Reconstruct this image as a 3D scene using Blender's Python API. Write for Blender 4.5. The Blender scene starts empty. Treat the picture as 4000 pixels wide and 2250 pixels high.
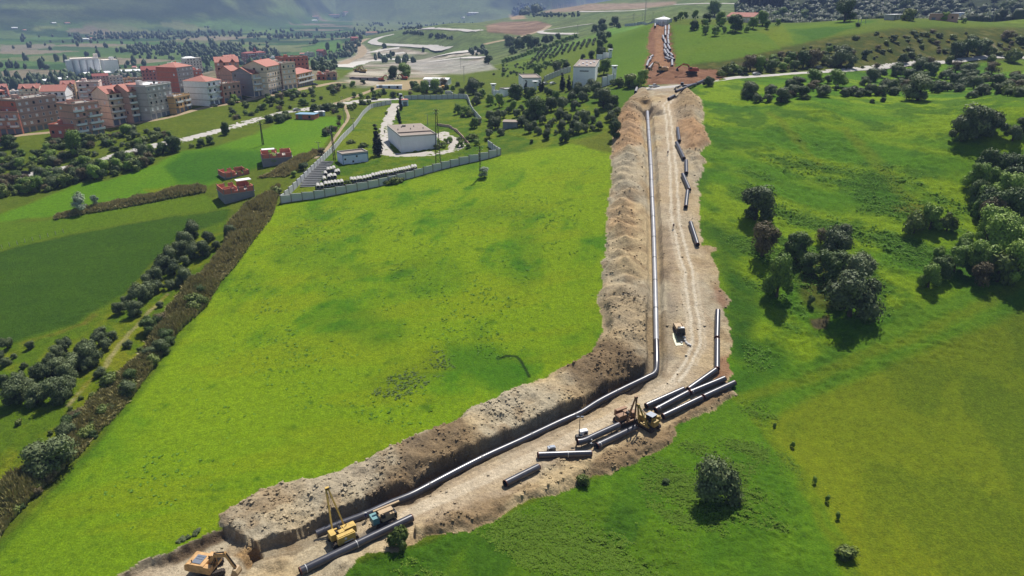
import bpy, math, random
import numpy as np
from mathutils import Vector, Matrix
R = math.radians
scene = bpy.context.scene
COL = scene.collection
rng = np.random.default_rng(7)
random.seed(7)

# ------------------------------------------------------------------ camera, sky, sun, exposure
CAM_H, PITCH, FPX = 80.0, R(22.7), 2668.0          # focal length in pixels of a 4000 px wide frame
cam_d = bpy.data.cameras.new('camera'); cam = bpy.data.objects.new('camera', cam_d); COL.objects.link(cam)
cam_d.sensor_width = 36.0; cam_d.lens = 36.0 * FPX / 4000.0
cam_d.clip_start = 1.0; cam_d.clip_end = 20000.0
cam.location = (0, 0, CAM_H); cam.rotation_euler = (R(90) - PITCH, 0, 0)
scene.camera = cam

SUN_EL, SUN_AZ = R(57), R(20)                       # azimuth measured to the right of straight ahead (+y)
world = bpy.data.worlds.new('World'); scene.world = world; world.use_nodes = True
nt = world.node_tree; bg = nt.nodes['Background']
sky = nt.nodes.new('ShaderNodeTexSky'); sky.sky_type = 'NISHITA'; sky.sun_disc = False
sky.sun_elevation = SUN_EL; sky.sun_rotation = SUN_AZ
nt.links.new(sky.outputs[0], bg.inputs[0]); bg.inputs[1].default_value = 0.07
sun_d = bpy.data.lights.new('sun', 'SUN'); sun_d.energy = 4.9; sun_d.angle = R(0.53); sun_d.color = (1.0, 0.955, 0.89)
sun = bpy.data.objects.new('sun', sun_d); COL.objects.link(sun)
sdir = Vector((math.sin(SUN_AZ)*math.cos(SUN_EL), math.cos(SUN_AZ)*math.cos(SUN_EL), math.sin(SUN_EL)))
sun.rotation_euler = sdir.to_track_quat('Z', 'Y').to_euler(); sun.location = (60, 200, 300)
scene.view_settings.view_transform = 'Standard'; scene.view_settings.look = 'None'
scene.view_settings.gamma = 1.0; scene.view_settings.use_curve_mapping = False
scene.view_settings.exposure = 0.48
scene.render.engine = 'CYCLES'
cy = scene.cycles
cy.max_bounces = 5; cy.diffuse_bounces = 2; cy.glossy_bounces = 2; cy.transmission_bounces = 2; cy.volume_bounces = 0
cy.transparent_max_bounces = 4; cy.use_denoising = True; cy.caustics_reflective = False; cy.caustics_refractive = False
cy.volume_step_rate = 10

# ------------------------------------------------------------------ numbers: noise, rays, polygons
CT, ST = math.cos(PITCH), math.sin(PITCH)
def ray(px, py):
    u = (px - 2000.0)/FPX; v = (1125.0 - py)/FPX
    return np.array([u, CT + v*ST, -ST + v*CT])
def project(x, y, z):
    dz = z - CAM_H
    d = y*CT - dz*ST
    return 2000.0 + FPX*x/d, 1125.0 - FPX*(y*ST + dz*CT)/d, d
def _h(ix, iy, s):
    n = (ix.astype(np.int64)*374761393 + iy.astype(np.int64)*668265263 + s*974711) & 0x7fffffff
    n = ((n ^ (n >> 13))*1274126177) & 0x7fffffff
    n = (n ^ (n >> 16)) & 0xffff
    return n/65535.0
def vn(x, y, sc, seed=0):
    x = np.asarray(x, float)/sc; y = np.asarray(y, float)/sc
    ix = np.floor(x); iy = np.floor(y); fx = x-ix; fy = y-iy
    fx = fx*fx*(3-2*fx); fy = fy*fy*(3-2*fy)
    a = _h(ix, iy, seed); b = _h(ix+1, iy, seed); c = _h(ix, iy+1, seed); d = _h(ix+1, iy+1, seed)
    return (a+(b-a)*fx)*(1-fy) + (c+(d-c)*fx)*fy
def fbm(x, y, sc, seed=0, o=4, g=0.5):
    t = 0; a = 1.0; n = 0.0
    for k in range(o):
        # turn each octave so that the lattice does not show
        ca, sa = math.cos(0.6*k+seed), math.sin(0.6*k+seed)
        t = t + a*vn(x*ca-y*sa, x*sa+y*ca, sc/2.03**k, seed+17*k); n += a; a *= g
    return t/n                                       # 0..1
def sstep(a, b, x):
    t = np.clip((x-a)/(b-a), 0, 1); return t*t*(3-2*t)
def inside(poly, x, y):
    res = np.zeros(x.shape, bool); n = len(poly)
    for i in range(n):
        x0, y0 = poly[i]; x1, y1 = poly[(i+1) % n]
        if y0 == y1: continue
        c = ((y0 > y) != (y1 > y)) & (x < (x1-x0)*(y-y0)/(y1-y0) + x0)
        res ^= c
    return res
def dist_line(line, x, y, closed=False):
    d2 = np.full(x.shape, 1e18); n = len(line)
    for i in range(n if closed else n-1):
        x0, y0 = line[i][:2]; x1, y1 = line[(i+1) % n][:2]
        dx, dy = x1-x0, y1-y0; L = dx*dx+dy*dy+1e-9
        t = np.clip(((x-x0)*dx+(y-y0)*dy)/L, 0, 1)
        d2 = np.minimum(d2, (x-x0-t*dx)**2 + (y-y0-t*dy)**2)
    return np.sqrt(d2)

# ------------------------------------------------------------------ base terrain: control heights read off the photograph
CP = []
def cp(py, *pairs):
    for px, z in pairs: CP.append((px, py, z))
cp(2600, (-900, -1), (600, 0), (2000, 0), (3400, 0), (4900, 1))
cp(1950, (-900, -3), (0, -1.5), (1000, 0.3), (2000, 0), (3000, -0.3), (4000, 0.5), (4900, 2))
cp(1450, (-900, -1), (0, 0), (1000, 2), (2000, 2), (2560, 1.3), (3200, 1.8), (4000, 4.5), (4900, 7))
cp(1100, (-900, 2), (0, 4), (700, 6), (1300, 8), (2000, 9), (2560, 10), (3200, 11), (4000, 14), (4900, 16))
cp(850, (-900, 6), (0, 9), (700, 12), (1300, 14), (2000, 16), (2560, 17.5), (3200, 19), (4000, 22), (4900, 24))
cp(650, (-900, 12), (0, 14), (700, 17), (1300, 20), (2000, 23), (2560, 26), (3200, 28), (4000, 32), (4900, 34))
cp(520, (-700, 20), (0, 21), (500, 21), (1000, 21), (1600, 22), (2000, 27), (2560, 32), (3200, 35), (4000, 40), (4800, 42))
cp(430, (500, 24), (1000, 24), (1500, 22), (2000, 30), (2560, 37), (3200, 41), (4000, 46), (4800, 48))
cp(360, (760, 29), (1050, 30), (1500, 25), (1850, 27), (2150, 35), (2560, 41), (3000, 43), (4000, 48))
cp(310, (1300, 28), (1600, 24), (1900, 27), (2150, 37), (2400, 41), (2750, 45))
cp(255, (1500, 8), (1800, 12), (2050, 30), (2300, 42), (2560, 47), (3000, 48.5), (3500, 47.5), (4000, 47), (4700, 47))
cp(200, (1480, 1), (1700, 4), (1880, 18), (2000, 27), (2250, 42), (2560, 52), (3000, 54), (3600, 53), (4000, 52), (4700, 51))
cp(150, (1450, 8), (1560, 14), (1700, 20), (1950, 29), (2250, 43), (2560, 57), (3000, 59), (3500, 60), (4000, 59), (4700, 58))
cp(115, (1570, 20), (1700, 34), (1880, 40)); cp(106, (1480, -14)); cp(110, (2000, 36), (2250, 47), (2560, 63), (2900, 64), (3300, 64.5), (3700, 64.5), (4000, 63), (4700, 62))
cp(80, (2000, 40), (2300, 54), (2600, 67), (2900, 67), (3300, 67), (3700, 67), (4000, 66))
cp(45, (2100, 56), (2400, 66))
cp(20, (2300, 74), (2700, 77))
cp(320, (400, -18)); cp(280, (50, -18), (400, -18)); cp(220, (-300, -18), (300, -18), (900, -18), (1250, -14))
cp(160, (-300, -18), (300, -18), (800, -18), (1250, -18)); cp(120, (0, -18), (600, -18), (1200, -18))
CPX, CPY, CPZ = [], [], []
for px, py, z in CP:
    d = ray(px, py); t = (z-CAM_H)/d[2]
    CPX.append(d[0]*t); CPY.append(d[1]*t); CPZ.append(z)
def wcp(px, r, z):                                   # control at azimuth of a column (at horizon level) and a distance
    a = math.atan2((px-2000)/FPX, CT + 0.41*ST)
    CPX.append(r*math.sin(a)); CPY.append(r*math.cos(a)); CPZ.append(z)
for px in (-700, -100, 330): wcp(px, 400, 20); wcp(px, 515, 20.5); wcp(px, 620, 9); wcp(px, 740, -8); wcp(px, 900, -17)
wcp(560, 480, 22); wcp(560, 584, 22); wcp(560, 690, 10); wcp(560, 830, -10)
wcp(700, 520, 25); wcp(740, 620, 22); wcp(757, 740, 18.5); wcp(800, 900, 2); wcp(740, 1050, -15)
wcp(1000, 560, 27); wcp(1000, 700, 22); wcp(1000, 850, 17); wcp(1050, 1000, 2); wcp(1000, 1150, -12); wcp(430, 500, 21)
for px in (2950, 3500, 4000, 4800): wcp(px, 760, 56); wcp(px, 1000, 70); wcp(px, 1300, 125); wcp(px, 1800, 210)
wcp(2600, 800, 64); wcp(2600, 1100, 66); wcp(2600, 1600, 84); wcp(2300, 1700, 80); wcp(2250, 2300, 60)
for px in (-900, 0, 600, 1200): wcp(px, 3500, -15); wcp(px, 7500, 0)
wcp(1700, 2600, -12); wcp(2100, 3500, 0); wcp(1700, 7500, 0); wcp(2600, 7500, 60); wcp(3400, 7500, 220); wcp(4500, 7500, 220); wcp(3400, 3500, 230); wcp(4500, 3500, 230)
wcp(2600, 3500, 80)
for a in (-75, -60, 60, 75):
    for r in (60, 200, 600, 2000, 7500):
        CPX.append(r*math.sin(R(a))); CPY.append(r*math.cos(R(a)))
        CPZ.append((0 if r < 100 else 8 if r < 300 else 15 if r < 900 else -15) if a < 0 else (1 if r < 100 else 18 if r < 300 else 55 if r < 900 else 200))
def _uv(x, y): return np.arctan2(x, y)*2.2, np.log(np.hypot(x, y)/100.0)
CPX = np.array(CPX); CPY = np.array(CPY); CPZ = np.array(CPZ, float)
cu, cv = _uv(CPX, CPY)
def _phi(r2): return 0.5*r2*np.log(r2+1e-12)
N = len(cu)
A = np.zeros((N+3, N+3)); A[:N, :N] = _phi((cu[:, None]-cu)**2 + (cv[:, None]-cv)**2) + np.eye(N)*0.0006
A[:N, N] = 1; A[:N, N+1] = cu; A[:N, N+2] = cv; A[N:, :N] = A[:N, N:].T
W = np.linalg.solve(A, np.concatenate([CPZ, np.zeros(3)]))
GU = np.linspace(R(-80)*2.2, R(80)*2.2, 321); GV = np.linspace(math.log(0.5), math.log(80), 361)
gu, gv = np.meshgrid(GU, GV)
GZ = np.zeros(gu.shape)
for k in range(N): GZ += W[k]*_phi((gu-cu[k])**2 + (gv-cv[k])**2)
GZ += W[N] + W[N+1]*gu + W[N+2]*gv
def bilin(Z, u, v):
    fu = np.clip((u-GU[0])/(GU[1]-GU[0]), 0, len(GU)-1.001); fv = np.clip((v-GV[0])/(GV[1]-GV[0]), 0, len(GV)-1.001)
    iu = fu.astype(int); iv = fv.astype(int); fu = fu-iu; fv = fv-iv
    return (Z[iv, iu]*(1-fu)+Z[iv, iu+1]*fu)*(1-fv) + (Z[iv+1, iu]*(1-fu)+Z[iv+1, iu+1]*fu)*fv
def mount(x, y):
    r = np.hypot(x, y); a = np.degrees(np.arctan2(x, y))
    base = np.interp(a, [-60, -38, -30, -22, -17, -13.5, -9, -4, 0, 3, 6, 12, 60], [2500, 2550, 2600, 2850, 3300, 4300, 3700, 3500, 3600, 3300, 5200, 6000, 6000])
    m = sstep(0, 1500, r-base)
    rid = 1-np.abs(2*fbm(x, y, 1500, 31, 5)-1)
    return m*(130 + 330*rid) - 40*m*fbm(x, y, 240, 5, 3)
def zbase(x, y):
    x = np.asarray(x, float); y = np.asarray(y, float)
    u, v = _uv(x, y)
    return bilin(GZ, u, v) + mount(x, y)
def hit(px, py, off=0.0, rmin=62, rmax=6500):
    d = ray(px, py); hz = math.hypot(d[0], d[1])
    r = np.exp(np.linspace(math.log(rmin), math.log(rmax), 1600))
    x = d[0]/hz*r; y = d[1]/hz*r; zr = CAM_H + d[2]/hz*r
    f = zr - (zbase(x, y)+off)
    k = int(np.argmax(f < 0))
    if f[k] >= 0: k = len(r)-1
    if k > 0 and f[k] < 0 and f[k-1] > 0:
        t = f[k-1]/(f[k-1]-f[k]); rr = r[k-1]+(r[k]-r[k-1])*t
    else: rr = r[k]
    return np.array([d[0]/hz*rr, d[1]/hz*rr, CAM_H + d[2]/hz*rr])
def base_pair(pl, pr):
    """two ground points of one level front, from their pixels"""
    z = (hit(*pl)[2]+hit(*pr)[2])/2; out = []
    for q in (pl, pr):
        d = ray(*q); t = (z-CAM_H)/d[2]; out.append(Vector((d[0]*t, d[1]*t, z)))
    return out
def W2(pts, off=0.0): return [tuple(hit(px, py, off)[:2]) for px, py in pts]
def pxm(p):                                          # pixels per metre at a world point
    return FPX/(p[1]*CT - (p[2]-CAM_H)*ST)
def Z23(x0, y0, s): return lambda pts: [(x0+a/s, y0+b/s) for a, b in pts]
# ------------------------------------------------------------------ the pipeline corridor: outlines in photo pixels
def sc(pts, k=1.5528): return [(a*k, b*k) for a, b in pts]
EDGE_L = [(2495, 343), (2480, 368), (2440, 405), (2414, 449), (2400, 520), (2386, 598), (2390, 730), (2368, 830), (2362, 960), (2350, 1090),
          (2341, 1195), (2352, 1290), (2345, 1330), (2298, 1382), (2190, 1444), (2080, 1498), (1972, 1537), (1910, 1568), (1817, 1615), (1755, 1661),
          (1630, 1708), (1460, 1786), (1335, 1840), (1196, 1871), (1087, 1887), (994, 1933), (916, 1972), (848, 2016), (850, 2046), (872, 2066),
          (780, 2096), (668, 2150), (574, 2190), (450, 2250), (330, 2330)]
EDGE_R = [(1270, 2400), (1340, 2262), (1384, 2211), (1405, 2177), (1440, 2168), (1500, 2172), (1560, 2150), (1615, 2126), (1666, 2100), (1747, 2081), (1850, 2063), (1914, 2049),
          (1973, 2006), (2046, 1968), (2094, 1943), (2245, 1900), (2323, 1866), (2405, 1842), (2505, 1792), (2579, 1757), (2645, 1705),
          (2640, 1672), (2684, 1648), (2766, 1606), (2812, 1578), (2882, 1544), (2868, 1528), (2843, 1489), (2866, 1458), (2840, 1411), (2849, 1376),
          (2855, 1343), (2860, 1290), (2849, 1257), (2822, 1230), (2819, 1205), (2853, 1180), (2849, 1161), (2813, 1128), (2805, 1100),
          (2794, 1031), (2780, 998), (2800, 965), (2747, 957), (2739, 921), (2728, 866), (2729, 830), (2733, 761), (2725, 741), (2733, 710),
          (2712, 725), (2747, 688), (2747, 651), (2762, 635), (2728, 598), (2781, 558), (2756, 511), (2747, 474), (2753, 449), (2740, 393), (2703, 359), (2640, 338)]
PIPE_PX = [(2529, 437), (2533, 500), (2541, 620), (2547, 760), (2553, 900), (2560, 1150), (2563, 1300), (2565, 1425), (2557, 1458), (2530, 1474), (2443, 1516),
           (2346, 1565), (2269, 1613), (2210, 1639), (2148, 1668), (2016, 1730), (1900, 1782), (1781, 1842), (1657, 1908), (1598, 1938),
           (1534, 1963), (1448, 2002), (1397, 2023), (1320, 2051), (1235, 2087)]
EDGE_Lw, EDGE_Rw = W2(EDGE_L), W2(EDGE_R)
PIPE_OFF = -0.55
PIPEw = [tuple(hit(a, b, PIPE_OFF if b > 1440 else -1.0)) for a, b in PIPE_PX]
PIPE2 = [p[:2] for p in PIPEw]
# beyond the pipe's open end the trench runs a little further and is filled up ahead; at the lower end it runs on to the digger
TRENCH = W2([(2520, 395)]) + PIPE2 + W2([(1150, 2120), (1060, 2140), (985, 2168)])
CORR = EDGE_Lw + EDGE_Rw
BANK_L = EDGE_Lw[:-5] + W2([(985, 2168), (1060, 2140), (1150, 2120)]) + PIPE2[::-1] + W2([(2520, 395), (2530, 350)])
IN_R1 = [(2640, 345), (2632, 420), (2640, 480), (2650, 520), (2665, 570), (2690, 610), (2712, 640), (2722, 680), (2700, 715)]
BANK_R1 = W2(IN_R1) + W2([(2712, 725), (2747, 688), (2747, 651), (2762, 635), (2728, 598), (2781, 558), (2756, 511), (2747, 474), (2753, 449), (2740, 393), (2703, 359)])
IN_R2 = [(2905, 1520), (2760, 1555), (2700, 1600), (2668, 1634), (2618, 1655), (2600, 1690), (2560, 1715), (2482, 1703), (2420, 1725), (2350, 1755), (2320, 1785), (2240, 1806), (2150, 1797), (2118, 1820), (2085, 1865), (2000, 1925), (1900, 1955), (1800, 1988), (1740, 1985), (1670, 2015), (1625, 2038)]
BANK_R2 = W2(IN_R2) + W2([(1615, 2126), (1666, 2100), (1747, 2081), (1850, 2063), (1914, 2049), (1973, 2006), (2046, 1968), (2094, 1943), (2245, 1900), (2323, 1866), (2405, 1842), (2505, 1792), (2579, 1757), (2645, 1705), (2640, 1672), (2684, 1648), (2766, 1606), (2812, 1578), (2882, 1544)])
IN_R2w, IN_R1w = W2(IN_R2), W2(IN_R1)
FARCUT = Z23(1900, 0, 2.576)([(1580, 690), (1600, 760), (1620, 850), (2000, 850), (2110, 845), (2400, 795), (2420, 750), (2330, 700), (2200, 690), (2060, 690), (1950, 680), (1895, 665), (1905, 600), (1880, 520), (1850, 400), (1855, 250), (1700, 235), (1655, 290), (1625, 400), (1625, 540), (1600, 640)])
FARCUTw = W2(FARCUT)
MOUNDS = [  # px, py, radius m, height m
    (2625, 285, 9, 3.8), (2655, 270, 6, 2.6), (2590, 300, 8, 1.6), (2560, 318, 6, 1.2), (2690, 290, 6, 1.4),
    (1340, 2215, 3.2, 1.1), (1480, 2160, 2.6, .9), (1095, 2205, 2.0, .8), (1035, 2200, 1.5, .6)]
MW = [(hit(a, b), r, h) for a, b, r, h in MOUNDS]
CUT_L = W2([(330, 2330), (450, 2250), (574, 2190), (668, 2150), (780, 2096), (872, 2066)])   # low earth face behind the digger
CONES = []
_cl = [Vector((*q, 0)) for q in W2([(2462, 395), (2450, 450), (2444, 520), (2440, 620), (2442, 720), (2440, 830), (2438, 930), (2432, 1040), (2434, 1150), (2440, 1250), (2430, 1330)])]
_cr = random.Random(4)
for i_ in range(len(_cl)-1):
    d_ = _cl[i_+1]-_cl[i_]
    for k_ in range(max(1, int(d_.length/5.2))):
        q_ = _cl[i_]+d_*((k_+.5)/max(1, int(d_.length/5.2))); CONES.append((q_.x+_cr.uniform(-1.4, 1.4), q_.y+_cr.uniform(-1.2, 1.2), _cr.uniform(2.9, 4.4)))
BEND = W2([(848, 2046), (872, 2066), (985, 2168), (1060, 2140)])
def earth(x, y, full=True):
    """height added to the base terrain, and the corridor masks"""
    x = np.asarray(x, float); y = np.asarray(y, float)
    z = np.zeros(x.shape); soil = np.zeros(x.shape); bank = np.zeros(x.shape); far = np.zeros(x.shape); tr = np.full(x.shape, 99.0)
    r = np.hypot(x, y)
    m = (r < 420) & (x > -95) & (x < 110)
    if m.any():
        a, b = x[m], y[m]
        w = 1.3
        jx = a + (fbm(a, b, 3.0, 3, 3)-.5)*w*1.6; jy = b + (fbm(a, b, 3.0, 9, 3)-.5)*w*1.6
        s = inside(CORR, jx, jy)
        dl = dist_line(EDGE_Lw, jx, jy); dr = dist_line(EDGE_Rw, jx, jy); dp = dist_line(TRENCH, a, b)
        zz = np.zeros(a.shape); bk = np.zeros(a.shape)
        n1 = fbm(a, b, 9, 21, 3)-.5; n2 = fbm(a, b, 2.6, 22, 3)-.5; n3 = fbm(a, b, .9, 23, 2)-.5 + .55*(np.abs(2*fbm(a, b, 1.7, 25, 3)-1)-.35)
        up = sstep(150, 175, b)                                   # 0 in the lower leg, 1 in the upper leg
        # left spoil bank
        L = inside(BANK_L, jx, jy) & s
        dend = dist_line(BEND, jx, jy)
        hb = np.minimum(np.minimum(dl*(0.95+.5*n1), .15+dend*(.5+.4*n1)), np.maximum(dp-(2.1+.4*up+.9*np.clip(n1, 0, 1)*(1-up))-n2*1.0, 0)*(3.4-2.65*up))
        cap = (3.0 - .4*(1-up)) * (1 + .55*n1)
        # heaps tipped one after the other along the upper leg
        cap = cap*np.where(up < .5, .42+.58*sstep(-40, -10, a+n1*14), 1)
        cone = np.full(a.shape, .9)
        for (cx_, cy_, ch_) in CONES:
            cone = np.maximum(cone, ch_ - .60*np.hypot((a-cx_)*(.92+.3*n1), b-cy_) + .5*n2)
        hb = np.minimum(hb, np.where(up > .5, cone, cap*(0.62+0.38*sstep(0, 7, dp-2))))
        hb = hb + np.where(hb > .2, 1, hb*5)*(n2*1.35 + n3*.34 + n1*.8*(1-up))*(1.0-.6*up)
        zz = np.where(L, np.maximum(hb, 0.02), zz); bk = np.where(L, np.clip(hb*1.2, 0, 1), bk)
        # right banks
        for poly, inn, capv, sl in ((BANK_R1, IN_R1w, 3.2, .55), (BANK_R2, IN_R2w, 1.25, .6)):
            P = inside(poly, jx, jy) & s
            if not P.any(): continue
            di = dist_line(inn, jx, jy)
            h = np.minimum(np.minimum(dr*sl*1.4, di*sl), capv*(1+.9*n1))
            h = h + np.clip(h*3, 0, 1)*(n2*1.0 + n3*.55)
            zz = np.where(P, np.maximum(h, 0.02), zz); bk = np.where(P, np.clip(h*1.2, 0, 1), bk)
        # rough ground elsewhere in the corridor, ruts on the track
        rest = s & (bk < .05)
        zz = np.where(rest, zz + n2*.28*sstep(0, 3, np.minimum(dl, dr)) + n3*.16, zz)
        # trench
        dep = (1.15+.55*up)*(1-sstep(1.0+.25*up, 1.75+.7*up, dp + n2*.5))
        dep = np.where(L & (up < .5), np.maximum(dep, 1.7*(1-sstep(1.9, 2.4, dp-.9*np.clip(n1, 0, 1)-n2*.8))), dep)
        t = dp < 3.2
        zz = np.where(t & s, zz*(sstep(.9, 2.3+.6*up, dp)) - dep, zz)
        # a widened dark pit on the far side of the bend and around the pipe's far end
        for (px, py, rr, dd) in ((2440, 1490, 5.0, 1.4), (2330, 1545, 4.0, 1.2), (1590, 1905, 4.5, 1.3), (1660, 1870, 4, 1.2), (2526, 425, 5.2, 3.0), (2556, 440, 5.0, 2.2)):
            c = hit(px, py); q = np.hypot(a-c[0], b-c[1])/rr
            zz = zz - np.where(s & (dp > .2), dd*(1-sstep(.45, 1.0, q+n2*.35)), 0)*(sstep(.3, 1.2, dp) if py > 600 else 1)
        # cut face behind the excavator: the ground in front of it stands lower
        lo = inside(W2([(330, 2330), (450, 2250), (574, 2190), (668, 2150), (780, 2096), (872, 2066), (985, 2110), (1010, 2160), (960, 2230), (900, 2330), (500, 2400)]), jx, jy)
        dc = dist_line(CUT_L, jx, jy)
        zz = np.where(lo & s, zz - 1.4*sstep(0, 1.1, dc)*sstep(16, 9, dc), zz)
        soil[m] = s; z[m] = zz; bank[m] = bk; tr[m] = dp
    m = (r > 330) & (r < 640) & (x > 20) & (x < 190)
    if m.any():
        a, b = x[m], y[m]
        n2 = fbm(a, b, 5, 42, 3)-.5; n3 = fbm(a, b, 1.8, 43, 2)-.5
        s = inside(FARCUTw, a+n2*4, b+n3*4)
        zz = np.where(s, n2*1.4+n3*.5-.5, 0)
        z[m] += zz; far[m] = s
    for c, rr, h in MW:
        q = np.hypot(x-c[0], y-c[1])/rr
        k = q < 1.4
        if k.any():
            nn = fbm(x[k], y[k], 2.2, 61, 3)-.5
            z[k] += h*np.clip(1-q[k]*(1+nn*.5), 0, 1)*(1+nn*.8)
    return z, soil, bank, far, tr

# ------------------------------------------------------------------ where the meadow is rough, and its small relief
ROUGH = [   # (outline in pixels, amplitude m)
    ([(2750, 400), (3000, 330), (4100, 330), (4100, 1080), (3300, 1350), (2900, 1500), (2880, 1250), (2830, 1000), (2760, 800)], .42),
    ([(2900, 1480), (3300, 1330), (3800, 1120), (4100, 1050), (4100, 1300), (3300, 1500), (3000, 1640), (3100, 1950), (3350, 2300), (1300, 2300), (1420, 2190), (1700, 2110), (2000, 2010), (2300, 1880), (2640, 1740)], .30),
    ([(0, 1350), (500, 1120), (850, 900), (1080, 790), (800, 1160), (500, 1600), (0, 2080)], .25),
    ([(1500, 420), (1850, 400), (2390, 380), (2400, 560), (1960, 600), (1400, 700), (1200, 700), (1380, 520)], .3),
    ([(2700, 120), (4000, 100), (4000, 225), (3000, 290), (2700, 290)], .45),
    ([(0, 560), (500, 500), (1000, 400), (1400, 330), (1400, 400), (700, 560), (400, 660), (0, 780)], .45)]
def relief(x, y, px, py, soil, far):
    r = np.hypot(x, y); a = np.full(x.shape, .05)
    for poly, amp in ROUGH:
        a = np.where(inside(poly, px, py), amp, a)
    fade = sstep(900, 300, r)
    n = (np.abs(2*fbm(x, y, 1.9, 71, 3)-1)-.3)*2.2 + (fbm(x, y, 9, 72, 2)-.5)*.8
    pt = sstep(.42, .6, fbm(x, y, 16, 73, 3))              # patches of tall weeds among shorter grass
    big = (fbm(x, y, 60, 75, 3)-.5)*1.2*sstep(200, 500, r)
    return np.where((soil > .5) | (far > .5), 0, n*a*(.45+.8*pt)*fade) + big*sstep(800, 400, r)*.6
def ground(x, y):
    x = np.atleast_1d(np.asarray(x, float)); y = np.atleast_1d(np.asarray(y, float))
    zb = zbase(x, y); e, s, b, f, t = earth(x, y)
    px, py, _ = project(x, y, zb)
    return zb + e + relief(x, y, px, py, s, f)
def gz(x, y): return float(ground(x, y)[0])

# ------------------------------------------------------------------ the ground sheet (rings and spokes round the camera's foot, out to the mountains)
rr = [np.arange(60, 130, .27), np.arange(130, 220, .46), np.arange(220, 340, .75), np.arange(340, 640, 1.4), np.arange(640, 1500, 5.5)]
q = 1500.0; tail = []
while q < 7600: tail.append(q); q *= 1.014
RR = np.concatenate([np.arange(30, 60, 5.0)] + rr + [np.array(tail)])
AA = np.concatenate([np.arange(-76, -47, 2.0), np.arange(-47, 47.01, .145), np.arange(48, 77, 2.0)])
aa, rg = np.meshgrid(np.radians(AA), RR)
X = (rg*np.sin(aa)).ravel(); Y = (rg*np.cos(aa)).ravel()
ZB = zbase(X, Y); E, SOIL, BANK, FAR, TRD = earth(X, Y)
PX, PY, DEP = project(X, Y, ZB); RAD = np.hypot(X, Y)
ZG = ZB + E + relief(X, Y, PX, PY, SOIL, FAR)

# ---- albedo of the ground cover
def lin(c):
    c = np.asarray(c, float)/255.0
    return np.where(c <= .04045, c/12.92, ((c+.055)/1.055)**2.4)
KEXP = 1.75
def alb(r, g, b): return lin((r, g, b))/KEXP
C = np.tile(alb(78, 112, 36), (len(X), 1))
wob = np.clip(RAD/220, .35, 3.0)                       # outlines wander by about a metre
WPX = PX + (fbm(X, Y, 7, 81, 3)-.5)*26/wob + (fbm(X, Y, 28, 83, 2)-.5)*26/wob; WPY = PY + (fbm(X, Y, 7, 82, 3)-.5)*16/wob
def paint(poly, col, feather=6, k=1.0, mask=None):
    xs = [p[0] for p in poly]; ys = [p[1] for p in poly]
    m = (PX > min(xs)-60) & (PX < max(xs)+60) & (PY > min(ys)-60) & (PY < max(ys)+60) & (DEP > 0)
    if mask is not None: m &= mask
    idx = np.nonzero(m)[0]
    if not len(idx): return
    a, b = WPX[idx], WPY[idx]
    ins = inside(poly, a, b); d = dist_line(poly, a, b, True)
    w = np.where(ins, .5+.5*np.clip(d/feather, 0, 1), .5-.5*np.clip(d/feather, 0, 1))*k
    w = sstep(0, 1, w/k)*k if k > 0 else w
    col = np.asarray(col)
    c = col[idx] if col.ndim == 2 else col
    C[idx] = C[idx]*(1-w[:, None]) + c*w[:, None]
def stripe(line, col, width, k=1.0, soft=.6, noise=.5, mask=None):
    ln = W2(line)
    xs = [p[0] for p in ln]; ys = [p[1] for p in ln]
    m = (X > min(xs)-width*2) & (X < max(xs)+width*2) & (Y > min(ys)-width*2) & (Y < max(ys)+width*2)
    if mask is not None: m &= mask
    idx = np.nonzero(m)[0]
    if not len(idx): return
    d = dist_line(ln, X[idx] + (fbm(X[idx], Y[idx], 4, 7, 2)-.5)*width*.8, Y[idx] + (fbm(X[idx], Y[idx], 4, 8, 2)-.5)*width*.8)
    w = (1-sstep(width*.5*(1-soft), width*.5*(1+soft), d))*k*(1-noise*fbm(X[idx], Y[idx], 2.5, 5, 3)*1.3)
    w = np.clip(w, 0, 1)
    C[idx] = C[idx]*(1-w[:, None]) + np.asarray(col)*w[:, None]
def mixc(c1, c2, t): return np.asarray(c1)[None]*(1-t[:, None]) + np.asarray(c2)[None]*t[:, None]

# far plain: a patchwork of fields in strips
pl = (RAD > 620)
ca, sa = math.cos(.35), math.sin(.35)
U = X*ca - Y*sa; V = X*sa + Y*ca
cu_ = np.floor(U/170 + .7*np.floor(V/115)*.37); cv_ = np.floor(V/115)
hsh = _h(cu_, cv_, 77); hs2 = _h(cu_, cv_, 78)
pal = np.array([alb(66, 98, 48), alb(88, 118, 58), alb(104, 128, 66), alb(58, 86, 46), alb(120, 128, 82), alb(138, 128, 104), alb(76, 110, 50), alb(74, 100, 60)])
pc = pal[(hsh*7.99).astype(int)]*(.85+.3*hs2[:, None])
C[pl] = pc[pl]
hill = pl & (PX > 1380) & (PX < 2950)
ht = fbm(X, Y, 90, 91, 3); ht2 = sstep(.45, .65, fbm(X, Y, 28, 92, 3))
HC = mixc(alb(96, 122, 62), alb(128, 136, 84), ht)*(1-.25*ht2[:, None])
C[hill] = HC[hill]
mm = sstep(0, 60, mount(X, Y)); fs = fbm(X, Y, 160, 95, 4); fs2 = fbm(X, Y, 45, 96, 2)
FOREST = mixc(alb(50, 68, 44), alb(84, 98, 62), sstep(.35, .7, fs*.6+fs2*.4))
clear = sstep(.60, .68, fbm(X, Y, 420, 97, 3))[:, None]
FOREST = FOREST*(1-clear) + alb(112, 128, 74)*clear
C = np.where(mm[:, None] > 0, C*(1-mm[:, None]) + FOREST*mm[:, None], C)
wood = (RAD > 640) & (PX > 2900)
C[wood] = (mixc(alb(46, 58, 36), alb(72, 84, 50), fs2))[wood]
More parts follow.
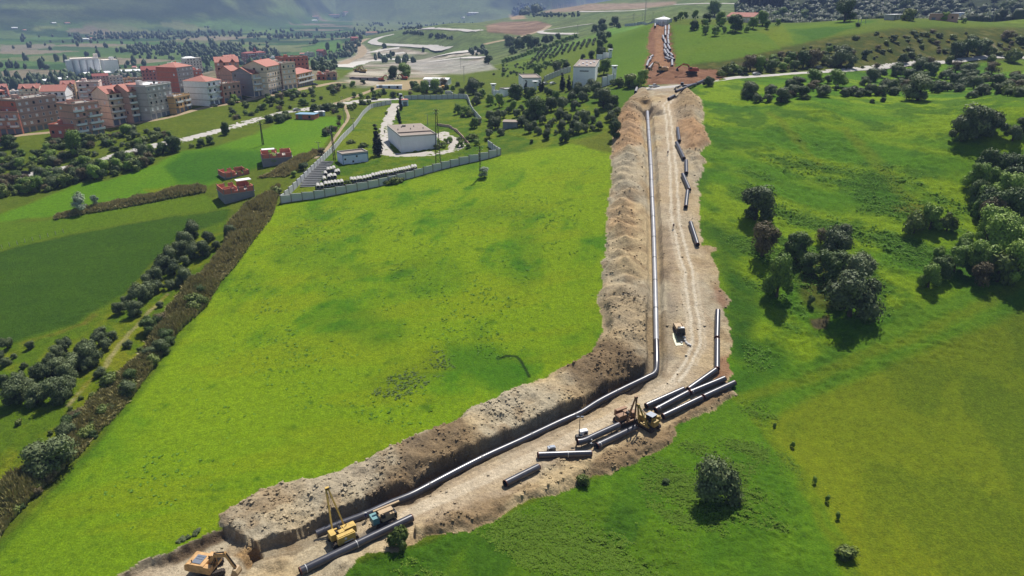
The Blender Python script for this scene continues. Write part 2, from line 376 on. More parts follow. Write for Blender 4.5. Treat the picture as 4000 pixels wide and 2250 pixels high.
# meadow tones
t1 = fbm(X, Y, 30, 101, 4); t2 = fbm(X*1.1-Y*.5, Y*.45+X*.3, 10, 102, 4); t3 = fbm(X, Y, 4, 103, 3); t4 = fbm(X, Y, 70, 104, 3)
patch = sstep(.47, .62, t2)
YG, YG2, GG, DG = alb(146, 182, 12), alb(116, 160, 12), alb(72, 140, 22), alb(54, 112, 34)
slope = np.clip((PY-800)/1300, 0, 1)
CEN = mixc(YG, YG2, np.clip(.75*slope+.9*(t4-.5)+.1, 0, 1))
pq = patch*sstep(.40, .6, t1)*(.3+.4*sstep(.35, .65, t3)); CEN = CEN*(1-pq[:, None]) + GG*pq[:, None]
spots = sstep(.62, .82, fbm(X, Y, 3.0, 105, 4)*.7+.3*t3); CEN = CEN*(1-.6*spots[:, None]) + DG*(.6*spots)[:, None]
strk = sstep(.5, .7, fbm(X*.35+Y*.1, Y*1.4-X*.3, 9, 108, 3)); CEN = CEN*(1-.35*strk[:, None]) + alb(150, 168, 40)*(.35*strk)[:, None]
DIAG = fbm((X+Y)*.71, (X-Y)*.2, 12, 106, 3); DIAG2 = fbm((X+Y)*.71, (X-Y)*.22, 8, 107, 3)
RGT = mixc(alb(94, 146, 30), alb(136, 172, 24), sstep(.40, .62, DIAG*.7+t1*.3))
dk = sstep(.46, .62, DIAG2*.6+.4*t3); RGT = RGT*(1-.75*dk[:, None]) + alb(72, 122, 36)*(.7*dk)[:, None]
LOW = mixc(alb(82, 132, 36), alb(114, 156, 46), t3*.6+t1*.4); LOW = LOW*(1-.55*patch[:, None]) + alb(74, 122, 30)*(.55*patch)[:, None]
OLV = mixc(alb(112, 136, 14), alb(136, 152, 16), np.clip(t4*1.2+t3*.3-.2, 0, 1)); OLV = OLV*(1-.3*patch[:, None]) + alb(76, 112, 34)*(.3*patch)[:, None]
SCR = mixc(alb(86, 116, 40), alb(124, 140, 58), t3*.7+t1*.3)
DRY = mixc(alb(96, 112, 48), alb(122, 122, 72), sstep(.35, .65, t3*.5+t1*.5))
HILLR = mixc(alb(88, 126, 44), alb(122, 144, 56), t1)
nearm = RAD < 700
C[nearm] = SCR[nearm]
# right side
paint([(2700, 330), (2850, 310), (3220, 285), (3500, 262), (4100, 225), (4300, 1060), (3300, 1360), (2900, 1560), (2640, 1760), (2600, 700)], RGT, 10, 1, nearm)
paint([(2900, 1540), (3300, 1340), (3800, 1120), (4300, 1010), (4300, 2400), (1250, 2400), (1380, 2200), (1700, 2100), (2000, 2000), (2300, 1880), (2600, 1745), (2700, 1650)], LOW, 14, 1, nearm)
paint([(3000, 1640), (3300, 1500), (3700, 1330), (4300, 1080), (4300, 2500), (3420, 2400), (3300, 2130), (3150, 1880), (3020, 1720)], OLV, 26, .9, nearm)
paint([(1350, 2260), (1420, 2180), (1900, 2060), (2200, 1920), (2450, 1960), (2700, 2150), (2800, 2400), (1300, 2400)], mixc(alb(92, 132, 22), alb(66, 112, 34), patch*.8), 30, .75, nearm)
for ln, wd in (([(2960, 1640), (3120, 1850), (3330, 2250)], 2.2), ([(2900, 1560), (3300, 1420), (3700, 1260), (4050, 1080)], 3.0), ([(3300, 500), (3480, 700), (3640, 870)], 4.0), ([(3000, 440), (3200, 640)], 3.0)):
    stripe(ln, alb(128, 146, 26), wd, .7, .8, .4, nearm)
paint([(2760, 860), (2900, 900), (2870, 1010), (2990, 1200), (2900, 1420), (2860, 1330), (2830, 1080)], alb(48, 98, 34), 40, .7, nearm)
paint([(3100, 1000), (3250, 990), (3330, 1150), (3250, 1230), (3130, 1180)], alb(104, 92, 66), 30, .6, nearm)
paint([(3170, 1240), (3260, 1235), (3240, 1290), (3190, 1285)], alb(96, 80, 62), 8, .9, nearm)
paint([(3490, 805), (3640, 800), (3620, 835), (3500, 830)], alb(128, 120, 60), 8, .6, nearm)
# beyond the road on the right
paint([(2640, 110), (2900, 95), (3400, 80), (4100, 70), (4100, 228), (3500, 250), (2900, 300), (2640, 300)], HILLR, 8, 1, nearm)
paint([(3020, 190), (3230, 150), (3500, 110), (4100, 105), (4100, 225), (3500, 255), (2950, 290), (2700, 280), (2700, 240), (2900, 215)], mixc(alb(78, 92, 44), alb(112, 110, 58), sstep(.4, .7, t3)), 8, .9, nearm)
paint([(3050, 100), (3180, 95), (3320, 75), (3430, 80), (3300, 120), (3230, 145), (3100, 175), (2990, 160)], mixc(alb(112, 148, 18), alb(74, 124, 26), sstep(.4, .6, t1)), 6, .9, nearm)
paint([(2930, 130), (3060, 95), (3100, 170), (2960, 190)], alb(130, 150, 30), 10, .6, nearm)
paint([(3060, 210), (3140, 200), (3140, 245), (3070, 245)], alb(110, 78, 56), 6, .7, nearm); paint([(2800, 270), (2930, 235), (3010, 225), (3010, 250), (2880, 290)], alb(84, 76, 50), 6, .7, nearm)
paint([(3845, 145), (3862, 148), (3905, 195), (3892, 200)], alb(150, 140, 110), 3, .9, nearm)
paint([(3870, 245), (4100, 235), (4100, 270), (3880, 285)], alb(118, 146, 26), 5, .9, nearm)
# middle: grove, orchard, strip beside the far cut
paint([(1480, 380), (1850, 390), (2480, 350), (2500, 390), (2400, 600), (2250, 570), (1960, 605), (1400, 745), (1100, 795), (1200, 680), (1350, 500)], mixc(alb(86, 126, 36), alb(126, 148, 48), sstep(.35, .65, t3*.5+t1*.5)), 8, 1, nearm)
paint([(2240, 560), (2390, 500), (2400, 600), (2300, 600)], alb(122, 132, 60), 14, .7, nearm)
paint([(1980, 250), (2060, 215), (2330, 130), (2390, 160), (2330, 230), (2240, 260), (2100, 300), (1950, 300)], HILLR, 8, 1)
paint([(2370, 110), (2560, 95), (2545, 160), (2530, 230), (2520, 300), (2400, 330), (2380, 230)], mixc(alb(98, 140, 44), alb(112, 150, 56), t1), 6, 1)
paint([(2630, 98), (2900, 100), (3000, 140), (3050, 190), (2850, 235), (2640, 255)], mixc(alb(94, 138, 36), alb(118, 148, 44), t1), 6, 1, nearm)
paint([(1980, 300), (2300, 230), (2380, 250), (2360, 340), (2200, 360), (2000, 370), (1800, 380), (1850, 330)], SCR, 10, .8)
paint([(2380, 345), (2500, 340), (2490, 370), (2420, 420), (2390, 420)], alb(92, 132, 36), 6, 1, nearm)
# left side
paint([(0, 560), (1500, 300), (1500, 420), (1350, 470), (1100, 790), (800, 1180), (400, 1720), (0, 2150), (-700, 2300), (-700, 600)], SCR, 10, 1, nearm)
paint([(-500, 1060), (0, 983), (192, 932), (428, 885), (727, 838), (898, 817), (877, 872), (706, 919), (620, 1009), (513, 1116), (444, 1203), (317, 1259), (119, 1330), (0, 1346), (-500, 1500)], mixc(alb(60, 98, 16), alb(88, 126, 20), np.clip(t4*.7+.4*(fbm(X*.4+Y*.3, Y*1.2, 5, 111, 2)-.5)+.1, 0, 1)), 6, 1, nearm)
paint([(-300, 900), (0, 870), (190, 860), (500, 800), (800, 760), (890, 812), (727, 836), (428, 882), (192, 928), (0, 978), (-300, 1040)], mixc(alb(96, 138, 26), alb(116, 142, 48), t1), 8, 1, nearm)
paint([(-300, 900), (0, 838), (100, 800), (300, 720), (430, 700), (600, 640), (720, 590), (850, 575), (1000, 520), (1100, 470), (1330, 455), (1345, 480), (1290, 540), (1250, 590), (1130, 620), (1000, 650), (880, 700), (800, 730), (600, 760), (300, 830), (0, 868), (-300, 930)], mixc(alb(94, 152, 22), alb(124, 166, 22), t1), 7, 1, nearm)
paint([(640, 650), (720, 600), (850, 580), (1000, 590), (1120, 600), (1050, 640), (900, 690), (800, 720), (690, 720)], mixc(alb(60, 116, 28), alb(76, 130, 28), t3), 16, .9, nearm)
paint([(560, 740), (690, 725), (700, 745), (600, 760)], alb(140, 148, 26), 8, .7, nearm)
paint([(-300, 1450), (0, 1352), (300, 1268), (520, 1130), (660, 1020), (730, 930), (900, 850), (1000, 800), (1090, 800), (900, 1060), (520, 1560), (0, 2080), (-300, 2200)], mixc(alb(100, 134, 32), alb(140, 152, 54), sstep(.35, .65, t3*.5+t1*.5)), 10, 1, nearm)
stripe([(655, 1150), (560, 1240), (470, 1340), (400, 1440), (330, 1510), (270, 1580)], alb(176, 160, 118), 1.3, .9, .5, .6, nearm)
stripe([(90, 1335), (200, 1312), (330, 1265), (370, 1230)], alb(138, 122, 82), 1.6, .7, .7, .8, nearm)
# big field in the middle
FC = [(1098, 800), (1400, 748), (1640, 690), (1960, 608), (2240, 560), (2300, 580), (2392, 600), (2400, 1330), (2190, 1450), (1900, 1580), (1630, 1720), (1340, 1850), (1080, 1900), (850, 2040), (860, 2080), (450, 2270), (330, 2400), (-300, 2600), (-300, 2400), (0, 2130), (240, 1900), (400, 1700), (640, 1400), (860, 1100), (985, 930), (1060, 810)]
paint(FC, CEN, 8, 1, nearm)
paint([(1750, 1340), (1930, 1350), (2060, 1420), (2080, 1500), (1960, 1545), (1740, 1440)], alb(70, 132, 22), 40, .8, nearm)
paint([(1420, 1500), (1700, 1380), (1740, 1460), (1500, 1560)], alb(112, 136, 40), 40, .5, nearm)
for cx, cy, rx, ry in ((1750, 640, 160, 40), (1890, 655, 90, 20), (960, 1080, 90, 25), (1020, 1130, 70, 20), (1200, 1000, 160, 70), (1880, 1300, 40, 40), (1330, 1240, 150, 60), (1480, 1300, 120, 60), (1900, 830, 120, 40), (1680, 1080, 160, 90), (2050, 1020, 70, 120), (1020, 1330, 60, 14), (800, 1360, 60, 16)):
    th = np.linspace(0, 2*np.pi, 9)[:-1]
    paint([(cx+rx*math.cos(q), cy+ry*math.sin(q)) for q in th], mixc(GG, DG, t3), 34, .34, nearm)
stripe([(1944, 1402), (1980, 1390), (2020, 1392), (2040, 1412), (2052, 1440), (2066, 1470)], alb(34, 62, 18), .8, .95, .4, .1, nearm)
# edges of the centre field along the reeds
stripe([(985, 930), (860, 1105), (640, 1405), (400, 1705), (240, 1905), (0, 2140)], alb(82, 118, 40), 2.2, .7, .7, .3, nearm)

gr = (C[:, 1] > C[:, 0]*1.03) & (C[:, 1] > C[:, 2]*1.25) & (RAD < 700)
C[gr] = C[gr]*np.array([.88, .83, .34])
# ---- bare soil of the corridor
e1 = fbm(X, Y, 14, 121, 3); e2 = fbm(X, Y, 4, 122, 3); e3 = fbm(X, Y, 1.2, 123, 2)
LIGHT, GREY, TAN, BRN, DBR, ORG, RED = alb(228, 208, 176), alb(208, 194, 164), alb(216, 192, 148), alb(166, 140, 104), alb(104, 84, 62), alb(208, 164, 118), alb(154, 102, 74)
SB = mixc(GREY, TAN, sstep(.35, .65, e1)); SB = SB*(1-.55*sstep(.5, .7, e2)[:, None]) + BRN*(.55*sstep(.5, .7, e2))[:, None]
SB = SB*(.86+.28*e3[:, None])
so = (SOIL > .5) & (RAD < 420)
C[so] = SB[so]
def soilpaint(p, col, f=20, k=.8): paint(p, col, f, k, so)
soilpaint([(2390, 620), (2414, 449), (2440, 420), (2500, 440), (2510, 560), (2470, 600)], ORG, 14, .7)
soilpaint([(2380, 830), (2480, 760), (2500, 900), (2460, 960), (2375, 900)], mixc(ORG, TAN, e2), 20, .6)
soilpaint([(2640, 470), (2760, 500), (2785, 560), (2720, 600), (2650, 560)], ORG, 10, .8); soilpaint([(2600, 380), (2700, 360), (2750, 440), (2690, 480), (2620, 460)], BRN, 14, .6)
soilpaint([(2420, 380), (2530, 350), (2560, 420), (2500, 470), (2440, 430)], BRN, 14, .6)
soilpaint([(2380, 640), (2480, 620), (2500, 760), (2395, 740)], GREY, 16, .7)
soilpaint([(2180, 1450), (2350, 1340), (2540, 1420), (2440, 1500), (2330, 1550), (2230, 1500)], mixc(DBR, BRN, e2), 24, .85)
soilpaint([(2350, 1150), (2540, 1130), (2550, 1420), (2360, 1330)], mixc(BRN, GREY, e2), 30, .6)
soilpaint([(1560, 1760), (1800, 1640), (1880, 1760), (1700, 1880), (1500, 1960), (1400, 1990), (1420, 1930), (1560, 1850)], mixc(DBR, BRN, e2), 24, .8)
soilpaint([(1190, 1880), (1450, 1790), (1500, 1840), (1440, 1900), (1290, 1960), (1200, 1960)], mixc(GREY, alb(196, 180, 154), e2), 14, .85)
soilpaint([(850, 2030), (1000, 1930), (1180, 1880), (1190, 1960), (1000, 2030), (880, 2070)], mixc(GREY, BRN, e2), 14, .7)
soilpaint([(2260, 1905), (2640, 1750), (2660, 1660), (2880, 1550), (2860, 1500), (2750, 1550), (2560, 1700), (2330, 1790)], mixc(DBR, BRN, e2), 20, .75)
soilpaint([(1640, 2110), (1950, 2030), (2000, 1960), (2080, 1890), (1980, 1900), (1780, 1990), (1640, 2040)], mixc(DBR, BRN, e2), 16, .75)
soilpaint([(2840, 1500), (2880, 1450), (2850, 1380), (2800, 1400), (2800, 1480)], RED, 14, .7); soilpaint([(2800, 1120), (2860, 1180), (2830, 1200), (2790, 1150)], RED, 12, .6)
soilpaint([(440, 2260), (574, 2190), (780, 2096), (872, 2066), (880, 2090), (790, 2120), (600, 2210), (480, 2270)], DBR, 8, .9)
# the dark scraped side of the trench in the upper leg
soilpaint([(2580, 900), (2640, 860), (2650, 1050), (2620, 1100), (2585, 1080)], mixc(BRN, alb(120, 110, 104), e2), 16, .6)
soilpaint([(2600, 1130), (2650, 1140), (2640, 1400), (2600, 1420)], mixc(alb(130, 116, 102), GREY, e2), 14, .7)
# driven track
TRK = [[(2640, 372), (2600, 410), (2612, 470), (2622, 560), (2630, 660), (2632, 760), (2640, 860), (2660, 950), (2690, 1060), (2700, 1160), (2715, 1250), (2720, 1340), (2690, 1420), (2640, 1490), (2500, 1570), (2330, 1660), (2160, 1745), (1980, 1830), (1800, 1915), (1640, 1985), (1560, 2030)]]
stripe(TRK[0], alb(214, 192, 160), 8.5, .8, .7, .35, so)
stripe([(2160, 1745), (1980, 1830), (1800, 1915), (1640, 1985)], alb(206, 186, 156), 9, .6, .6, .4, so)
for o in (-13, 12):
    stripe([(a+o*(1-abs(b-900)/2500)*(.6+b/1500), b) for a, b in TRK[0][:14]], alb(250, 236, 208), .8, 1.0, .5, .15, so)
stripe([(a-30, b) for a, b in TRK[0][6:12]], alb(246, 230, 200), .8, .7, .5, .5, so); stripe([(a+32, b+6) for a, b in TRK[0][8:13]], alb(246, 230, 200), .8, .7, .5, .5, so)
for o in (-16, -4, 8, 18): stripe([(a, b+o) for a, b in TRK[0][13:]], alb(246, 230, 200), .7, .75, .5, .5, so)
stripe([(1250, 2130), (1000, 2225), (880, 2300)], TAN, 6, .5, .7, .5, so); stripe([(800, 2230), (700, 2215), (560, 2260)], alb(226, 208, 176), 6, .85, .5, .3, so)
paint([(1010, 2135), (960, 2120), (900, 2145), (950, 2180), (1010, 2180)], alb(196, 150, 84), 12, .7, so)
paint([(1385, 2090), (1480, 2040), (1500, 2060), (1400, 2120)], alb(110, 108, 108), 10, .6, so)
trench_dark = (TRD < 2.6) & so & (Y < 160)  # earth in and beside the lower trench toned darker
C[trench_dark] = C[trench_dark]*.62 + DBR*.38
# far cut beyond the road
fcm = FAR > .5
C[fcm] = (mixc(alb(136, 96, 70), alb(166, 124, 94), e2)*(.85+.3*e3[:, None]))[fcm]
paint(Z23(1900, 0, 2.576)([(1740, 250), (1800, 260), (1770, 400), (1780, 560), (1850, 640), (1800, 680), (1680, 640), (1700, 500), (1690, 350)]), alb(186, 142, 104), 5, .7, fcm)
# quarry and roadworks in the valley
QU = [[(1290, 330), (1450, 240), (1480, 190), (1560, 185), (1720, 215), (1880, 200), (1900, 235), (1750, 290), (1700, 300), (1560, 310), (1480, 330), (1420, 345)],
      [(1380, 165), (1430, 175), (1470, 240), (1400, 250), (1310, 245), (1390, 215)]]
QC = mixc(alb(172, 160, 140), alb(208, 198, 180), sstep(.35, .6, fbm(X, Y, 20, 131, 3)))
QC = QC*(1-.7*sstep(.5, .62, fbm(X, Y, 35, 132, 3))[:, None]) + alb(132, 120, 100)*(.7*sstep(.5, .62, fbm(X, Y, 35, 132, 3)))[:, None]
gsp = sstep(.52, .62, fbm(X, Y, 45, 133, 3)); QC = QC*(1-.8*gsp[:, None]) + alb(104, 118, 72)*(.8*gsp)[:, None]
for q in QU: paint(q, QC, 6, .95)
paint([(1600, 240), (1750, 230), (1900, 240), (1940, 270), (1800, 290), (1660, 285), (1600, 265)], mixc(alb(158, 152, 138), alb(196, 192, 182), e1), 6, .8)
paint([(1900, 100), (1960, 85), (2100, 82), (2150, 95), (2140, 112), (2050, 140), (1960, 130), (1900, 125)], mixc(alb(130, 100, 82), alb(172, 140, 116), sstep(.3, .7, fbm(X*.2, Y*1.5, 16, 134, 2))), 4, .9)
paint([(2080, 60), (2140, 40), (2300, 15), (2500, 12), (2640, 5), (2640, 18), (2500, 35), (2300, 42), (2150, 50)], mixc(alb(150, 122, 104), alb(184, 160, 138), e1), 4, .85)
paint([(1985, 62), (2040, 58), (2060, 72), (2000, 78)], alb(190, 160, 126), 3, .9)
paint([(1480, 325), (1620, 310), (1740, 300), (1750, 345), (1600, 352), (1450, 345)], alb(196, 174, 138), 5, .85)
paint([(2560, 335), (2640, 325), (2700, 330), (2640, 352), (2580, 356), (2510, 348)], alb(190, 176, 154), 5, .9)
for q in ([(1230, 170), (1330, 155), (1345, 195), (1240, 215)], [(0, 178), (215, 170), (210, 185), (0, 205)], [(1180, 185), (1330, 165), (1335, 190), (1180, 215)]):
    paint(q, alb(96, 134, 58) if q[0][0] > 500 else alb(150, 138, 120), 3, .8)
paint([(330, 30), (120, 10), (0, 25), (0, 35), (110, 30)], alb(120, 138, 80), 3, .7); paint([(1020, 40), (1080, 25), (1190, 30), (1200, 45), (1100, 55)], alb(112, 136, 76), 3, .8); paint([(100, 112), (240, 95), (245, 105), (150, 118)], alb(132, 142, 78), 3, .8)
paint([(760, 92), (900, 75), (905, 90), (765, 102)], alb(104, 136, 76), 3, .8)
# town ground
paint([(0, 520), (60, 500), (300, 470), (700, 400), (1200, 320), (1320, 300), (1300, 250), (700, 290), (0, 400)], alb(150, 138, 118), 8, .8)
C = np.clip(C*(.94+.12*fbm(X, Y, .8, 141, 2)[:, None]), 0.004, .9)

# ------------------------------------------------------------------ materials
def material(name, col=(.5, .5, .5), rough=.7, metal=0.0, noise=0.0, nscale=3.0, bump=0.0, bscale=20.0, spec=0.5, coord='Object'):
    m = bpy.data.materials.new(name); m.use_nodes = True; n = m.node_tree.nodes; l = m.node_tree.links; b = n['Principled BSDF']
    b.inputs['Base Color'].default_value = (*col, 1); b.inputs['Roughness'].default_value = rough; b.inputs['Metallic'].default_value = metal
    b.inputs['Specular IOR Level'].default_value = spec
    if noise or bump: tc = n.new('ShaderNodeTexCoord')
    if noise:
        t = n.new('ShaderNodeTexNoise'); t.inputs['Scale'].default_value = nscale; t.inputs['Detail'].default_value = 5; t.inputs['Roughness'].default_value = .65
        l.new(tc.outputs[coord], t.inputs['Vector'])
        mr = n.new('ShaderNodeMapRange'); mr.inputs[1].default_value = .3; mr.inputs[2].default_value = .7; mr.inputs[3].default_value = 1-noise; mr.inputs[4].default_value = 1+noise
        l.new(t.outputs[0], mr.inputs[0])
        mx = n.new('ShaderNodeMix'); mx.data_type = 'RGBA'; mx.blend_type = 'MULTIPLY'; mx.inputs[0].default_value = 1; mx.inputs[6].default_value = (*col, 1)
        l.new(mr.outputs[0], mx.inputs[7]); l.new(mx.outputs[2], b.inputs['Base Color'])
    if bump:
        t2 = n.new('ShaderNodeTexNoise'); t2.inputs['Scale'].default_value = bscale; t2.inputs['Detail'].default_value = 3
        l.new(tc.outputs[coord], t2.inputs['Vector'])
        bp = n.new('ShaderNodeBump'); bp.inputs['Strength'].default_value = bump; bp.inputs['Distance'].default_value = .1
        l.new(t2.outputs[0], bp.inputs['Height']); l.new(bp.outputs[0], b.inputs['Normal'])
    return m
def ground_material(name, fine, amp, bdist, bscale, tint=((.8, .8, .8), (1.2, 1.2, 1.2))):
    """colour from the ground-cover attribute, broken up by procedural grain and relief"""
    m = bpy.data.materials.new(name); m.use_nodes = True; n = m.node_tree.nodes; l = m.node_tree.links; b = n['Principled BSDF']
    at = n.new('ShaderNodeAttribute'); at.attribute_name = 'cover'; geo = n.new('ShaderNodeNewGeometry')
    t = n.new('ShaderNodeTexNoise'); t.inputs['Scale'].default_value = fine; t.inputs['Detail'].default_value = 6; t.inputs['Roughness'].default_value = .72
    l.new(geo.outputs['Position'], t.inputs['Vector'])
    mr = n.new('ShaderNodeMapRange'); mr.inputs[1].default_value = .28; mr.inputs[2].default_value = .72; mr.inputs[3].default_value = 1-amp; mr.inputs[4].default_value = 1+amp
    l.new(t.outputs[0], mr.inputs[0])
    mx = n.new('ShaderNodeMix'); mx.data_type = 'RGBA'; mx.blend_type = 'MULTIPLY'; mx.inputs[0].default_value = 1
    l.new(at.outputs['Color'], mx.inputs[6]); l.new(mr.outputs[0], mx.inputs[7])
    t3_ = n.new('ShaderNodeTexNoise'); t3_.inputs['Scale'].default_value = fine*3.7; t3_.inputs['Detail'].default_value = 4; t3_.inputs['Roughness'].default_value = .8; l.new(geo.outputs['Position'], t3_.inputs['Vector'])
    rp = n.new('ShaderNodeValToRGB'); rp.color_ramp.elements[0].position = .33; rp.color_ramp.elements[1].position = .66; rp.color_ramp.elements[0].color = (*tint[0], 1); rp.color_ramp.elements[1].color = (*tint[1], 1); l.new(t3_.outputs[0], rp.inputs[0])
    m2 = n.new('ShaderNodeMix'); m2.data_type = 'RGBA'; m2.blend_type = 'MULTIPLY'; m2.inputs[0].default_value = 1; l.new(mx.outputs[2], m2.inputs[6]); l.new(rp.outputs[0], m2.inputs[7])
    l.new(m2.outputs[2], b.inputs['Base Color'])
    b.inputs['Roughness'].default_value = .95; b.inputs['Specular IOR Level'].default_value = .08
    t2 = n.new('ShaderNodeTexNoise'); t2.inputs['Scale'].default_value = bscale; t2.inputs['Detail'].default_value = 6; t2.inputs['Roughness'].default_value = .7
    l.new(geo.outputs['Position'], t2.inputs['Vector'])
    bp = n.new('ShaderNodeBump'); bp.inputs['Strength'].default_value = 1.0; bp.inputs['Distance'].default_value = bdist
    l.new(t2.outputs[0], bp.inputs['Height']); l.new(bp.outputs[0], b.inputs['Normal'])
    return m
M_GRASS = ground_material('meadow', .8, .30, .34, 2.4, ((.56, .68, .6), (1.42, 1.28, 1.3)))
M_SOIL = ground_material('bare soil', .9, .24, .42, 1.6, ((.72, .70, .68), (1.2, 1.2, 1.2)))
M_FARG = ground_material('distant land', .06, .40, 3.0, .05)

# ------------------------------------------------------------------ cut the sheet into its pieces of setting
nr, nc = len(RR), len(AA)
ii = np.arange(nr*nc).reshape(nr, nc)
Q = np.stack([ii[:-1, :-1], ii[:-1, 1:], ii[1:, 1:], ii[1:, :-1]], -1).reshape(-1, 4)[:, ::-1]
fs_ = SOIL[Q].mean(1) > .5; fb = BANK[Q].mean(1) > .3; ff = FAR[Q].mean(1) > .5; ft = TRD[Q].min(1) < 2.2
fr = RAD[Q[:, 0]]; fm = mm[Q[:, 0]] > .02
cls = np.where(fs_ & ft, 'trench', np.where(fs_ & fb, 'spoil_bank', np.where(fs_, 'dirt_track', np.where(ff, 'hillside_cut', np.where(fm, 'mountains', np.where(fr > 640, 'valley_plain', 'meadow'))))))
def mesh_np(name, co, faces, smooth=True):
    me = bpy.data.meshes.new(name); nf, k = faces.shape
    me.vertices.add(len(co)); me.vertices.foreach_set('co', np.ascontiguousarray(co, np.float32).ravel())
    me.loops.add(nf*k); me.loops.foreach_set('vertex_index', np.ascontiguousarray(faces, np.int32).ravel())
    me.polygons.add(nf); me.polygons.foreach_set('loop_start', np.arange(0, nf*k, k, dtype=np.int32))
    me.polygons.foreach_set('loop_total', np.full(nf, k, np.int32))
    me.polygons.foreach_set('use_smooth', np.full(nf, smooth))
    me.update(); return me
def tag(o, label=None, cat=None, group=None, kind=None):
    if label: o['label'] = label
    if cat: o['category'] = cat
    if group: o['group'] = group
    if kind: o['kind'] = kind
    return o
XYZ = np.stack([X, Y, ZG], 1)
LAB = {'trench': 'open trench with dark earth sides around the laid pipeline', 'spoil_bank': 'long heaps of dug soil piled beside the trench', 'dirt_track': 'pale dusty works track beside the pipeline trench',
       'hillside_cut': 'reddish earth cut running up the green hill beyond the road', 'mountains': 'hazy blue forested mountains behind the plain', 'valley_plain': 'flat patchwork valley and hills far behind the town', 'meadow': 'bright green sloping meadow and fields around the works'}
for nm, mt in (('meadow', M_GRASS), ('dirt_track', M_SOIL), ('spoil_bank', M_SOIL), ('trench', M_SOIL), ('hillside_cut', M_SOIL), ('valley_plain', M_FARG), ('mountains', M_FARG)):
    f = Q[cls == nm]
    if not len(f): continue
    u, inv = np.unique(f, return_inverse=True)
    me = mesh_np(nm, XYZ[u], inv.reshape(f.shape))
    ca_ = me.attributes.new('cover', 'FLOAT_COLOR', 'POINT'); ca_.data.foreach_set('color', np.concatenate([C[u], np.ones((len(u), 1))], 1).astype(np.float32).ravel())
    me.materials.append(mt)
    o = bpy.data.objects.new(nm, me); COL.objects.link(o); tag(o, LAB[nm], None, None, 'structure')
# ------------------------------------------------------------------ mesh helpers
class MB:
    def __init__(s): s.v = []; s.f = []; s.sm = []
    def add(s, vs, fs, smooth=False, M=None):
        k = len(s.v)
        for p in vs:
            p = Vector(p); s.v.append(tuple(M @ p) if M else tuple(p))
        for f in fs: s.f.append([i+k for i in f]); s.sm.append(smooth)
        return s
    def box(s, c, d, rz=0.0, ry=0.0, rx=0.0, taper=1.0, M=None):
        x, y, z = d[0]/2, d[1]/2, d[2]/2; t = taper
        vs = [(-x, -y, -z), (x, -y, -z), (x, y, -z), (-x, y, -z), (-x*t, -y*t, z), (x*t, -y*t, z), (x*t, y*t, z), (-x*t, y*t, z)]
        m = Matrix.Translation(c) @ Matrix.Rotation(rz, 4, 'Z') @ Matrix.Rotation(ry, 4, 'Y') @ Matrix.Rotation(rx, 4, 'X')
        if M: m = M @ m
        return s.add(vs, [(0, 3, 2, 1), (4, 5, 6, 7), (0, 1, 5, 4), (1, 2, 6, 5), (2, 3, 7, 6), (3, 0, 4, 7)], False, m)
    def cyl(s, p0, p1, r, n=12, r2=None, caps=True, smooth=True):
        p0 = Vector(p0); p1 = Vector(p1); r2 = r if r2 is None else r2
        w = (p1-p0).normalized(); u = w.orthogonal().normalized(); v = w.cross(u)
        a = [p0+(u*math.cos(2*math.pi*i/n)+v*math.sin(2*math.pi*i/n))*r for i in range(n)]
        b = [p1+(u*math.cos(2*math.pi*i/n)+v*math.sin(2*math.pi*i/n))*r2 for i in range(n)]
        s.add(a+b, [(i, (i+1) % n, n+(i+1) % n, n+i) for i in range(n)], smooth)
        if caps: s.add(a, [list(range(n))[::-1]]); s.add(b, [list(range(n))])
        return s
    def tube(s, path, r, n=14, caps=False):
        P = [Vector(p) for p in path]; rings = []; u = None
        for i, p in enumerate(P):
            w = (P[min(i+1, len(P)-1)]-P[max(i-1, 0)]).normalized()
            if u is None: u = Vector((0, 0, 1)).cross(w).normalized()
            u = (u-w*u.dot(w)).normalized(); v = w.cross(u)
            rings.append([p+(u*math.cos(2*math.pi*k/n)+v*math.sin(2*math.pi*k/n))*r for k in range(n)])
        vs = [q for g in rings for q in g]
        s.add(vs, [(i*n+k, i*n+(k+1) % n, (i+1)*n+(k+1) % n, (i+1)*n+k) for i in range(len(P)-1) for k in range(n)], True)
        if caps: s.add(rings[0], [list(range(n))[::-1]]); s.add(rings[-1], [list(range(n))])
        return s
    def hollow(s, p0, p1, r, n=20, t=.03):
        s.cyl(p0, p1, r, n, caps=False); s.cyl(p1, p0, r-t, n, caps=False)
        p0 = Vector(p0); p1 = Vector(p1); w = (p1-p0).normalized(); u = w.orthogonal().normalized(); v = w.cross(u)
        for p, fl in ((p0, 1), (p1, 0)):
            a = [p+(u*math.cos(2*math.pi*i/n)+v*math.sin(2*math.pi*i/n))*r for i in range(n)]
            b = [p+(u*math.cos(2*math.pi*i/n)+v*math.sin(2*math.pi*i/n))*(r-t) for i in range(n)]
            q = [(i, (i+1) % n, n+(i+1) % n, n+i) for i in range(n)]
            s.add(a+b, [f if fl else f[::-1] for f in q])
        return s
    def prism(s, prof, y0, y1, M=None):                # profile in x,z extruded along y
        n = len(prof)
        vs = [(x, y0, z) for x, z in prof] + [(x, y1, z) for x, z in prof]
        return s.add(vs, [list(range(n)), list(range(n, 2*n))[::-1]] + [(i, n+i, n+(i+1) % n, (i+1) % n) for i in range(n)], False, M)
    def mesh(s, name, mat):
        me = bpy.data.meshes.new(name); me.from_pydata(s.v, [], s.f)
        me.polygons.foreach_set('use_smooth', s.sm); me.materials.append(mat); me.update(); return me
    def build(s, name, mat, parent=None, label=None):
        o = bpy.data.objects.new(name, s.mesh(name, mat)); COL.objects.link(o)
        if parent is not None: o.parent = parent
        if label: o['label'] = label
        return o
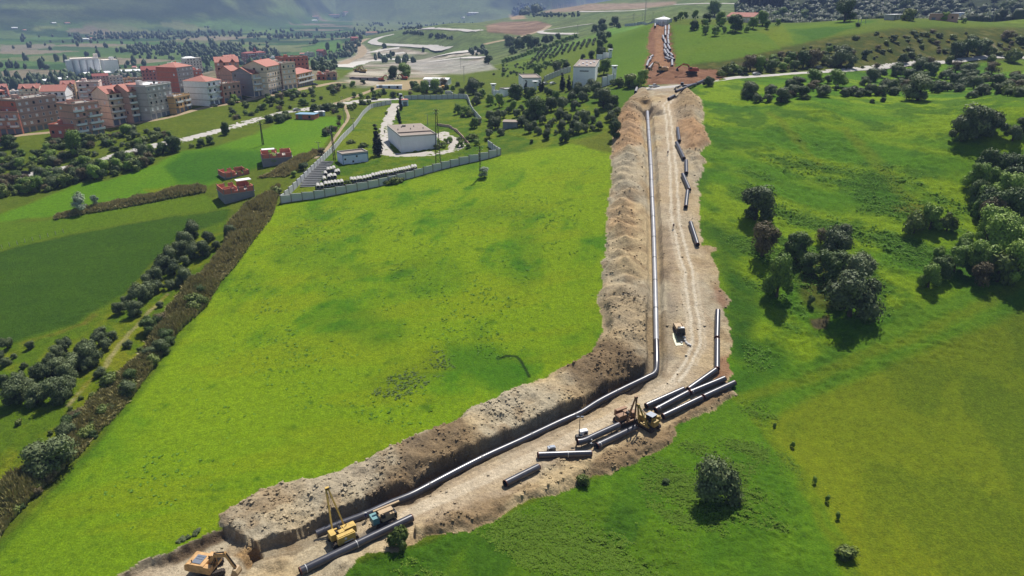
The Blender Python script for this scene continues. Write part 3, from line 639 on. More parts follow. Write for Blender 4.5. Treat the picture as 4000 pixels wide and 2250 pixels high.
def empty(name, loc=(0, 0, 0), rz=0.0, label=None, cat=None, group=None, scale=1.0):
    o = bpy.data.objects.new(name, None); COL.objects.link(o); o.location = loc; o.rotation_euler = (0, 0, rz); o.scale = (scale,)*3
    o.empty_display_size = .5
    return tag(o, label, cat, group)
def inst(name, me, parent=None, loc=(0, 0, 0), rot=(0, 0, 0), scale=(1, 1, 1)):
    o = bpy.data.objects.new(name, me); COL.objects.link(o); o.location = loc; o.rotation_euler = rot; o.scale = scale
    if parent is not None: o.parent = parent
    return o
def copy_tree(o, parent=None):
    c = o.copy(); COL.objects.link(c); c.parent = parent
    for ch in o.children: copy_tree(ch, c)
    return c
def spot(px, py, off=0.0):
    p = hit(px, py, off); return Vector((p[0], p[1], gz(p[0], p[1])))
def head(a, b):
    p, q = hit(*a), hit(*b); return math.atan2(q[1]-p[1], q[0]-p[0])

# ------------------------------------------------------------------ the laid pipeline
M_PIPE = material('black pipe coating', alb(72, 72, 80), .30, 0, .25, 1.2, .0, 8, .6)
M_PIPESKY = material('pipe coating with painted sky sheen', alb(170, 170, 174), .4, 0, .2, .8, 0, 8, .6)  # same black pipe; sky reflection on the upper leg painted in as grey
M_JOINT = material('wrapped joint', alb(84, 82, 84), .45, 0, .2, 4)
M_RUST = material('rusty bare steel', alb(112, 62, 44), .6, .3, .3, 6)
M_CHALK = material('white paint', (.62, .62, .6), .6)
PR = 0.67
def smooth_path(P, step):
    P = [Vector(p) for p in P]; out = []
    for i in range(len(P)-1):
        p0 = P[max(i-1, 0)]; p1 = P[i]; p2 = P[i+1]; p3 = P[min(i+2, len(P)-1)]
        n = max(2, int((p2-p1).length/step))
        for k in range(n):
            t = k/n
            out.append(.5*((2*p1)+(p2-p0)*t+(2*p0-5*p1+4*p2-p3)*t*t+(3*p1-p0-3*p2+p3)*t**3))
    out.append(P[-1]); return out
pp = smooth_path(PIPEw, 1.2)
zz = [p.z for p in pp]
for _ in range(8): zz = [zz[0]] + [(zz[i-1]+2*zz[i]+zz[i+1])/4 for i in range(1, len(zz)-1)] + [zz[-1]]
for p, z in zip(pp, zz): p.z = z
line = empty('pipeline', (pp[0].x, pp[0].y, pp[0].z-PR), 0, 'long welded black pipeline lying in the open trench, bent at the corner', 'pipeline')
acc = 0; cut = [0]
for i in range(1, len(pp)):
    acc += (pp[i]-pp[i-1]).length
    if acc > 11.6: cut.append(i); acc = 0
if cut[-1] != len(pp)-1: cut.append(len(pp)-1)
for a, b in zip(cut[:-1], cut[1:]):
    m = MB().tube([p-line.location for p in pp[a:b+1]], PR, 22, caps=(a == 0 or b == len(pp)-1))
    m.build('pipe_section', M_PIPE if pp[a].y < 150 else M_PIPESKY, line)
    if b < len(pp)-1:
        d = (pp[b+1]-pp[b-1]).normalized(); c = pp[b]-line.location
        MB().cyl(c-d*.2, c+d*.2, PR+.018, 22).build('weld_joint', M_JOINT, line)

# ------------------------------------------------------------------ loose pipes
def pipe(p0, p1, label, group, r=PR, seam=None, mat=None, name='steel_pipe', zoff=None):
    a = Vector(hit(*p0, r+.05)); b = Vector(hit(*p1, r+.05))
    for q in (a, b): q.z = max(q.z, gz(q.x, q.y)+r*.93)
    md = (a+b)/2; md_z = gz(md.x, md.y)+r*.9
    if md_z > md.z: a.z += md_z-md.z; b.z += md_z-md.z
    d = b-a; L = d.length; w = d.normalized()
    o = empty(name, ((a+b)/2)-Vector((0, 0, r)), 0, label, 'pipe', group)
    c = Vector((0, 0, r)); h = w*(L/2); e = w*.16
    MB().hollow(c-h+e, c+h-e, r, 22).build('pipe_body', mat or M_PIPE, o)
    for sgn in (-1, 1): MB().hollow(c+sgn*(h-e), c+sgn*h, r-.012, 22).build('bare_end', M_RUST, o)
    for t in (seam or ()): MB().cyl(c-h+d*t-w*.04, c-h+d*t+w*.04, r+.008, 22, caps=False).build('chalk_ring', M_CHALK, o)
    return o
G0 = 'black steel pipes lying beside the track'
pipe((1611, 2021), (1171, 2232), 'long black pipe with chalk ring at its middle beside the yellow pipelayer', G0, seam=(.52, .95))
pipe((2104, 1823), (1972, 1889), 'short black pipe with shiny end lying half sunk by the brown heap', G0)
pipe((2311, 1771), (2100, 1778), 'black pipe lying level across the track below the elbow pipe', G0, seam=(.45,))
pipe((2486, 1668), (2331, 1742), 'black pipe in front of the two pipelayers, nearest the brown bank', G0, seam=(.93,))
pipe((2797, 1445), (2688, 1522), 'upper black pipe of the fan of pipes at the bend', G0)
pipe((2672, 1520), (2523, 1586), 'lower upper-row black pipe in the fan, beside the pale track', G0)
pipe((2832, 1478), (2696, 1534), 'middle black pipe of the fan, far end over the red soil', G0, seam=(.95,))
pipe((2688, 1534), (2560, 1602), 'middle black pipe of the fan, ending behind the yellow pipelayer', G0, seam=(.9,))
pipe((2870, 1495), (2748, 1551), 'outermost black pipe of the fan, beside the green weeds', G0)
pipe((2742, 1554), (2589, 1627), 'outer black pipe of the fan partly covered by brown soil', G0)
pipe((2804, 1213), (2801, 1320), 'upper of two black pipes end to end at the right track edge', G0)
pipe((2802, 1327), (2801, 1441), 'lower of two black pipes end to end at the right track edge', G0)
Z6 = Z23(2200, 300, 3.22)
for i, (a, b) in enumerate([((1440, 645), (1462, 808)), ((1425, 828), (1520, 1028)), ((1545, 1055), (1550, 1213)), ((1503, 1225), (1588, 1423))]):
    q = Z6([a, b]); pipe(q[0], q[1], ('first', 'second', 'third', 'fourth')[i]+' grey pipe down from the road along the upper track', G0)
pipe((2686, 746), (2679, 808), 'grey pipe with open end towards the camera, fifth along the upper track', G0)
pipe((2697, 869), (2725, 956), 'lone grey pipe beside a strip of dark weeds on the track edge', G0)
G1 = 'black pipes with sun sheen strewn up the far hillside cut'
M_PIPEG = material('pipe coating with painted sun sheen', alb(160, 160, 164), .5, 0, .2, 2)  # sun's gleam on the distant black pipes put into the base colour
far_p = [((1802, 262), (1802, 305)), ((1802, 310), (1802, 360)), ((1775, 358), (1788, 400)), ((1795, 400), (1806, 442)), ((1790, 448), (1808, 495)), ((1790, 502), (1812, 545)), ((1818, 548), (1838, 577)),
         ((1836, 255), (1836, 302)), ((1833, 306), (1832, 352)), ((1826, 355), (1828, 397)), ((1828, 400), (1836, 446)), ((1825, 450), (1850, 500)), ((1818, 500), (1842, 542)), ((1853, 538), (1876, 566)), ((1850, 572), (1890, 600)),
         ((1800, 580), (1852, 604)), ((1868, 605), (1870, 664)), ((1675, 560), (1642, 582)), ((1656, 586), (1628, 618)), ((1630, 616), (1612, 668)), ((1676, 642), (1634, 688)), ((1700, 228), (1698, 268))]
Z3 = Z23(1900, 0, 2.576)
for k, (a, b) in enumerate(far_p):
    q = Z3([a, b])
    lb = 'pale grey pipe among the double row along the right of the far cut' if k < 15 else ('pale grey pipe lying crosswise at the foot of the double row' if k == 15 else 'pale grey pipe ending dark at the foot of the double row' if k == 16 else 'pale grey pipe in the short row left of the far cut' if k < 21 else 'single pale pipe at the top of the far cut below the tank')
    pipe(q[0], q[1], lb, G1, mat=M_PIPEG)
G2 = 'pipes lying at the road crossing'
for (a, b), lb in zip([((1515, 885), (1499, 935)), ((2197, 808), (2112, 842)), ((2108, 848), (2002, 898)), ((2064, 898), (1902, 962)), ((1893, 964), (1832, 994)), ((2240, 818), (2185, 838))],
                      ['short grey pipe lying in the grass left of the road crossing', 'uppermost grey pipe slanting beside the road at the crossing', 'second grey pipe slanting down from the road, behind the loader', 'grey pipe with dark open end in front of the loader', 'lowest short grey pipe pointing at the upper track', 'grey pipe half hidden behind the bush at the road']):
    q = Z3([a, b]); pipe(q[0], q[1], lb, G2, mat=M_PIPE if a[0] > 1600 else M_PIPEG)
# elbow pipe on stands
el = [Vector(hit(a, b, 1.25)) for a, b in ((2418, 1660), (2360, 1686), (2310, 1709), (2290, 1719), (2272, 1725), (2255, 1727))]
eo = empty('elbow_pipe', el[2]-Vector((0, 0, 1.25)), 0, 'black pipe with a bent elbow end propped on stands by the light mast', 'pipe', G0)
ep = smooth_path([p-eo.location for p in el], .8)
MB().tube(ep, PR, 22).build('pipe_body', M_PIPE, eo); MB().tube(ep, PR-.03, 22).build('inner_wall', M_RUST, eo)
for k in (-1, 0): MB().cyl(ep[k]-(ep[k]-ep[1 if k == 0 else -2]).normalized()*.1, ep[k], PR+.01, 22, caps=False).build('bare_end', M_RUST, eo)
M_STEEL = material('dark steel', alb(70, 66, 62), .5, .6, .2, 5)
for k in (2, len(ep)//2, len(ep)-2):
    c = ep[k]; g = gz(eo.location.x+c.x, eo.location.y+c.y)-eo.location.z
    m = MB()
    for sx in (-.5, .5): m.box((c.x+sx, c.y, (g+c.z-PR)/2), (.12, .5, max(.1, c.z-PR-g)), ry=-sx*.3)
    m.build('stand', M_STEEL, eo)

# ------------------------------------------------------------------ machines
M_YEL = material('yellow machine paint', alb(232, 192, 92), .55, 0, .28, 2.0)
M_YEL2 = material('dusty yellow machine paint', alb(196, 164, 84), .6, 0, .2, 2.0)
M_ORA = material('faded orange machine paint', alb(234, 184, 120), .55, 0, .28, 1.5)
M_RED = material('red orange machine paint', alb(214, 92, 52), .5, 0, .12, 1.5)
M_BRO = material('brown dusty paint', alb(168, 124, 84), .65, 0, .25, 2.0)
M_TAN = material('tan paint', alb(206, 176, 132), .6, 0, .2, 2.0)
M_TRK = material('muddy track steel', alb(74, 62, 52), .75, .2, .35, 5)
M_BLK = material('black rubber and parts', alb(40, 38, 38), .6, 0, .2, 5)
M_GLS = material('dark window glass', alb(44, 52, 60), .08, 0)
M_GRYP = material('grey steel panel', alb(150, 158, 170), .4, .4, .15, 3)
M_TEAL = material('teal paint', alb(112, 168, 170), .5, 0, .15, 3)
M_WHT = material('white paint on metal', (.78, .78, .76), .4, 0, .06, 2)
def track(o, y, L=4.4, w=.6, h=.95, n=26):
    """crawler: belt with shoes, two sprockets, rollers"""
    r = h/2; path = []
    for k in range(9): a = math.pi/2+math.pi*k/8; path.append((-L/2+r+r*math.cos(a), r+r*math.sin(a)))
    for k in range(9): a = -math.pi/2+math.pi*k/8; path.append((L/2-r+r*math.cos(a), r+r*math.sin(a)))
    m = MB().prism(path, y-w/2, y+w/2)
    per = 2*(L-2*r)+2*math.pi*r
    for k in range(34):
        s = per*k/34
        if s < L-2*r: x, z, a = -L/2+r+s, h, 0
        elif s < L-2*r+math.pi*r: t = (s-(L-2*r))/r; x, z, a = L/2-r+r*math.sin(t), r+r*math.cos(t), t
        elif s < 2*(L-2*r)+math.pi*r: x, z, a = L/2-r-(s-(L-2*r)-math.pi*r), 0, 0
        else: t = (s-2*(L-2*r)-math.pi*r)/r; x, z, a = -L/2+r-r*math.sin(t), r-r*math.cos(t), t
        m.box((x, y, z), (.1, w+.05, .09), ry=a)
    t = m.build('crawler_track', M_TRK, o)
    q = MB()
    for x in (-L/2+r, L/2-r): q.cyl((x, y-w/2-.04, r), (x, y+w/2+.04, r), r*.62, 12)
    for k in range(5): x = -L/2+r+.35+(L-2*r-.7)*k/4; q.cyl((x, y-w/2-.02, .22), (x, y+w/2+.02, .22), .15, 8)
    q.build('roller', M_STEEL, t)
    return t
def beam(m, a, b, w, h):
    a = Vector(a); b = Vector(b); d = b-a; L = d.length; x = d.normalized(); y = Vector((0, 1, 0)); y = (y-x*y.dot(x))
    y = y.normalized() if y.length > .05 else Vector((1, 0, 0)); z = x.cross(y)
    M = Matrix.Translation((a+b)/2) @ Matrix((x, y, z)).transposed().to_4x4()
    return m.box((0, 0, 0), (L, w, h), M=M)
def excavator(loc, rz, swing, paint, label, group=None, scale=1.0, pose=((.4, 2.1), (2.6, 4.6), (4.9, 3.4), (4.9, .7)), hoodgrey=True):
    o = empty('excavator', loc, rz, label, 'excavator', group, scale)
    for y in (-1.25, 1.25): track(o, y, 4.5, .62, .95)
    MB().box((0, 0, .62), (2.4, 1.9, .5)).cyl((0, 0, .8), (0, 0, 1.15), .8, 16).build('undercarriage', M_STEEL, o)
    up = empty('upper_structure', (0, 0, 0)); up.parent = o; up.rotation_euler = (0, 0, swing); del_ = up
    b = MB().box((-.75, -.0, 1.32), (4.0, 2.85, .36)).box((-1.1, 0, 2.02), (2.9, 2.8, 1.05), taper=.95)
    b.box((.75, -1.0, 1.95), (1.3, .8, .9))
    b.build('engine_body', paint, up)
    c = MB(); prof = [(-3.1, 1.2), (-2.5, 1.15), (-2.35, 1.2), (-2.35, 2.55), (-2.6, 2.5), (-2.95, 2.2)]
    c.prism(prof, -1.4, 1.4).build('counterweight', paint, up)
    MB().box((-1.15, -.15, 2.60), (1.5, 1.7, .08)).box((-1.15, .35, 2.66), (1.1, .12, .05)).box((-1.15, -.1, 2.66), (1.1, .12, .05)).build('hood_panel', M_GRYP if hoodgrey else paint, up)
    MB().cyl((-1.9, -.9, 2.5), (-1.9, -.9, 3.0), .08, 8).build('exhaust', M_BLK, up)
    cab = MB().box((.72, .92, 2.22), (1.6, 1.0, 1.5), taper=.9).build('cab', paint, up)
    MB().box((1.49, .92, 2.4), (.06, .78, .9)).box((.72, 1.42, 2.45), (1.1, .05, .75)).box((.72, .42, 2.45), (1.1, .05, .75)).build('window', M_GLS, cab)
    f, k, e, t = pose
    bm = MB(); mid = ((f[0]+k[0])/2+.1, (f[1]+k[1])/2+.55)
    beam(bm, (f[0], -.1, f[1]-.5), (mid[0], -.1, mid[1]), .5, .62); beam(bm, (mid[0], -.1, mid[1]), (k[0]+1.2, -.1, k[1]-.2), .45, .5)
    kx, kz = k[0]+1.2, k[1]-.2
    bm.build('boom', paint, up)
    st = MB(); beam(st, (kx-.35, -.1, kz+.45), (e[0], -.1, e[1]-1.3), .36, .42); st.build('stick', paint, up)
    hy = MB(); beam(hy, (f[0]+.4, .22, f[1]-.3), (mid[0]+.3, .22, mid[1]-.2), .13, .13); beam(hy, (f[0]+.4, -.42, f[1]-.3), (mid[0]+.3, -.42, mid[1]-.2), .13, .13); beam(hy, (mid[0], -.1, mid[1]+.4), (kx-.3, -.1, kz+.5), .14, .14)
    beam(hy, (kx, -.1, kz+.35), (e[0]+.2, -.1, e[1]-1.0), .12, .12); hy.build('hydraulic_cylinder', M_STEEL, up)
    bk = MB(); ex, ez = e[0], e[1]-1.3
    bk.prism([(ex-.15, ez+.1), (ex+.35, ez), (ex+.62, ez-.55), (ex+.5, ez-1.1), (ex+.05, ez-1.4), (ex-.55, ez-1.35), (ex-.7, ez-1.2), (ex-.2, ez-1.15), (ex+.15, ez-.85), (ex+.1, ez-.35)], -.7, .5)
    bk.prism([(ex-.15, ez+.1), (ex+.35, ez), (ex+.62, ez-.55), (ex+.5, ez-1.1), (ex+.05, ez-1.4), (ex-.65, ez-1.25)], -.72, -.66); bk.prism([(ex-.15, ez+.1), (ex+.35, ez), (ex+.62, ez-.55), (ex+.5, ez-1.1), (ex+.05, ez-1.4), (ex-.65, ez-1.25)], .46, .52)
    for i in range(5): bk.box((ex-.72, -.62+i*.26, ez-1.28), (.3, .1, .08))
    bk.build('bucket', M_TAN if paint is M_ORA else M_STEEL, up)
    return o
g = spot(812, 2210)
excavator(g, head((742, 2238), (872, 2196)), R(-38), M_ORA, 'orange tracked excavator with bucket on the ground at the trench end')
def sideboom(loc, rz, paint, label, boom=R(35), L=5.6, roof=None, group=None, weight=True, cw=None):
    """crawler pipelayer: +x ahead, boom on the left (+y), counterweight on the right"""
    o = empty('pipelayer', loc, rz, label, 'pipelayer', group)
    for y in (-1.1, 1.1): track(o, y, 4.3, .7, 1.05)
    MB().box((0, 0, .75), (3.4, 1.5, .6)).build('undercarriage', M_TRK, o)
    MB().box((1.15, .1, 1.75), (1.9, 1.25, 1.15), taper=.94).box((2.15, .1, 1.6), (.2, 1.3, 1.3)).build('engine_hood', paint, o)
    MB().box((2.27, .1, 1.65), (.05, 1.0, .9)).build('radiator_grille', M_BLK, o)
    MB().box((-.55, .1, 1.3), (1.5, 1.3, .4)).box((-1.6, .1, 1.75), (.9, 1.5, 1.2)).build('rear_body', paint, o)
    s = MB().box((-.55, .1, 1.62), (.6, .6, .2)).box((-.85, .1, 1.95), (.14, .6, .55)); s.build('seat', M_BLK, o)
    MB().box((-.05, .35, 1.9), (.08, .08, .6), ry=.2).box((-.05, .05, 1.9), (.08, .08, .6), ry=.2).build('lever', M_BLK, o)
    MB().cyl((.9, .35, 2.2), (.9, .35, 3.05), .07, 8).build('exhaust', M_BLK, o)
    fr = MB().box((0, 1.62, 1.2), (2.7, .3, .35)).box((.2, .55, 1.45), (.35, 2.0, .3)).box((-.3, -.5, 2.0), (.9, .8, .9)); fr.build('winch_frame', paint, o)
    MB().cyl((-.3, -.1, 2.3), (-.3, .75, 2.3), .3, 12).build('winch_drum', M_STEEL, o)
    if weight:
        w = MB().box((.0, -1.75, 1.75), (2.9, .55, 1.35)).box((0, -1.5, 2.48), (2.7, .7, .12))
        for x in (-1.3, -1.12, 1.12, 1.3): w.box((x, -2.04, 1.75), (.1, .08, 1.4))
        wo = w.build('counterweight', cw or paint, o)
        MB().box((.3, -2.04, 1.3), (1.5, .04, .14)).box((-.2, -2.04, 1.95), (.35, .04, .35)).build('marking', M_CHALK, wo)
    ap = Vector((0, 1.7+L*math.sin(boom), 1.2+L*math.cos(boom)))
    bo = MB()
    for x in (-1.0, 1.0): beam(bo, (x, 1.7, 1.25), (x*.16, ap.y, ap.z), .26, .26)
    bo.box(ap, (.62, .4, .5)); bo.build('boom', paint, o)
    MB().cyl((-.3, ap.y, ap.z), (.3, ap.y, ap.z), .24, 10).build('pulley', M_STEEL, o)
    c = MB()
    for x in (-.12, .12): c.cyl((x-.3, .6, 2.4), (x, ap.y, ap.z), .03, 5)
    hk = Vector((0, ap.y+.1, 2.2)); c.cyl(ap, hk, .03, 5); c.build('cable', M_STEEL, o)
    MB().box(hk, (.3, .25, .45)).box(hk-Vector((0, 0, .4)), (.12, .12, .4)).build('hook_block', M_STEEL, o)
    if roof:
        r_ = MB().box((-.6, .1, 3.35), (1.7, 1.6, .1)); r_.build('cab_roof', roof, o)
        cb = MB()
        for x in (-1.35, .15):
            for y in (-.6, .8): MB().box((x, y, 2.4), (.1, .1, 1.9)).build('cab_post', paint, o)
        cb.box((-1.38, .1, 2.2), (.06, 1.4, 1.2)); cb.build('cab_frame', paint, o)
        MB().box((.18, .1, 2.7), (.04, 1.3, .9)).box((-.6, -.62, 2.7), (1.3, .04, .9)).build('window', M_GLS, o)
    return o
G3 = 'crawler pipelayers with A-frame booms'
sideboom(spot(1340, 2108), head((1290, 2125), (1390, 2080)), M_YEL, 'bright yellow pipelayer with raised boom beside the near black pipe', R(30), 6.6, group=G3)
sideboom(spot(2442, 1648), head((2492, 1632), (2402, 1664)), M_BRO, 'brown dusty pipelayer without cab, boom standing nearly upright', R(10), 6.4, group=G3, cw=M_BRO)
sideboom(spot(2532, 1668), head((2580, 1690), (2510, 1648)), M_YEL2, 'yellow pipelayer with grey cab roof next to the open pipe ends', R(22), 6.2, M_GRYP, group=G3)
# welding tractor with a teal generator
o = empty('welding_tractor', spot(1505, 2045), head((1480, 2056), (1545, 2028)), 'tan crawler welding tractor with teal generator box and long roof beam', 'tractor')
for y in (-.95, .95): track(o, y, 3.6, .55, .9)
MB().box((0, 0, .8), (3.0, 1.4, .5)).build('undercarriage', M_TRK, o)
MB().box((.8, 0, 1.5), (1.6, 1.2, 1.0), taper=.95).box((-.2, 0, 1.25), (.9, 1.3, .5)).build('engine_hood', M_TAN, o)
MB().box((1.75, 0, 1.45), (.3, 1.5, 1.2)).build('radiator', M_BLK, o)
MB().box((-.25, 0, 1.6), (.5, .6, .3)).box((-.5, 0, 1.9), (.12, .6, .6)).build('seat', M_BLK, o)
MB().box((-1.75, .1, 1.75), (1.1, 1.6, 1.2)).build('generator_box', M_TEAL, o)
for x in (-.9, 1.1):
    for y in (-.6, .6): MB().box((x, y, 2.2), (.1, .1, 1.5)).build('roof_post', M_BRO, o)
MB().box((.6, .45, 3.0), (4.6, .35, .2)).box((.1, -.3, 2.95), (2.4, 1.0, .08)).build('roof_beam', M_TAN, o)
# light mast with its generator
def person(loc, rz, top, legs, label, pose='stand', h=1.72, group=None):
    o = empty('person', loc, rz, label, 'person', group, h/1.72)
    m = bpy.data.meshes.new('person_body'); J = {}
    k = {'stand': 0, 'walk': 1, 'bend': 2}[pose]
    st = (0, .18, 0)[k]; ln = (0, .06, .55)[k]
    pts = [(0, 0, .95), (ln*.5, 0, 1.22), (ln, 0, 1.43 - (.18 if k == 2 else 0)), (ln*1.15, 0, 1.55-(.2 if k == 2 else 0)), (ln*1.3+.02, 0, 1.66-(.24 if k == 2 else 0)),
           (st*.5, .1, .9), (st, .11, .5), (st*.9, .12, .09), (st*.9+.16, .12, .05), (-st*.5, -.1, .9), (-st*.6, -.11, .5), (-st*1.3, -.12, .1), (-st*1.3+.16, -.12, .05),
           (ln, .2, 1.4-(.18 if k == 2 else 0)), (ln+.02+(.25 if k == 2 else -.1*st), .27, 1.12-(.25 if k == 2 else 0)), (ln+.12+(.25 if k == 2 else -.6*st), .25, .88-(.2 if k == 2 else 0)),
           (ln, -.2, 1.4-(.18 if k == 2 else 0)), (ln+.02+(.25 if k == 2 else .1*st), -.27, 1.12-(.25 if k == 2 else 0)), (ln+.12+(.25 if k == 2 else .6*st), -.25, .88-(.2 if k == 2 else 0))]
    ed = [(0, 1), (1, 2), (2, 3), (3, 4), (0, 5), (5, 6), (6, 7), (7, 8), (0, 9), (9, 10), (10, 11), (11, 12), (2, 13), (13, 14), (14, 15), (2, 16), (16, 17), (17, 18)]
    rad = [.15, .15, .16, .06, .105, .1, .075, .055, .05, .1, .075, .055, .05, .075, .055, .045, .075, .055, .045]
    m.from_pydata(pts, ed, []); m.materials.append(top)
    b = bpy.data.objects.new('person_body', m); COL.objects.link(b); b.parent = o
    md = b.modifiers.new('skin', 'SKIN'); m.skin_vertices.new() if not m.skin_vertices else None
    for i, r_ in enumerate(rad): m.skin_vertices[0].data[i].radius = (r_, r_*(.75 if i < 3 else 1))
    m.skin_vertices[0].data[0].use_root = True
    b.modifiers.new('sub', 'SUBSURF').levels = 1
    tr_ = MB()
    for sg, a in ((1, 5), (-1, 9)):
        tr_.cyl(pts[a], pts[a+1], .115, 8, .085); tr_.cyl(pts[a+1], pts[a+2], .085, 8, .07)
    tr_.build('trousers', legs, o)
    hd = Vector(pts[4]); MB().cyl(hd+Vector((0, 0, .0)), hd+Vector((0, 0, .12)), .125, 10, .08).cyl(hd+Vector((.03, 0, -.01)), hd+Vector((.03, 0, .015)), .16, 10).build('helmet', M_CHALK if top is not M_BLK else M_BLK, o)
    MB().cyl(hd-Vector((-.015, 0, .13)), hd+Vector((.015, 0, .02)), .075, 8, .095).build('head', M_SKIN, o)
    return o
M_SKIN = material('skin', (.34, .2, .13), .6)
M_BLUE = material('blue cloth', alb(52, 60, 120), .9); M_GREYC = material('grey trousers', alb(120, 112, 104), .9); M_MAR = material('maroon cloth', alb(110, 48, 44), .9); M_NAVY = material('dark cloth', alb(44, 46, 56), .9)
person(spot(1431, 2035), R(100), M_BLUE, M_GREYC, 'worker in blue top and grey trousers standing beside the pipeline joint')
person(spot(2297, 1745), R(30), M_NAVY, M_GREYC, 'worker in dark clothes beside the elbow of the propped pipe', 'bend')
person(spot(2322, 1752), R(200), M_NAVY, M_NAVY, 'worker in dark clothes bending at the open pipe end', 'bend')
person(spot(2608, 605), R(-80), M_MAR, M_NAVY, 'person in maroon walking down the upper track between wheel ruts', 'walk')
person(spot(2630, 893), R(-90), M_MAR, M_GREYC, 'person in red top and pale trousers walking mid track', 'walk')
person(spot(2505, 1630), R(0), M_NAVY, M_NAVY, 'worker in dark clothes standing between the two pipelayers')
person(spot(1405, 2003), R(-60), M_NAVY, M_GREYC, 'worker leaning over the far side of the pipeline joint', 'bend')
o = empty('light_tower', spot(2262, 1712), 0, 'light mast with two floodlights on a trailer behind the elbow pipe', 'light tower')
MB().box((0, 0, .55), (1.3, .9, .3)).cyl((-.5, -.5, .3), (-.5, .5, .3), .3, 12).build('trailer', M_BLK, o)
MB().cyl((0, 0, .7), (0, 0, 5.2), .09, 8, .06).build('mast', M_STEEL, o)
for x in (-.42, .42):
    l_ = MB().box((x, -.05, 5.15), (.55, .25, .36), rx=.5).build('floodlight', M_GRYP, o); MB().box((x, -.19, 5.08), (.46, .03, .28), rx=.5).build('lens', M_GLS, l_)
MB().box((0, 0, 5.15), (1.2, .08, .08)).build('cross_bar', M_STEEL, o)
o = empty('generator', spot(2278, 1703), R(20), 'white boxy generator standing beside the light mast', 'generator')
MB().box((0, 0, .85), (1.7, 1.0, 1.1)).box((0, 0, 1.44), (1.6, .9, .08)).build('housing', M_WHT, o); MB().box((0, 0, .15), (1.8, 1.1, .3)).build('skid', M_BLK, o); MB().box((.3, -.51, .9), (.7, .03, .6)).build('vent', M_STEEL, o)
o = empty('generator', spot(2154, 1762), R(15), 'small grey blue generator standing behind the level black pipe', 'generator')
MB().box((0, 0, .6), (1.5, .9, .8)).box((.1, 0, 1.05), (.9, .7, .12)).build('housing', M_GRYP, o); MB().box((0, 0, .1), (1.6, 1.0, .2)).build('skid', M_BLK, o); MB().box((-.3, -.46, .6), (.6, .03, .4)).build('vent', M_GLS, o)
# beige lorry with sheet and sacks beside the trench
o = empty('crawler_dumper', spot(2652, 1298), head((2648, 1275), (2662, 1316)), 'beige tracked carrier with flat bed on the track beside the trench', 'dumper')
for y in (-.85, .85): track(o, y, 4.0, .5, .8)
MB().box((-.7, 0, 1.15), (3.2, 2.0, .5)).box((-.7, .95, 1.5), (3.2, .1, .4)).box((-.7, -.95, 1.5), (3.2, .1, .4)).build('bed', M_TAN, o)
MB().box((1.6, .0, 1.4), (1.1, 1.8, 1.2), taper=.9).build('engine_cover', M_BLK, o); MB().box((1.5, .3, 2.05), (.5, .9, .15)).build('seat', M_WHT, o); MB().box((.95, -.3, 1.9), (.25, .8, .5)).build('control_box', M_TAN, o)
def sheet(name, pts, mat, label, cat, th=.05, off=.12):
    ps = [hit(a, b) for a, b in pts]; zs = [gz(p[0], p[1])+off for p in ps]; n = len(ps); c = np.mean(ps, 0)
    co = [(p[0]-c[0], p[1]-c[1], z-c[2]) for p, z in zip(ps, zs)]
    co2 = co + [(x, y, z-th) for x, y, z in co]
    m = MB().add(co2, [list(range(n)), list(range(n, 2*n))[::-1]] + [(i, n+i, n+(i+1) % n, (i+1) % n) for i in range(n)])
    ob = m.build(name, mat); ob.location = c; return tag(ob, label, cat)
M_SHEET = material('pale yellow plastic sheet', alb(226, 222, 168), .5, 0, .1, 1)
sheet('plastic_sheet', [(2627, 1304), (2638, 1300), (2648, 1335), (2666, 1336), (2668, 1348), (2640, 1352), (2628, 1320)], M_SHEET, 'pale yellow plastic sheet spread on the dirt beside the beige carrier', 'sheet')
M_SACK = material('white sack cloth', alb(236, 232, 226), .9, 0, .12, 6)
for k, (a, b) in enumerate([(2673, 1318), (2676, 1328), (2680, 1336), (2684, 1342), (2690, 1347), (2662, 1338), (2695, 1349)]):
    p = spot(a, b); m = MB(); n = 10
    vs = []; 
    for j in range(5):
        t = -1+2*j/4; w = math.sqrt(max(0.05, 1-t*t*.9))
        vs += [(t*.45, math.cos(2*math.pi*i/n)*.3*w, .2+math.sin(2*math.pi*i/n)*.2*w) for i in range(n)]
    m.add(vs, [(j*n+i, j*n+(i+1) % n, (j+1)*n+(i+1) % n, (j+1)*n+i) for j in range(4) for i in range(n)] + [list(range(n))[::-1], list(range(4*n, 5*n))], True)
    ob = m.build('sack', M_SACK); ob.location = p; ob.rotation_euler = (0, 0, k*.9); tag(ob, 'white sack dumped on the track beside the yellow plastic sheet', 'sack', 'white sacks by the beige carrier')
# machines at the road crossing and in the valley
excavator(spot(2584, 292), R(100), R(60), M_ORA, 'yellow orange excavator with raised arm in the cut above the road', 'excavators in the distance', 1.15)
excavator(spot(2700, 292), R(10), R(168), M_RED, 'red excavator reaching left over the heap above the road', 'excavators in the distance', 1.1, ((.4, 2.1), (2.9, 4.2), (6.6, 3.6), (6.9, 1)), False)
excavator(spot(1492, 318), R(0), R(20), M_RED, 'red orange excavator with arched boom in the sandy works yard', 'excavators in the distance', .95)
excavator(spot(1578, 312), R(30), R(150), M_RED, 'red orange excavator standing before the green tree in the yard', 'excavators in the distance', .95)
excavator(spot(1397, 282), R(0), R(0), M_YEL2, 'small yellow excavator on the left in the sandy quarry', 'excavators in the distance', 1.2)
excavator(spot(1417, 285), R(0), R(180), M_YEL2, 'small yellow excavator on the right in the sandy quarry', 'excavators in the distance', 1.2)
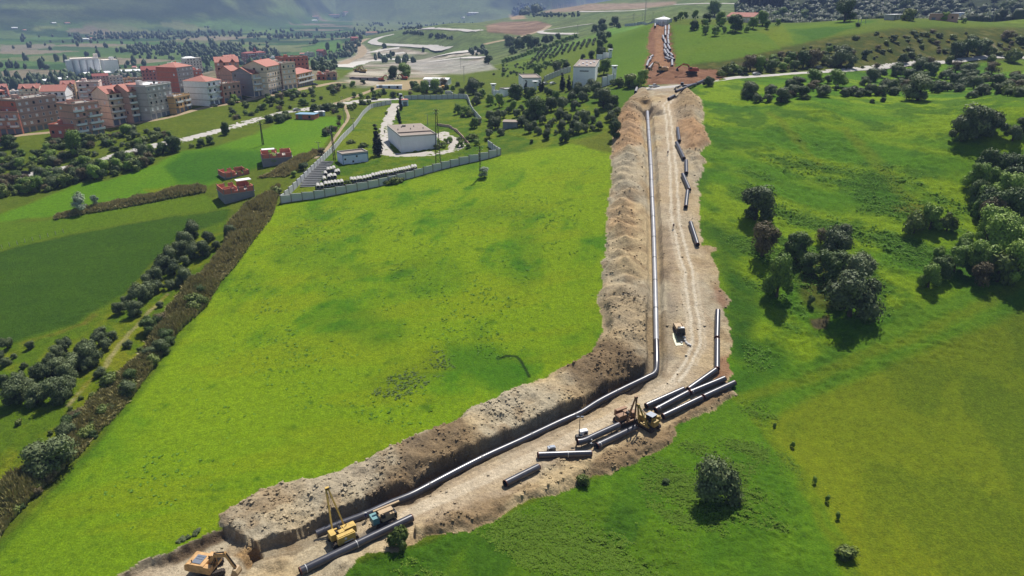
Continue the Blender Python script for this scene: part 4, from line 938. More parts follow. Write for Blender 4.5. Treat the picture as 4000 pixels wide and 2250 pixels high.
def wheel(o, c, r, w=.3):
    c = Vector(c)
    t = MB().cyl(c-Vector((0, w/2, 0)), c+Vector((0, w/2, 0)), r, 16).build('wheel', M_BLK, o)
    MB().cyl(c-Vector((0, w/2+.02, 0)), c+Vector((0, w/2+.02, 0)), r*.5, 10).build('rim', M_GRYP, t); return t
o = empty('wheel_loader', spot(2664, 348), R(160), 'dark backhoe loader on the road beside the slanting pipes', 'loader')
for x, r in ((-1.2, .75), (1.4, .75)):
    for y in (-.95, .95): wheel(o, (x, y, r), r, .45)
MB().box((-.9, 0, 1.5), (2.2, 1.4, 1.0), taper=.92).box((1.2, 0, 1.0), (1.6, 1.0, .7)).build('body', M_STEEL, o)
cb = MB().box((.1, 0, 2.3), (1.4, 1.4, 1.5), taper=.88).build('cab', M_GRYP, o); MB().box((.78, 0, 2.4), (.08, 1.1, 1.0)).box((.1, .68, 2.4), (1.0, .06, 1.0)).box((.1, -.68, 2.4), (1.0, .06, 1.0)).build('window', M_GLS, cb)
a = MB()
for y in (-.5, .5): beam(a, (.9, y, 1.6), (2.9, y, .7), .16, .3)
a.build('lift_arm', M_STEEL, o)
MB().prism([(2.7, .2), (3.6, .15), (3.7, .25), (3.0, .45), (2.95, 1.1), (2.75, 1.1)], -1.2, 1.2).build('bucket', M_STEEL, o)
def car(px, py, rz, col, label, L=4.2, H=1.45, pickup=False, van=False, group='cars on the roads'):
    o = empty('car', spot(px, py)+Vector((0, 0, .03)), rz, label, 'car', group)
    W_ = 1.75; h = L/2
    if van: prof = [(-h, .35), (h, .35), (h, .95), (h-.6, 1.15), (h-1.2, H), (-h+.1, H), (-h, 1.2)]
    elif pickup: prof = [(-h, .4), (h, .4), (h, .95), (h-1.2, 1.05), (h-1.9, H), (h-3.0, H), (h-3.2, 1.05), (-h, 1.05)]
    else: prof = [(-h, .35), (h, .35), (h, .75), (h-.9, .92), (h-1.6, H), (-h+.9, H), (-h+.25, 1.0), (-h, .95)]
    b = MB().prism(prof, -W_/2, W_/2).build('body', col, o)
    i0 = 3; gx0, gx1 = (h-1.75, h-2.95) if pickup else ((h-1.25, -h+.3) if van else (h-1.45, -h+1.0))
    MB().box(((gx0+gx1)/2, 0, H-.25), (abs(gx0-gx1)*.92, W_+.02, .34)).build('side_window', M_GLS, o)
    m = MB(); z0, z1 = prof[i0][1], prof[i0+1][1]; x0, x1 = prof[i0][0], prof[i0+1][0]
    m.add([(x0-.05, -.75, z0+.03), (x0-.05, .75, z0+.03), (x1+.04, .7, z1-.06), (x1+.04, -.7, z1-.06)], [(0, 1, 2, 3)]); m.v[-4:] = [(x+.03, y, z+.02) for x, y, z in m.v[-4:]]; m.build('windscreen', M_GLS, o)
    for x in (-h+.75, h-.8):
        for y in (-W_/2+.08, W_/2-.08): wheel(o, (x, y, .32), .32, .22)
    for y in (-.6, .6): MB().box((h+.01, y, .68), (.04, .3, .14)).build('headlight', M_CHALK, o)
    return o
M_CARW = material('white car paint', alb(236, 236, 234), .25); M_CARB = material('black car paint', alb(34, 34, 38), .2); M_CARS = material('silver car paint', alb(170, 174, 180), .3, .4); M_CARN = material('dark blue car paint', alb(48, 58, 84), .25)
car(2555, 342, R(8), M_CARW, 'white pickup with silver sides parked at the end of the road', 5.2, 1.75, True)
car(1160, 430, head((1100, 440), (1200, 425)), M_CARW, 'white car on the left road beside the blue roofed hut')
car(1463, 391, head((1443, 392), (1500, 389)), M_CARB, 'black car on the left road near the compound gate')
car(1112, 360, R(15), M_CARS, 'left of two silver cars parked in the town street'); car(1143, 356, R(15), M_CARS, 'right of two silver cars parked in the town street')
car(1230, 334, R(15), M_CARN, 'dark car parked at the end of the town street'); car(835, 414, R(20), M_CARS, 'silver car in the street below the white house')
car(1078, 366, R(15), M_CARN, 'dark blue car parked below the long building front')
car(3200, 267, head((3150, 271), (3250, 263)), M_CARS, 'silver car standing on the right road beside the big round tree'); car(2955, 294, R(12), M_CARW, 'white car parked in the shade of the road bank'); car(2909, 297, R(12), M_CARB, 'black car parked in the shade of the road bank')
car(98, 682, head((60, 690), (150, 672)), M_CARB, 'black car among the bushes at the left edge'); car(1722, 574, R(5), M_CARB, 'black car parked beside the flat white building')
car(1754, 369, R(-5), M_CARW, 'white van driving along the compound wall', 5.0, 2.1, van=True); car(1566, 384, R(-70), M_CARW, 'white lorry at the compound gate', 5.6, 2.6, van=True)
car(2130, 331, R(40), M_CARW, 'left white car parked in the walled white compound'); car(2160, 330, R(40), M_CARW, 'right white car parked in the walled white compound')
M_CARY = material('orange lorry paint', alb(226, 168, 52), .4)
car(1731, 350, R(95), M_CARY, 'orange lorry parked beside the white shed', 6.0, 2.7, van=True)

# clods and lumps of dug earth lying on the banks: far too many to count
def clods(n, seed):
    g = np.random.default_rng(seed); w = np.nonzero((SOIL > .5) & (RAD < 330))[0]
    pr = (BANK[w]*.9*np.where(Y[w] > 165, .25, 1)+.05)*(.3+1.4*sstep(.45, .7, fbm(X[w], Y[w], 6, 33, 3)))*np.clip(RAD[w]/140, .5, 2.5)**1.6*np.where(TRD[w] < 1.6, .1, 1); pr /= pr.sum()
    i = g.choice(w, n, p=pr); x = X[i]+g.normal(0, .25, n); y = Y[i]+g.normal(0, .25, n); z = ground(x, y)
    s = .09+.30*g.random(n)**3.2
    b = np.array([(-1, -1, -1), (1, -1, -1), (1, 1, -1), (-1, 1, -1), (-1, -1, 1), (1, -1, 1), (1, 1, 1), (-1, 1, 1)], float)*.7
    V = b[None]*(.55+.75*g.random((n, 8, 3))); a = g.uniform(0, 6.28, n); c_, s_ = np.cos(a)[:, None], np.sin(a)[:, None]
    V = np.stack([V[..., 0]*c_-V[..., 1]*s_, V[..., 0]*s_+V[..., 1]*c_, V[..., 2]*.75], -1)*s[:, None, None]+np.stack([x, y, z+s*.2], -1)[:, None, :]
    f = np.array([(0, 3, 2, 1), (4, 5, 6, 7), (0, 1, 5, 4), (1, 2, 6, 5), (2, 3, 7, 6), (3, 0, 4, 7)]); F = (f[None]+8*np.arange(n)[:, None, None]).reshape(-1, 4)
    cc = np.repeat(C[i]*g.uniform(.85, 1.15, (n, 1)), 8, 0); V = V.reshape(-1, 3); ctr = V.mean(0)
    me = mesh_np('earth_clods', V-ctr, F, False); at = me.attributes.new('cover', 'FLOAT_COLOR', 'POINT'); at.data.foreach_set('color', np.concatenate([cc, np.ones((len(cc), 1))], 1).astype(np.float32).ravel())
    me.materials.append(M_SOIL); o = bpy.data.objects.new('earth_clods', me); COL.objects.link(o); o.location = ctr; tag(o, 'loose clods of dug earth on the spoil banks', 'clods', None, 'stuff')
clods(3600, 3)
# ------------------------------------------------------------------ vegetation
def leaf_material(name, c1, c2, trans=.14):
    m = bpy.data.materials.new(name); m.use_nodes = True; n = m.node_tree.nodes; l = m.node_tree.links; b = n['Principled BSDF']
    oi = n.new('ShaderNodeObjectInfo'); geo = n.new('ShaderNodeNewGeometry')
    t = n.new('ShaderNodeTexNoise'); t.inputs['Scale'].default_value = .9; t.inputs['Detail'].default_value = 2; l.new(geo.outputs['Position'], t.inputs['Vector'])
    ad = n.new('ShaderNodeMath'); ad.operation = 'ADD'; l.new(geo.outputs['Random Per Island'], ad.inputs[0]); l.new(t.outputs[0], ad.inputs[1])
    ad2 = n.new('ShaderNodeMath'); ad2.operation = 'ADD'; l.new(ad.outputs[0], ad2.inputs[0]); l.new(oi.outputs['Random'], ad2.inputs[1])
    mr = n.new('ShaderNodeMapRange'); mr.inputs[1].default_value = .5; mr.inputs[2].default_value = 2.3; l.new(ad2.outputs[0], mr.inputs[0])
    mx = n.new('ShaderNodeMix'); mx.data_type = 'RGBA'; mx.inputs[6].default_value = (*c1, 1); mx.inputs[7].default_value = (*c2, 1); l.new(mr.outputs[0], mx.inputs[0])
    l.new(mx.outputs[2], b.inputs['Base Color']); b.inputs['Roughness'].default_value = .6; b.inputs['Specular IOR Level'].default_value = .25
    tr = n.new('ShaderNodeBsdfTranslucent'); l.new(mx.outputs[2], tr.inputs[0])
    ms = n.new('ShaderNodeMixShader'); ms.inputs[0].default_value = trans; l.new(b.outputs[0], ms.inputs[1]); l.new(tr.outputs[0], ms.inputs[2]); l.new(ms.outputs[0], n['Material Output'].inputs['Surface'])
    return m
LM = {'olive': leaf_material('olive leaves', alb(66, 86, 46), alb(150, 164, 108)), 'dark': leaf_material('dark evergreen leaves', alb(54, 82, 38), alb(118, 142, 68)),
      'green': leaf_material('fresh green leaves', alb(94, 130, 42), alb(180, 212, 87)), 'cypress': leaf_material('cypress foliage', alb(30, 44, 29), alb(60, 77, 44), .1),
      'brown': leaf_material('dry brown scrub leaves', alb(98, 88, 54), alb(156, 142, 98)), 'silver': leaf_material('silver poplar leaves', alb(140, 161, 131), alb(205, 219, 186)),
      'scrub': leaf_material('scrub leaves', alb(80, 104, 40), alb(158, 172, 84)), 'reed': leaf_material('giant reed stems', alb(158, 156, 86), alb(226, 208, 146)),
      'yellow': leaf_material('yellow flowering broom', alb(136, 129, 35), alb(250, 223, 50))}
M_BARK = material('bark', alb(96, 82, 66), .9, 0, .3, 6)
def crown_np(seed, kind):
    """unit crown: about 1 wide, its bottom near z=.12, as loose leaf faces round lobes plus inner foliage"""
    g = np.random.default_rng(seed); V = []; F = []
    if kind == 'cypress':
        lob = [(0, 0, z, .16*(1-.0*z)*(1 if z < .5 else max(.25, 1.6-1.25*z))) for z in np.linspace(.18, 1.25, 9)]; lob = [(g.normal(0, .025), g.normal(0, .025), z, r) for _, _, z, r in lob]
        nl, ls = 130, .05
    else:
        nlob = {'olive': 15, 'dark': 13, 'green': 16, 'brown': 14, 'silver': 12, 'scrub': 10, 'yellow': 8}[kind]
        hgt = {'olive': .72, 'dark': .82, 'green': .95, 'brown': .8, 'silver': 1.1, 'scrub': .5, 'yellow': .42}[kind]
        lob = []
        for k in range(nlob):
            a = 2*math.pi*(k*.618+g.random()*.2); t = g.random()
            rr_ = .34*math.sqrt(.12+.88*g.random())*(1-.4*t)*(.8+.4*g.random()); z = (.14 if kind not in ('green', 'silver') else .2)+hgt*.66*t+g.normal(0, .03)
            lob.append((rr_*math.cos(a), rr_*math.sin(a), z, g.uniform(.10, .2)))
        lob.append((0, 0, .2+hgt*.35, .26))
        nl, ls = {'olive': (330, .027), 'dark': (300, .030), 'green': (280, .030), 'brown': (170, .026), 'silver': (130, .042), 'scrub': (110, .055), 'yellow': (90, .06)}[kind]
    for (x, y, z, r) in lob:
        d = g.normal(size=(nl, 3)); d /= np.linalg.norm(d, axis=1)[:, None]
        rad = r*(.70+.5*g.random(nl)**1.2)
        c = np.array([x, y, z]) + d*rad[:, None]*np.array([1, 1, .85])
        c = c[c[:, 2] > .02]
        n_ = len(c); nrm = (c-np.array([x, y, z]))/r*.75 + (c-np.array([0, 0, .25]))*1.2 + g.normal(size=(n_, 3))*.42; nrm /= np.linalg.norm(nrm, axis=1)[:, None]
        u = np.cross(nrm, g.normal(size=(n_, 3))); u /= np.linalg.norm(u, axis=1)[:, None]+1e-9; w = np.cross(nrm, u)
        s = ls*(.6+.8*g.random(n_))[:, None]
        q = np.stack([c-u*s, c+w*s*.55, c+u*s, c-w*s*.55], 1).reshape(-1, 3)
        k0 = sum(len(v) for v in V); V.append(q); F.append((np.arange(n_*4).reshape(-1, 4)+k0))
        # inner foliage: a dented ball of leaf stuff that keeps the crown from being see-through
        nn, mm_ = 8, 5; th = np.linspace(0, 2*np.pi, nn, endpoint=False); ph = np.linspace(.25, np.pi-.25, mm_)
        T, P_ = np.meshgrid(th, ph); rb = r*.66*(.85+.3*g.random(T.shape))
        core = np.stack([x+rb*np.sin(P_)*np.cos(T), y+rb*np.sin(P_)*np.sin(T), z+rb*np.cos(P_)*.85], -1).reshape(-1, 3)
        if kind in ('brown', 'silver'): core = (core-np.array([x, y, z]))*.6+np.array([x, y, z])
        k0 = sum(len(v) for v in V); V.append(core)
        F.append(np.array([(k0+i*nn+j, k0+i*nn+(j+1) % nn, k0+(i+1)*nn+(j+1) % nn, k0+(i+1)*nn+j) for i in range(mm_-1) for j in range(nn)]))
    return np.concatenate(V), np.concatenate(F)
def trunk_mesh(seed, kind):
    g = random.Random(seed); m = MB(); h = .22 if kind not in ('cypress', 'silver') else .5; r = .045 if kind != 'cypress' else .03
    top = (g.uniform(-.04, .04), g.uniform(-.04, .04), h)
    m.cyl((0, 0, -.06), top, r, 7, r*.7)
    for k in range(4 if kind != 'cypress' else 1):
        a = k*1.6+g.random(); e = (top[0]+.22*math.cos(a), top[1]+.22*math.sin(a), h+g.uniform(.12, .3)) if kind != 'cypress' else (0, 0, .95)
        m.cyl(top, e, r*.55, 5, r*.2)
    return m.mesh('trunk', M_BARK)
CR = {}; TRN = {}; CWD = {}
for kd, nv in (('olive', 4), ('dark', 3), ('green', 3), ('cypress', 3), ('brown', 2), ('silver', 2), ('scrub', 4), ('yellow', 2)):
    CR[kd] = []; TRN[kd] = []
    for k in range(nv):
        v, f = crown_np(sum(map(ord, kd))*7+k, kd); me = mesh_np('crown', v, f, False); me.materials.append(LM[kd]); CR[kd].append(me); CWD.setdefault(kd, []).append(float(np.percentile(v[:, 0], 98.5)-np.percentile(v[:, 0], 1.5))); TRN[kd].append(trunk_mesh(k+len(kd)*3, kd))
NAMES = {'olive': ('olive_tree', 'tree'), 'dark': ('evergreen_tree', 'tree'), 'green': ('broadleaf_tree', 'tree'), 'cypress': ('cypress_tree', 'tree'), 'brown': ('bare_twig_tree', 'tree'), 'silver': ('silver_poplar', 'tree'), 'scrub': ('shrub', 'bush'), 'yellow': ('broom_shrub', 'bush')}
trand = random.Random(11)
def tree(px, py, w, kind, label, group=None, hs=1.0, off=0.0):
    p = spot(px, py); W_ = max(.8, w/pxm(p)); k = trand.randrange(len(CR[kind]))
    s = W_/CWD[kind][k]*.86
    nm, cat = NAMES[kind]
    for wd, n2_, c2_ in (('sapling', 'orchard_sapling', 'sapling'), ('hedge line', 'hedge_bush', 'bush'), ('weed', 'weed_plant', 'weed'), ('low scrub', 'scrub_bush', 'bush'), ('scrub bush', 'scrub_bush', 'bush'), ('shrub growing', 'reed_side_shrub', 'bush')):
        if wd in label: nm, cat = n2_, c2_; break
    o = empty(nm, (p.x, p.y, p.z-.05), trand.uniform(0, 6.28), label, cat, group); o.scale = (s, s, s*hs*trand.uniform(.92, 1.08))
    c = inst('crown', CR[kind][k], o)
    if kind not in ('scrub', 'yellow') or w > 40: inst('trunk', TRN[kind][k], o)
    return o
def trees(pts, kind, label, group, conv=None, wk=1.0, hs=1.0):
    for t in pts:
        x, y, w = t[:3]; kd = t[3] if len(t) > 3 else kind; lb = t[4] if len(t) > 4 else label
        if conv: (x, y), = conv([(x, y)])
        tree(x, y, w*wk, kd, lb, group, hs)
SCAT = []
# --- single trees that stand out
tree(2785, 1945, 190, 'olive', 'lone round dark grey-green tree in the meadow below the works', None, 1.15)
tree(1560, 2135, 88, 'scrub', 'bushy shrub at the near end of the long black pipe', None, 1.3)
tree(2274, 1893, 46, 'scrub', 'small tufted bush on the edge of the brown bank', None, 1.1)
Z7 = Z23(2800, 650, 2.147); K7 = 1/2.147
for x, y, w, kd, lb, hs in [
    (320, 440, 250, 'olive', 'round grey-green tree standing alone above the right grove', 1.05), (452, 432, 50, 'scrub', 'small dark shrub beside the lone tree above the grove', 1),
    (385, 750, 250, 'brown', 'half bare purplish tree at the left of the right grove', 1.1), (660, 770, 215, 'dark', 'open dark tree in the top row of the right grove', 1.1),
    (875, 640, 110, 'brown', 'thin twiggy tree in the top row of the right grove', 1), (1035, 610, 140, 'olive', 'small silvery tree at the top right of the grove', 1.1), (990, 770, 210, 'olive', 'leaning grey tree in the middle of the right grove', 1),
    (500, 1090, 250, 'green', 'tall leafy green tree at the lower left of the grove', 1.5), (770, 880, 180, 'dark', 'dark bushy tree in the middle of the right grove', 1.0), (940, 930, 250, 'dark', 'broad dark green tree casting shade in the grove', 1.0),
    (1190, 970, 230, 'olive', 'pale grey tree behind the biggest tree of the grove', 1.0), (1120, 1240, 380, 'olive', 'biggest round grey-green tree of the right grove', 1.15), (785, 1160, 60, 'dark', 'tiny dark sapling between the two lower grove trees', 1.6)]:
    (a, b), = Z7([(x, y)]); tree(a, b, w*K7, kd, lb, 'trees of the grove on the right', hs)
trees([(1650, 555, 170), (1785, 520, 190, 'green'), (1925, 540, 130), (1940, 440, 50, 'dark')], 'scrub', 'green bush in the low thicket in the middle of the right meadow', 'thicket in the right meadow', Z7, K7, 1.25)
trees([(1770, 1010, 180), (1870, 940, 170, 'dark'), (1990, 880, 170), (1850, 800, 120, 'green'), (2060, 760, 120), (2150, 810, 170), (2260, 640, 200), (2340, 790, 250), (2210, 900, 250), (2350, 960, 210, 'scrub'), (2480, 970, 220), (2440, 810, 210),
       (2200, 1000, 170, 'brown'), (2560, 800, 220), (2560, 600, 170, 'dark'), (2270, 510, 200, 'brown'), (2300, 470, 260, 'dark'), (2450, 490, 260, 'dark'), (2180, 420, 130), (2330, 210, 190), (2480, 240, 230, 'dark'), (2160, 210, 160), (2170, 310, 170, 'dark'), (2250, 390, 210), (2400, 360, 210), (2550, 340, 220, 'dark'), (2080, 700, 130), (2480, 640, 200), (2400, 110, 220, 'dark'), (2250, 60, 180, 'dark'), (2540, 120, 200, 'dark')],
      'green', 'leafy tree in the dense thicket at the right edge of the meadow', 'thicket at the right edge', Z7, K7, 1.2)
Z4 = Z23(2800, 0, 2.147)
trees([(2170, 1150, 230), (2300, 1130, 230), (2050, 1180, 180), (2570, 1100, 110), (2480, 1180, 140)], 'olive', 'dark round tree in the clump above the right thicket', 'clump above the right thicket', Z4, K7, 1.1)
trees([(275, 815, 125), (335, 850, 90), (440, 800, 105), (425, 850, 90), (540, 852, 125), (610, 745, 110, 'dark'), (720, 815, 120, 'dark'), (650, 800, 90), (820, 710, 120, 'green'), (1010, 730, 130, 'green'), (1060, 700, 75), (880, 805, 110), (930, 700, 70), (1065, 805, 85), (1140, 795, 100), (1210, 795, 75),
       (1290, 795, 95), (1290, 680, 110), (1370, 650, 110), (1430, 775, 115), (1500, 640, 95), (1395, 852, 50, 'dark'), (1300, 862, 42, 'dark'), (1555, 525, 85, 'dark'), (1520, 610, 85), (1600, 690, 140, 'dark'), (1680, 840, 200), (1780, 650, 135, 'dark'), (1850, 770, 95), (1920, 660, 115), (1930, 770, 105), (1990, 705, 90), (2060, 730, 115), (2100, 640, 125), (2150, 745, 115),
       (2225, 800, 110), (2335, 750, 115), (2360, 790, 85), (2440, 790, 110, 'scrub'), (2500, 660, 90, 'brown'), (2560, 710, 90), (2000, 610, 100, 'brown'), (2300, 620, 110, 'brown'), (1780, 545, 85, 'brown'), (1700, 600, 110), (1660, 740, 120), (1580, 740, 90), (1240, 720, 90), (780, 760, 80, 'brown'), (1720, 700, 110, 'dark'), (2240, 680, 90), (2420, 720, 90, 'scrub'), (2540, 800, 100, 'scrub')],
      'olive', 'olive tree in the dark belt of trees below the right road', 'belt of trees below the right road', Z4, K7, .88)
tree(*Z4([(1040, 560)])[0], 200*K7, 'olive', 'big round tree standing on the verge of the right road', None, 1.0)
trees([(100, 625, 120), (190, 605, 65), (280, 595, 130, 'brown'), (350, 605, 90, 'green'), (450, 605, 90, 'dark'), (30, 645, 80), (650, 592, 85, 'dark'), (720, 565, 140, 'dark'), (810, 565, 130, 'brown'), (900, 540, 80), (1240, 490, 75, 'dark'), (2000, 475, 130, 'dark'), (2100, 470, 150, 'dark'), (2200, 465, 140, 'dark'), (2290, 460, 90), (2480, 525, 130), (2300, 515, 70), (1680, 515, 55), (1950, 530, 60), (1340, 575, 60, 'brown'), (1220, 575, 30)],
      'scrub', 'scrubby bush on the bank along the right road', 'scrub along the right road', Z4, K7, 1.0)
trees([(1480, 345, 80, 'dark'), (1640, 440, 50, 'dark'), (1570, 425, 30), (1670, 315, 60, 'dark'), (1330, 295, 30), (1870, 310, 60), (730, 412, 42), (790, 402, 32), (860, 412, 30), (1180, 222, 60, 'dark'), (1420, 370, 60), (1520, 370, 40), (2430, 330, 120, 'brown'), (2540, 350, 90), (2150, 370, 110, 'dark'), (2250, 380, 120, 'scrub'), (1720, 400, 60), (1800, 350, 70), (1350, 420, 70, 'brown'), (1450, 430, 50), (1160, 330, 60), (1760, 300, 60)],
      'scrub', 'bush scattered on the rough slope above the right road', 'bushes on the slope above the right road', Z4, K7*.8, .75)
tree(*Z4([(1070, 182)])[0], 165*K7, 'dark', 'dark cone shaped tree on the skyline between the pylons', None, 1.1)
trees([(135, 262, 95), (300, 242, 80), (380, 215, 90), (480, 185, 75), (540, 175, 75), (600, 165, 65), (650, 172, 65), (730, 172, 75), (250, 272, 40), (420, 245, 50), (510, 215, 40), (40, 220, 60), (60, 280, 40)], 'green', 'green garden tree on the hilltop by the red roofed house', 'garden trees on the hilltop', Z4, K7, 1.0)
trees([(200+33*k, 96, 40) for k in range(11)], 'cypress', 'tall dark cypress in the row behind the red roofed house', 'cypress row on the hilltop', Z4, K7, 1.5)
trees([(1580, 105, 110, 'dark'), (1610, 172, 100, 'scrub'), (1910, 175, 70, 'green'), (2430, 145, 150, 'dark'), (2500, 145, 130, 'olive'), (2070, 195, 42, 'green'), (1260, 150, 60), (1380, 140, 40), (2330, 150, 70, 'scrub'), (2150, 140, 60), (2250, 150, 50)], 'scrub', 'tree on the skyline near the ridge huts', 'trees near the ridge huts', Z4, K7)
_Z4 = Z4
SCAT.append(([(250, 830), (260, 740), (560, 730), (1100, 720), (1500, 660), (2100, 640), (2576, 660), (2576, 820), (2250, 830), (1800, 800), (1300, 810), (800, 835)], 85, (22, 46), ['olive', 'olive', 'dark', 'scrub', 'olive', 'brown'], 'olive bush filling the dark belt below the right road', 'bushes filling the belt below the right road', Z4, 51, .8))
SCAT.append(([(900, 400), (1300, 280), (1900, 260), (2576, 300), (2576, 470), (2000, 470), (1500, 520), (1150, 530), (900, 540), (500, 600), (500, 520)], 75, (10, 30), ['scrub', 'scrub', 'brown', 'dark', 'yellow'], 'low scrub on the rough slope above the right road', 'low scrub above the right road', Z4, 52, .6))
SCAT.append(([(0, 560), (300, 520), (560, 480), (760, 440), (1000, 400), (900, 520), (560, 600), (100, 640)], 50, (16, 36), ['scrub', 'dark', 'dark', 'brown', 'green'], 'dark shrub on the shaded road bank beyond the crossing', 'shrubs on the road bank', Z4, 53, .8))
SCAT.append(([(170, 660), (450, 600), (700, 560), (600, 700), (420, 740), (200, 780), (60, 760)], 60, (6, 13), ['green', 'olive', 'scrub'], 'tiny sapling on the lower orchard slope', 'saplings on the lower orchard slope', Z3, 54, .9))
# --- middle grove and hill trees
K3 = 1/2.576
trees([(920, 965, 120), (1005, 950, 115), (860, 1015, 110), (965, 1025, 120), (890, 1102, 110), (770, 1100, 110), (650, 1112, 110), (590, 1142, 80), (430, 1005, 120, 'dark'), (350, 1112, 70), (700, 1025, 100, 'green'), (1100, 965, 110), (1140, 1015, 150), (1180, 1085, 165), (1285, 1065, 110, 'dark'), (1250, 1112, 60), (1315, 1152, 90), (1250, 1215, 105), (1290, 1305, 110, 'dark'), (920, 1187, 78), (1020, 1172, 62), (1105, 1168, 62),
       (735, 1190, 85), (785, 1195, 62), (822, 1232, 72), (900, 1255, 72), (980, 1255, 112), (1070, 1235, 60), (870, 1285, 82), (1070, 1312, 60), (1130, 1302, 72), (760, 1315, 85), (930, 1335, 100), (1000, 1325, 60), (850, 1365, 72), (610, 1400, 82), (520, 1352, 92), (430, 1335, 82), (350, 1265, 85), (470, 1205, 75), (700, 1352, 42), (565, 1245, 85), (640, 1275, 62), (150, 1355, 72), (90, 1295, 112), (40, 1205, 82), (110, 1185, 82), (180, 1185, 62), (30, 1385, 75), (455, 1442, 42, 'dark'), (610, 1305, 55), (680, 1238, 62), (270, 1130, 75, 'green'), (130, 1080, 90, 'green'), (40, 1060, 80, 'green'), (300, 1180, 70), (540, 1180, 80), (400, 1180, 70), (400, 1270, 70), (40, 1290, 60), (220, 1130, 60), (480, 1290, 60)],
      'olive', 'olive tree in the grove left of the upper trench', 'olive grove below the white compound', Z3, K3, 1.1)
tree(*Z3([(500, 1180)])[0], 220*K3, 'dark', 'largest dark tree in the olive grove', None, 1.0); tree(*Z3([(1290, 1405)])[0], 130*K3, 'dark', 'dark tree at the very edge of the spoil bank', None, 1.4); tree(*Z3([(790, 1428)])[0], 100*K3, 'dark', 'dark olive at the lower edge of the grove by the bright field', None, 1.2)
trees([(1160, 285, 90), (1090, 325, 72), (1170, 345, 90), (1150, 405, 92), (1172, 445, 82), (1140, 485, 82), (1290, 265, 100), (1325, 285, 52), (1245, 505, 62), (1150, 582, 105), (1055, 592, 75), (970, 602, 52), (800, 707, 78), (705, 748, 98, 'olive'), (510, 777, 82, 'green'), (1180, 750, 115, 'green'), (1230, 380, 60), (1130, 370, 60)], 'dark', 'dark round tree on the green slope beside the orchard', 'trees beside the orchard', Z3, K3, 1.1)
trees([(330, 500, 120), (420, 492, 130), (500, 472, 95), (260, 545, 85), (590, 435, 85), (650, 415, 65), (20, 645, 92), (230, 470, 100, 'olive'), (330, 425, 60), (370, 420, 50), (720, 400, 60), (450, 450, 80)], 'dark', 'dark tree on the ridge behind the orchard', 'trees on the orchard ridge', Z3, K3, 1.0)
trees([(2215, 235, 105, 'dark'), (2090, 305, 92, 'dark'), (2200, 282, 62), (2200, 345, 65), (2300, 362, 82), (2500, 322, 155, 'dark'), (2290, 165, 125), (2100, 192, 62), (2350, 255, 92), (1950, 200, 60), (1900, 215, 50, 'dark'), (2000, 190, 50)], 'green', 'tree in the garden hedge left of the red roofed house', 'garden trees left of the red roofed house', Z3, K3, 1.0)
trees([(1440, 880, 145), (1330, 880, 125), (1280, 860, 70), (1500, 870, 80)], 'scrub', 'bush on the bank left of the road crossing', 'bushes left of the road crossing', Z3, K3, 1.0)
tree(*Z3([(1555, 875)])[0], 112*K3, 'green', 'green tree beside the road crossing heap', None, 1.2); tree(*Z3([(2240, 865)])[0], 90*K3, 'olive', 'olive bush in front of the slanting pipes at the road', None, 1.1)
trees([(540, 922, 42), (565, 915, 42), (760, 912, 70), (830, 912, 56), (945, 868, 48), (400, 945, 52), (875, 860, 30)], 'cypress', 'cypress standing in front of the white compound buildings', 'cypresses at the white compound', Z3, K3, .75)
trees([(300, 995, 165, 'dark'), (470, 960, 60, 'dark'), (640, 960, 70, 'dark'), (1060, 890, 120), (600, 930, 60, 'dark')], 'olive', 'dark bush in front of the white compound wall', 'bushes at the white compound', Z3, K3)
# orchard saplings in rows
for r_ in range(11):
    a = Z3([(450+r_*62, 640-r_*18)])[0]; b = Z3([(510+r_*62, 560-r_*20)])[0]
    top = Z3([(545+r_*55, 520-r_*12)])[0]
    for k in range(8):
        t = k/7; x = a[0]+(top[0]-a[0])*t; y = a[1]+(top[1]-a[1])*t
        tree(x+trand.uniform(-1, 1), y, trand.uniform(8, 12), 'olive', 'small sapling in the planted orchard rows on the slope', 'orchard saplings')
for k in range(24):
    t = k/23; x, y = Z3([(170+730*t, 640-250*t)])[0]; tree(x, y, 17, 'green', 'yellow green bush in the hedge line along the top of the orchard', 'hedge bushes above the orchard', .9)
for k in range(14):
    t = k/13; x, y = Z3([(420+380*t, 700-60*t)])[0]; tree(x, y+trand.uniform(-4, 4), 18, 'green', 'yellow green bush in the hedge line at the foot of the orchard', 'hedge bushes below the orchard', .8)
# --- left side
Z5 = Z23(0, 500, 2.337); K5 = 1/2.337; ZL = Z23(0, 1100, 1.26); KL = 1/1.26
trees([(1770, 1000, 130), (1900, 1035, 120), (1975, 1105, 92), (1700, 1085, 130), (1650, 1155, 120), (1780, 1185, 120), (1560, 1225, 120), (1860, 1165, 120), (1500, 1305, 130), (1600, 1335, 130), (1420, 1405, 120), (1700, 1405, 120), (1350, 1445, 100), (1780, 1425, 100), (2110, 1000, 95), (1450, 1330, 110), (1690, 1250, 110), (1640, 1440, 90)], 'olive', 'olive tree in the upper strip between the dark field and the reeds', 'upper left olive strip', Z5, K5, 1.1)
trees([(690, 105, 82), (740, 65, 80), (780, 45, 72), (590, 155, 55), (670, 165, 66), (625, 115, 46), (500, 268, 46), (555, 288, 42), (490, 312, 62), (530, 332, 52), (450, 405, 92), (380, 425, 82), (330, 345, 62), (290, 375, 62), (250, 412, 62), (400, 345, 62), (440, 355, 62), (290, 585, 112), (180, 595, 112), (90, 595, 112), (240, 485, 82), (340, 485, 92), (300, 455, 82), (190, 475, 62), (430, 435, 82), (30, 412, 46), (70, 375, 32), (120, 425, 34), (100, 495, 52), (15, 505, 52), (230, 555, 90), (345, 545, 80), (135, 550, 80), (10, 390, 40), (150, 330, 36), (40, 330, 50)], 'olive', 'olive tree in the lower left grove beside the footpath', 'lower left olive grove', ZL, KL, 1.05)
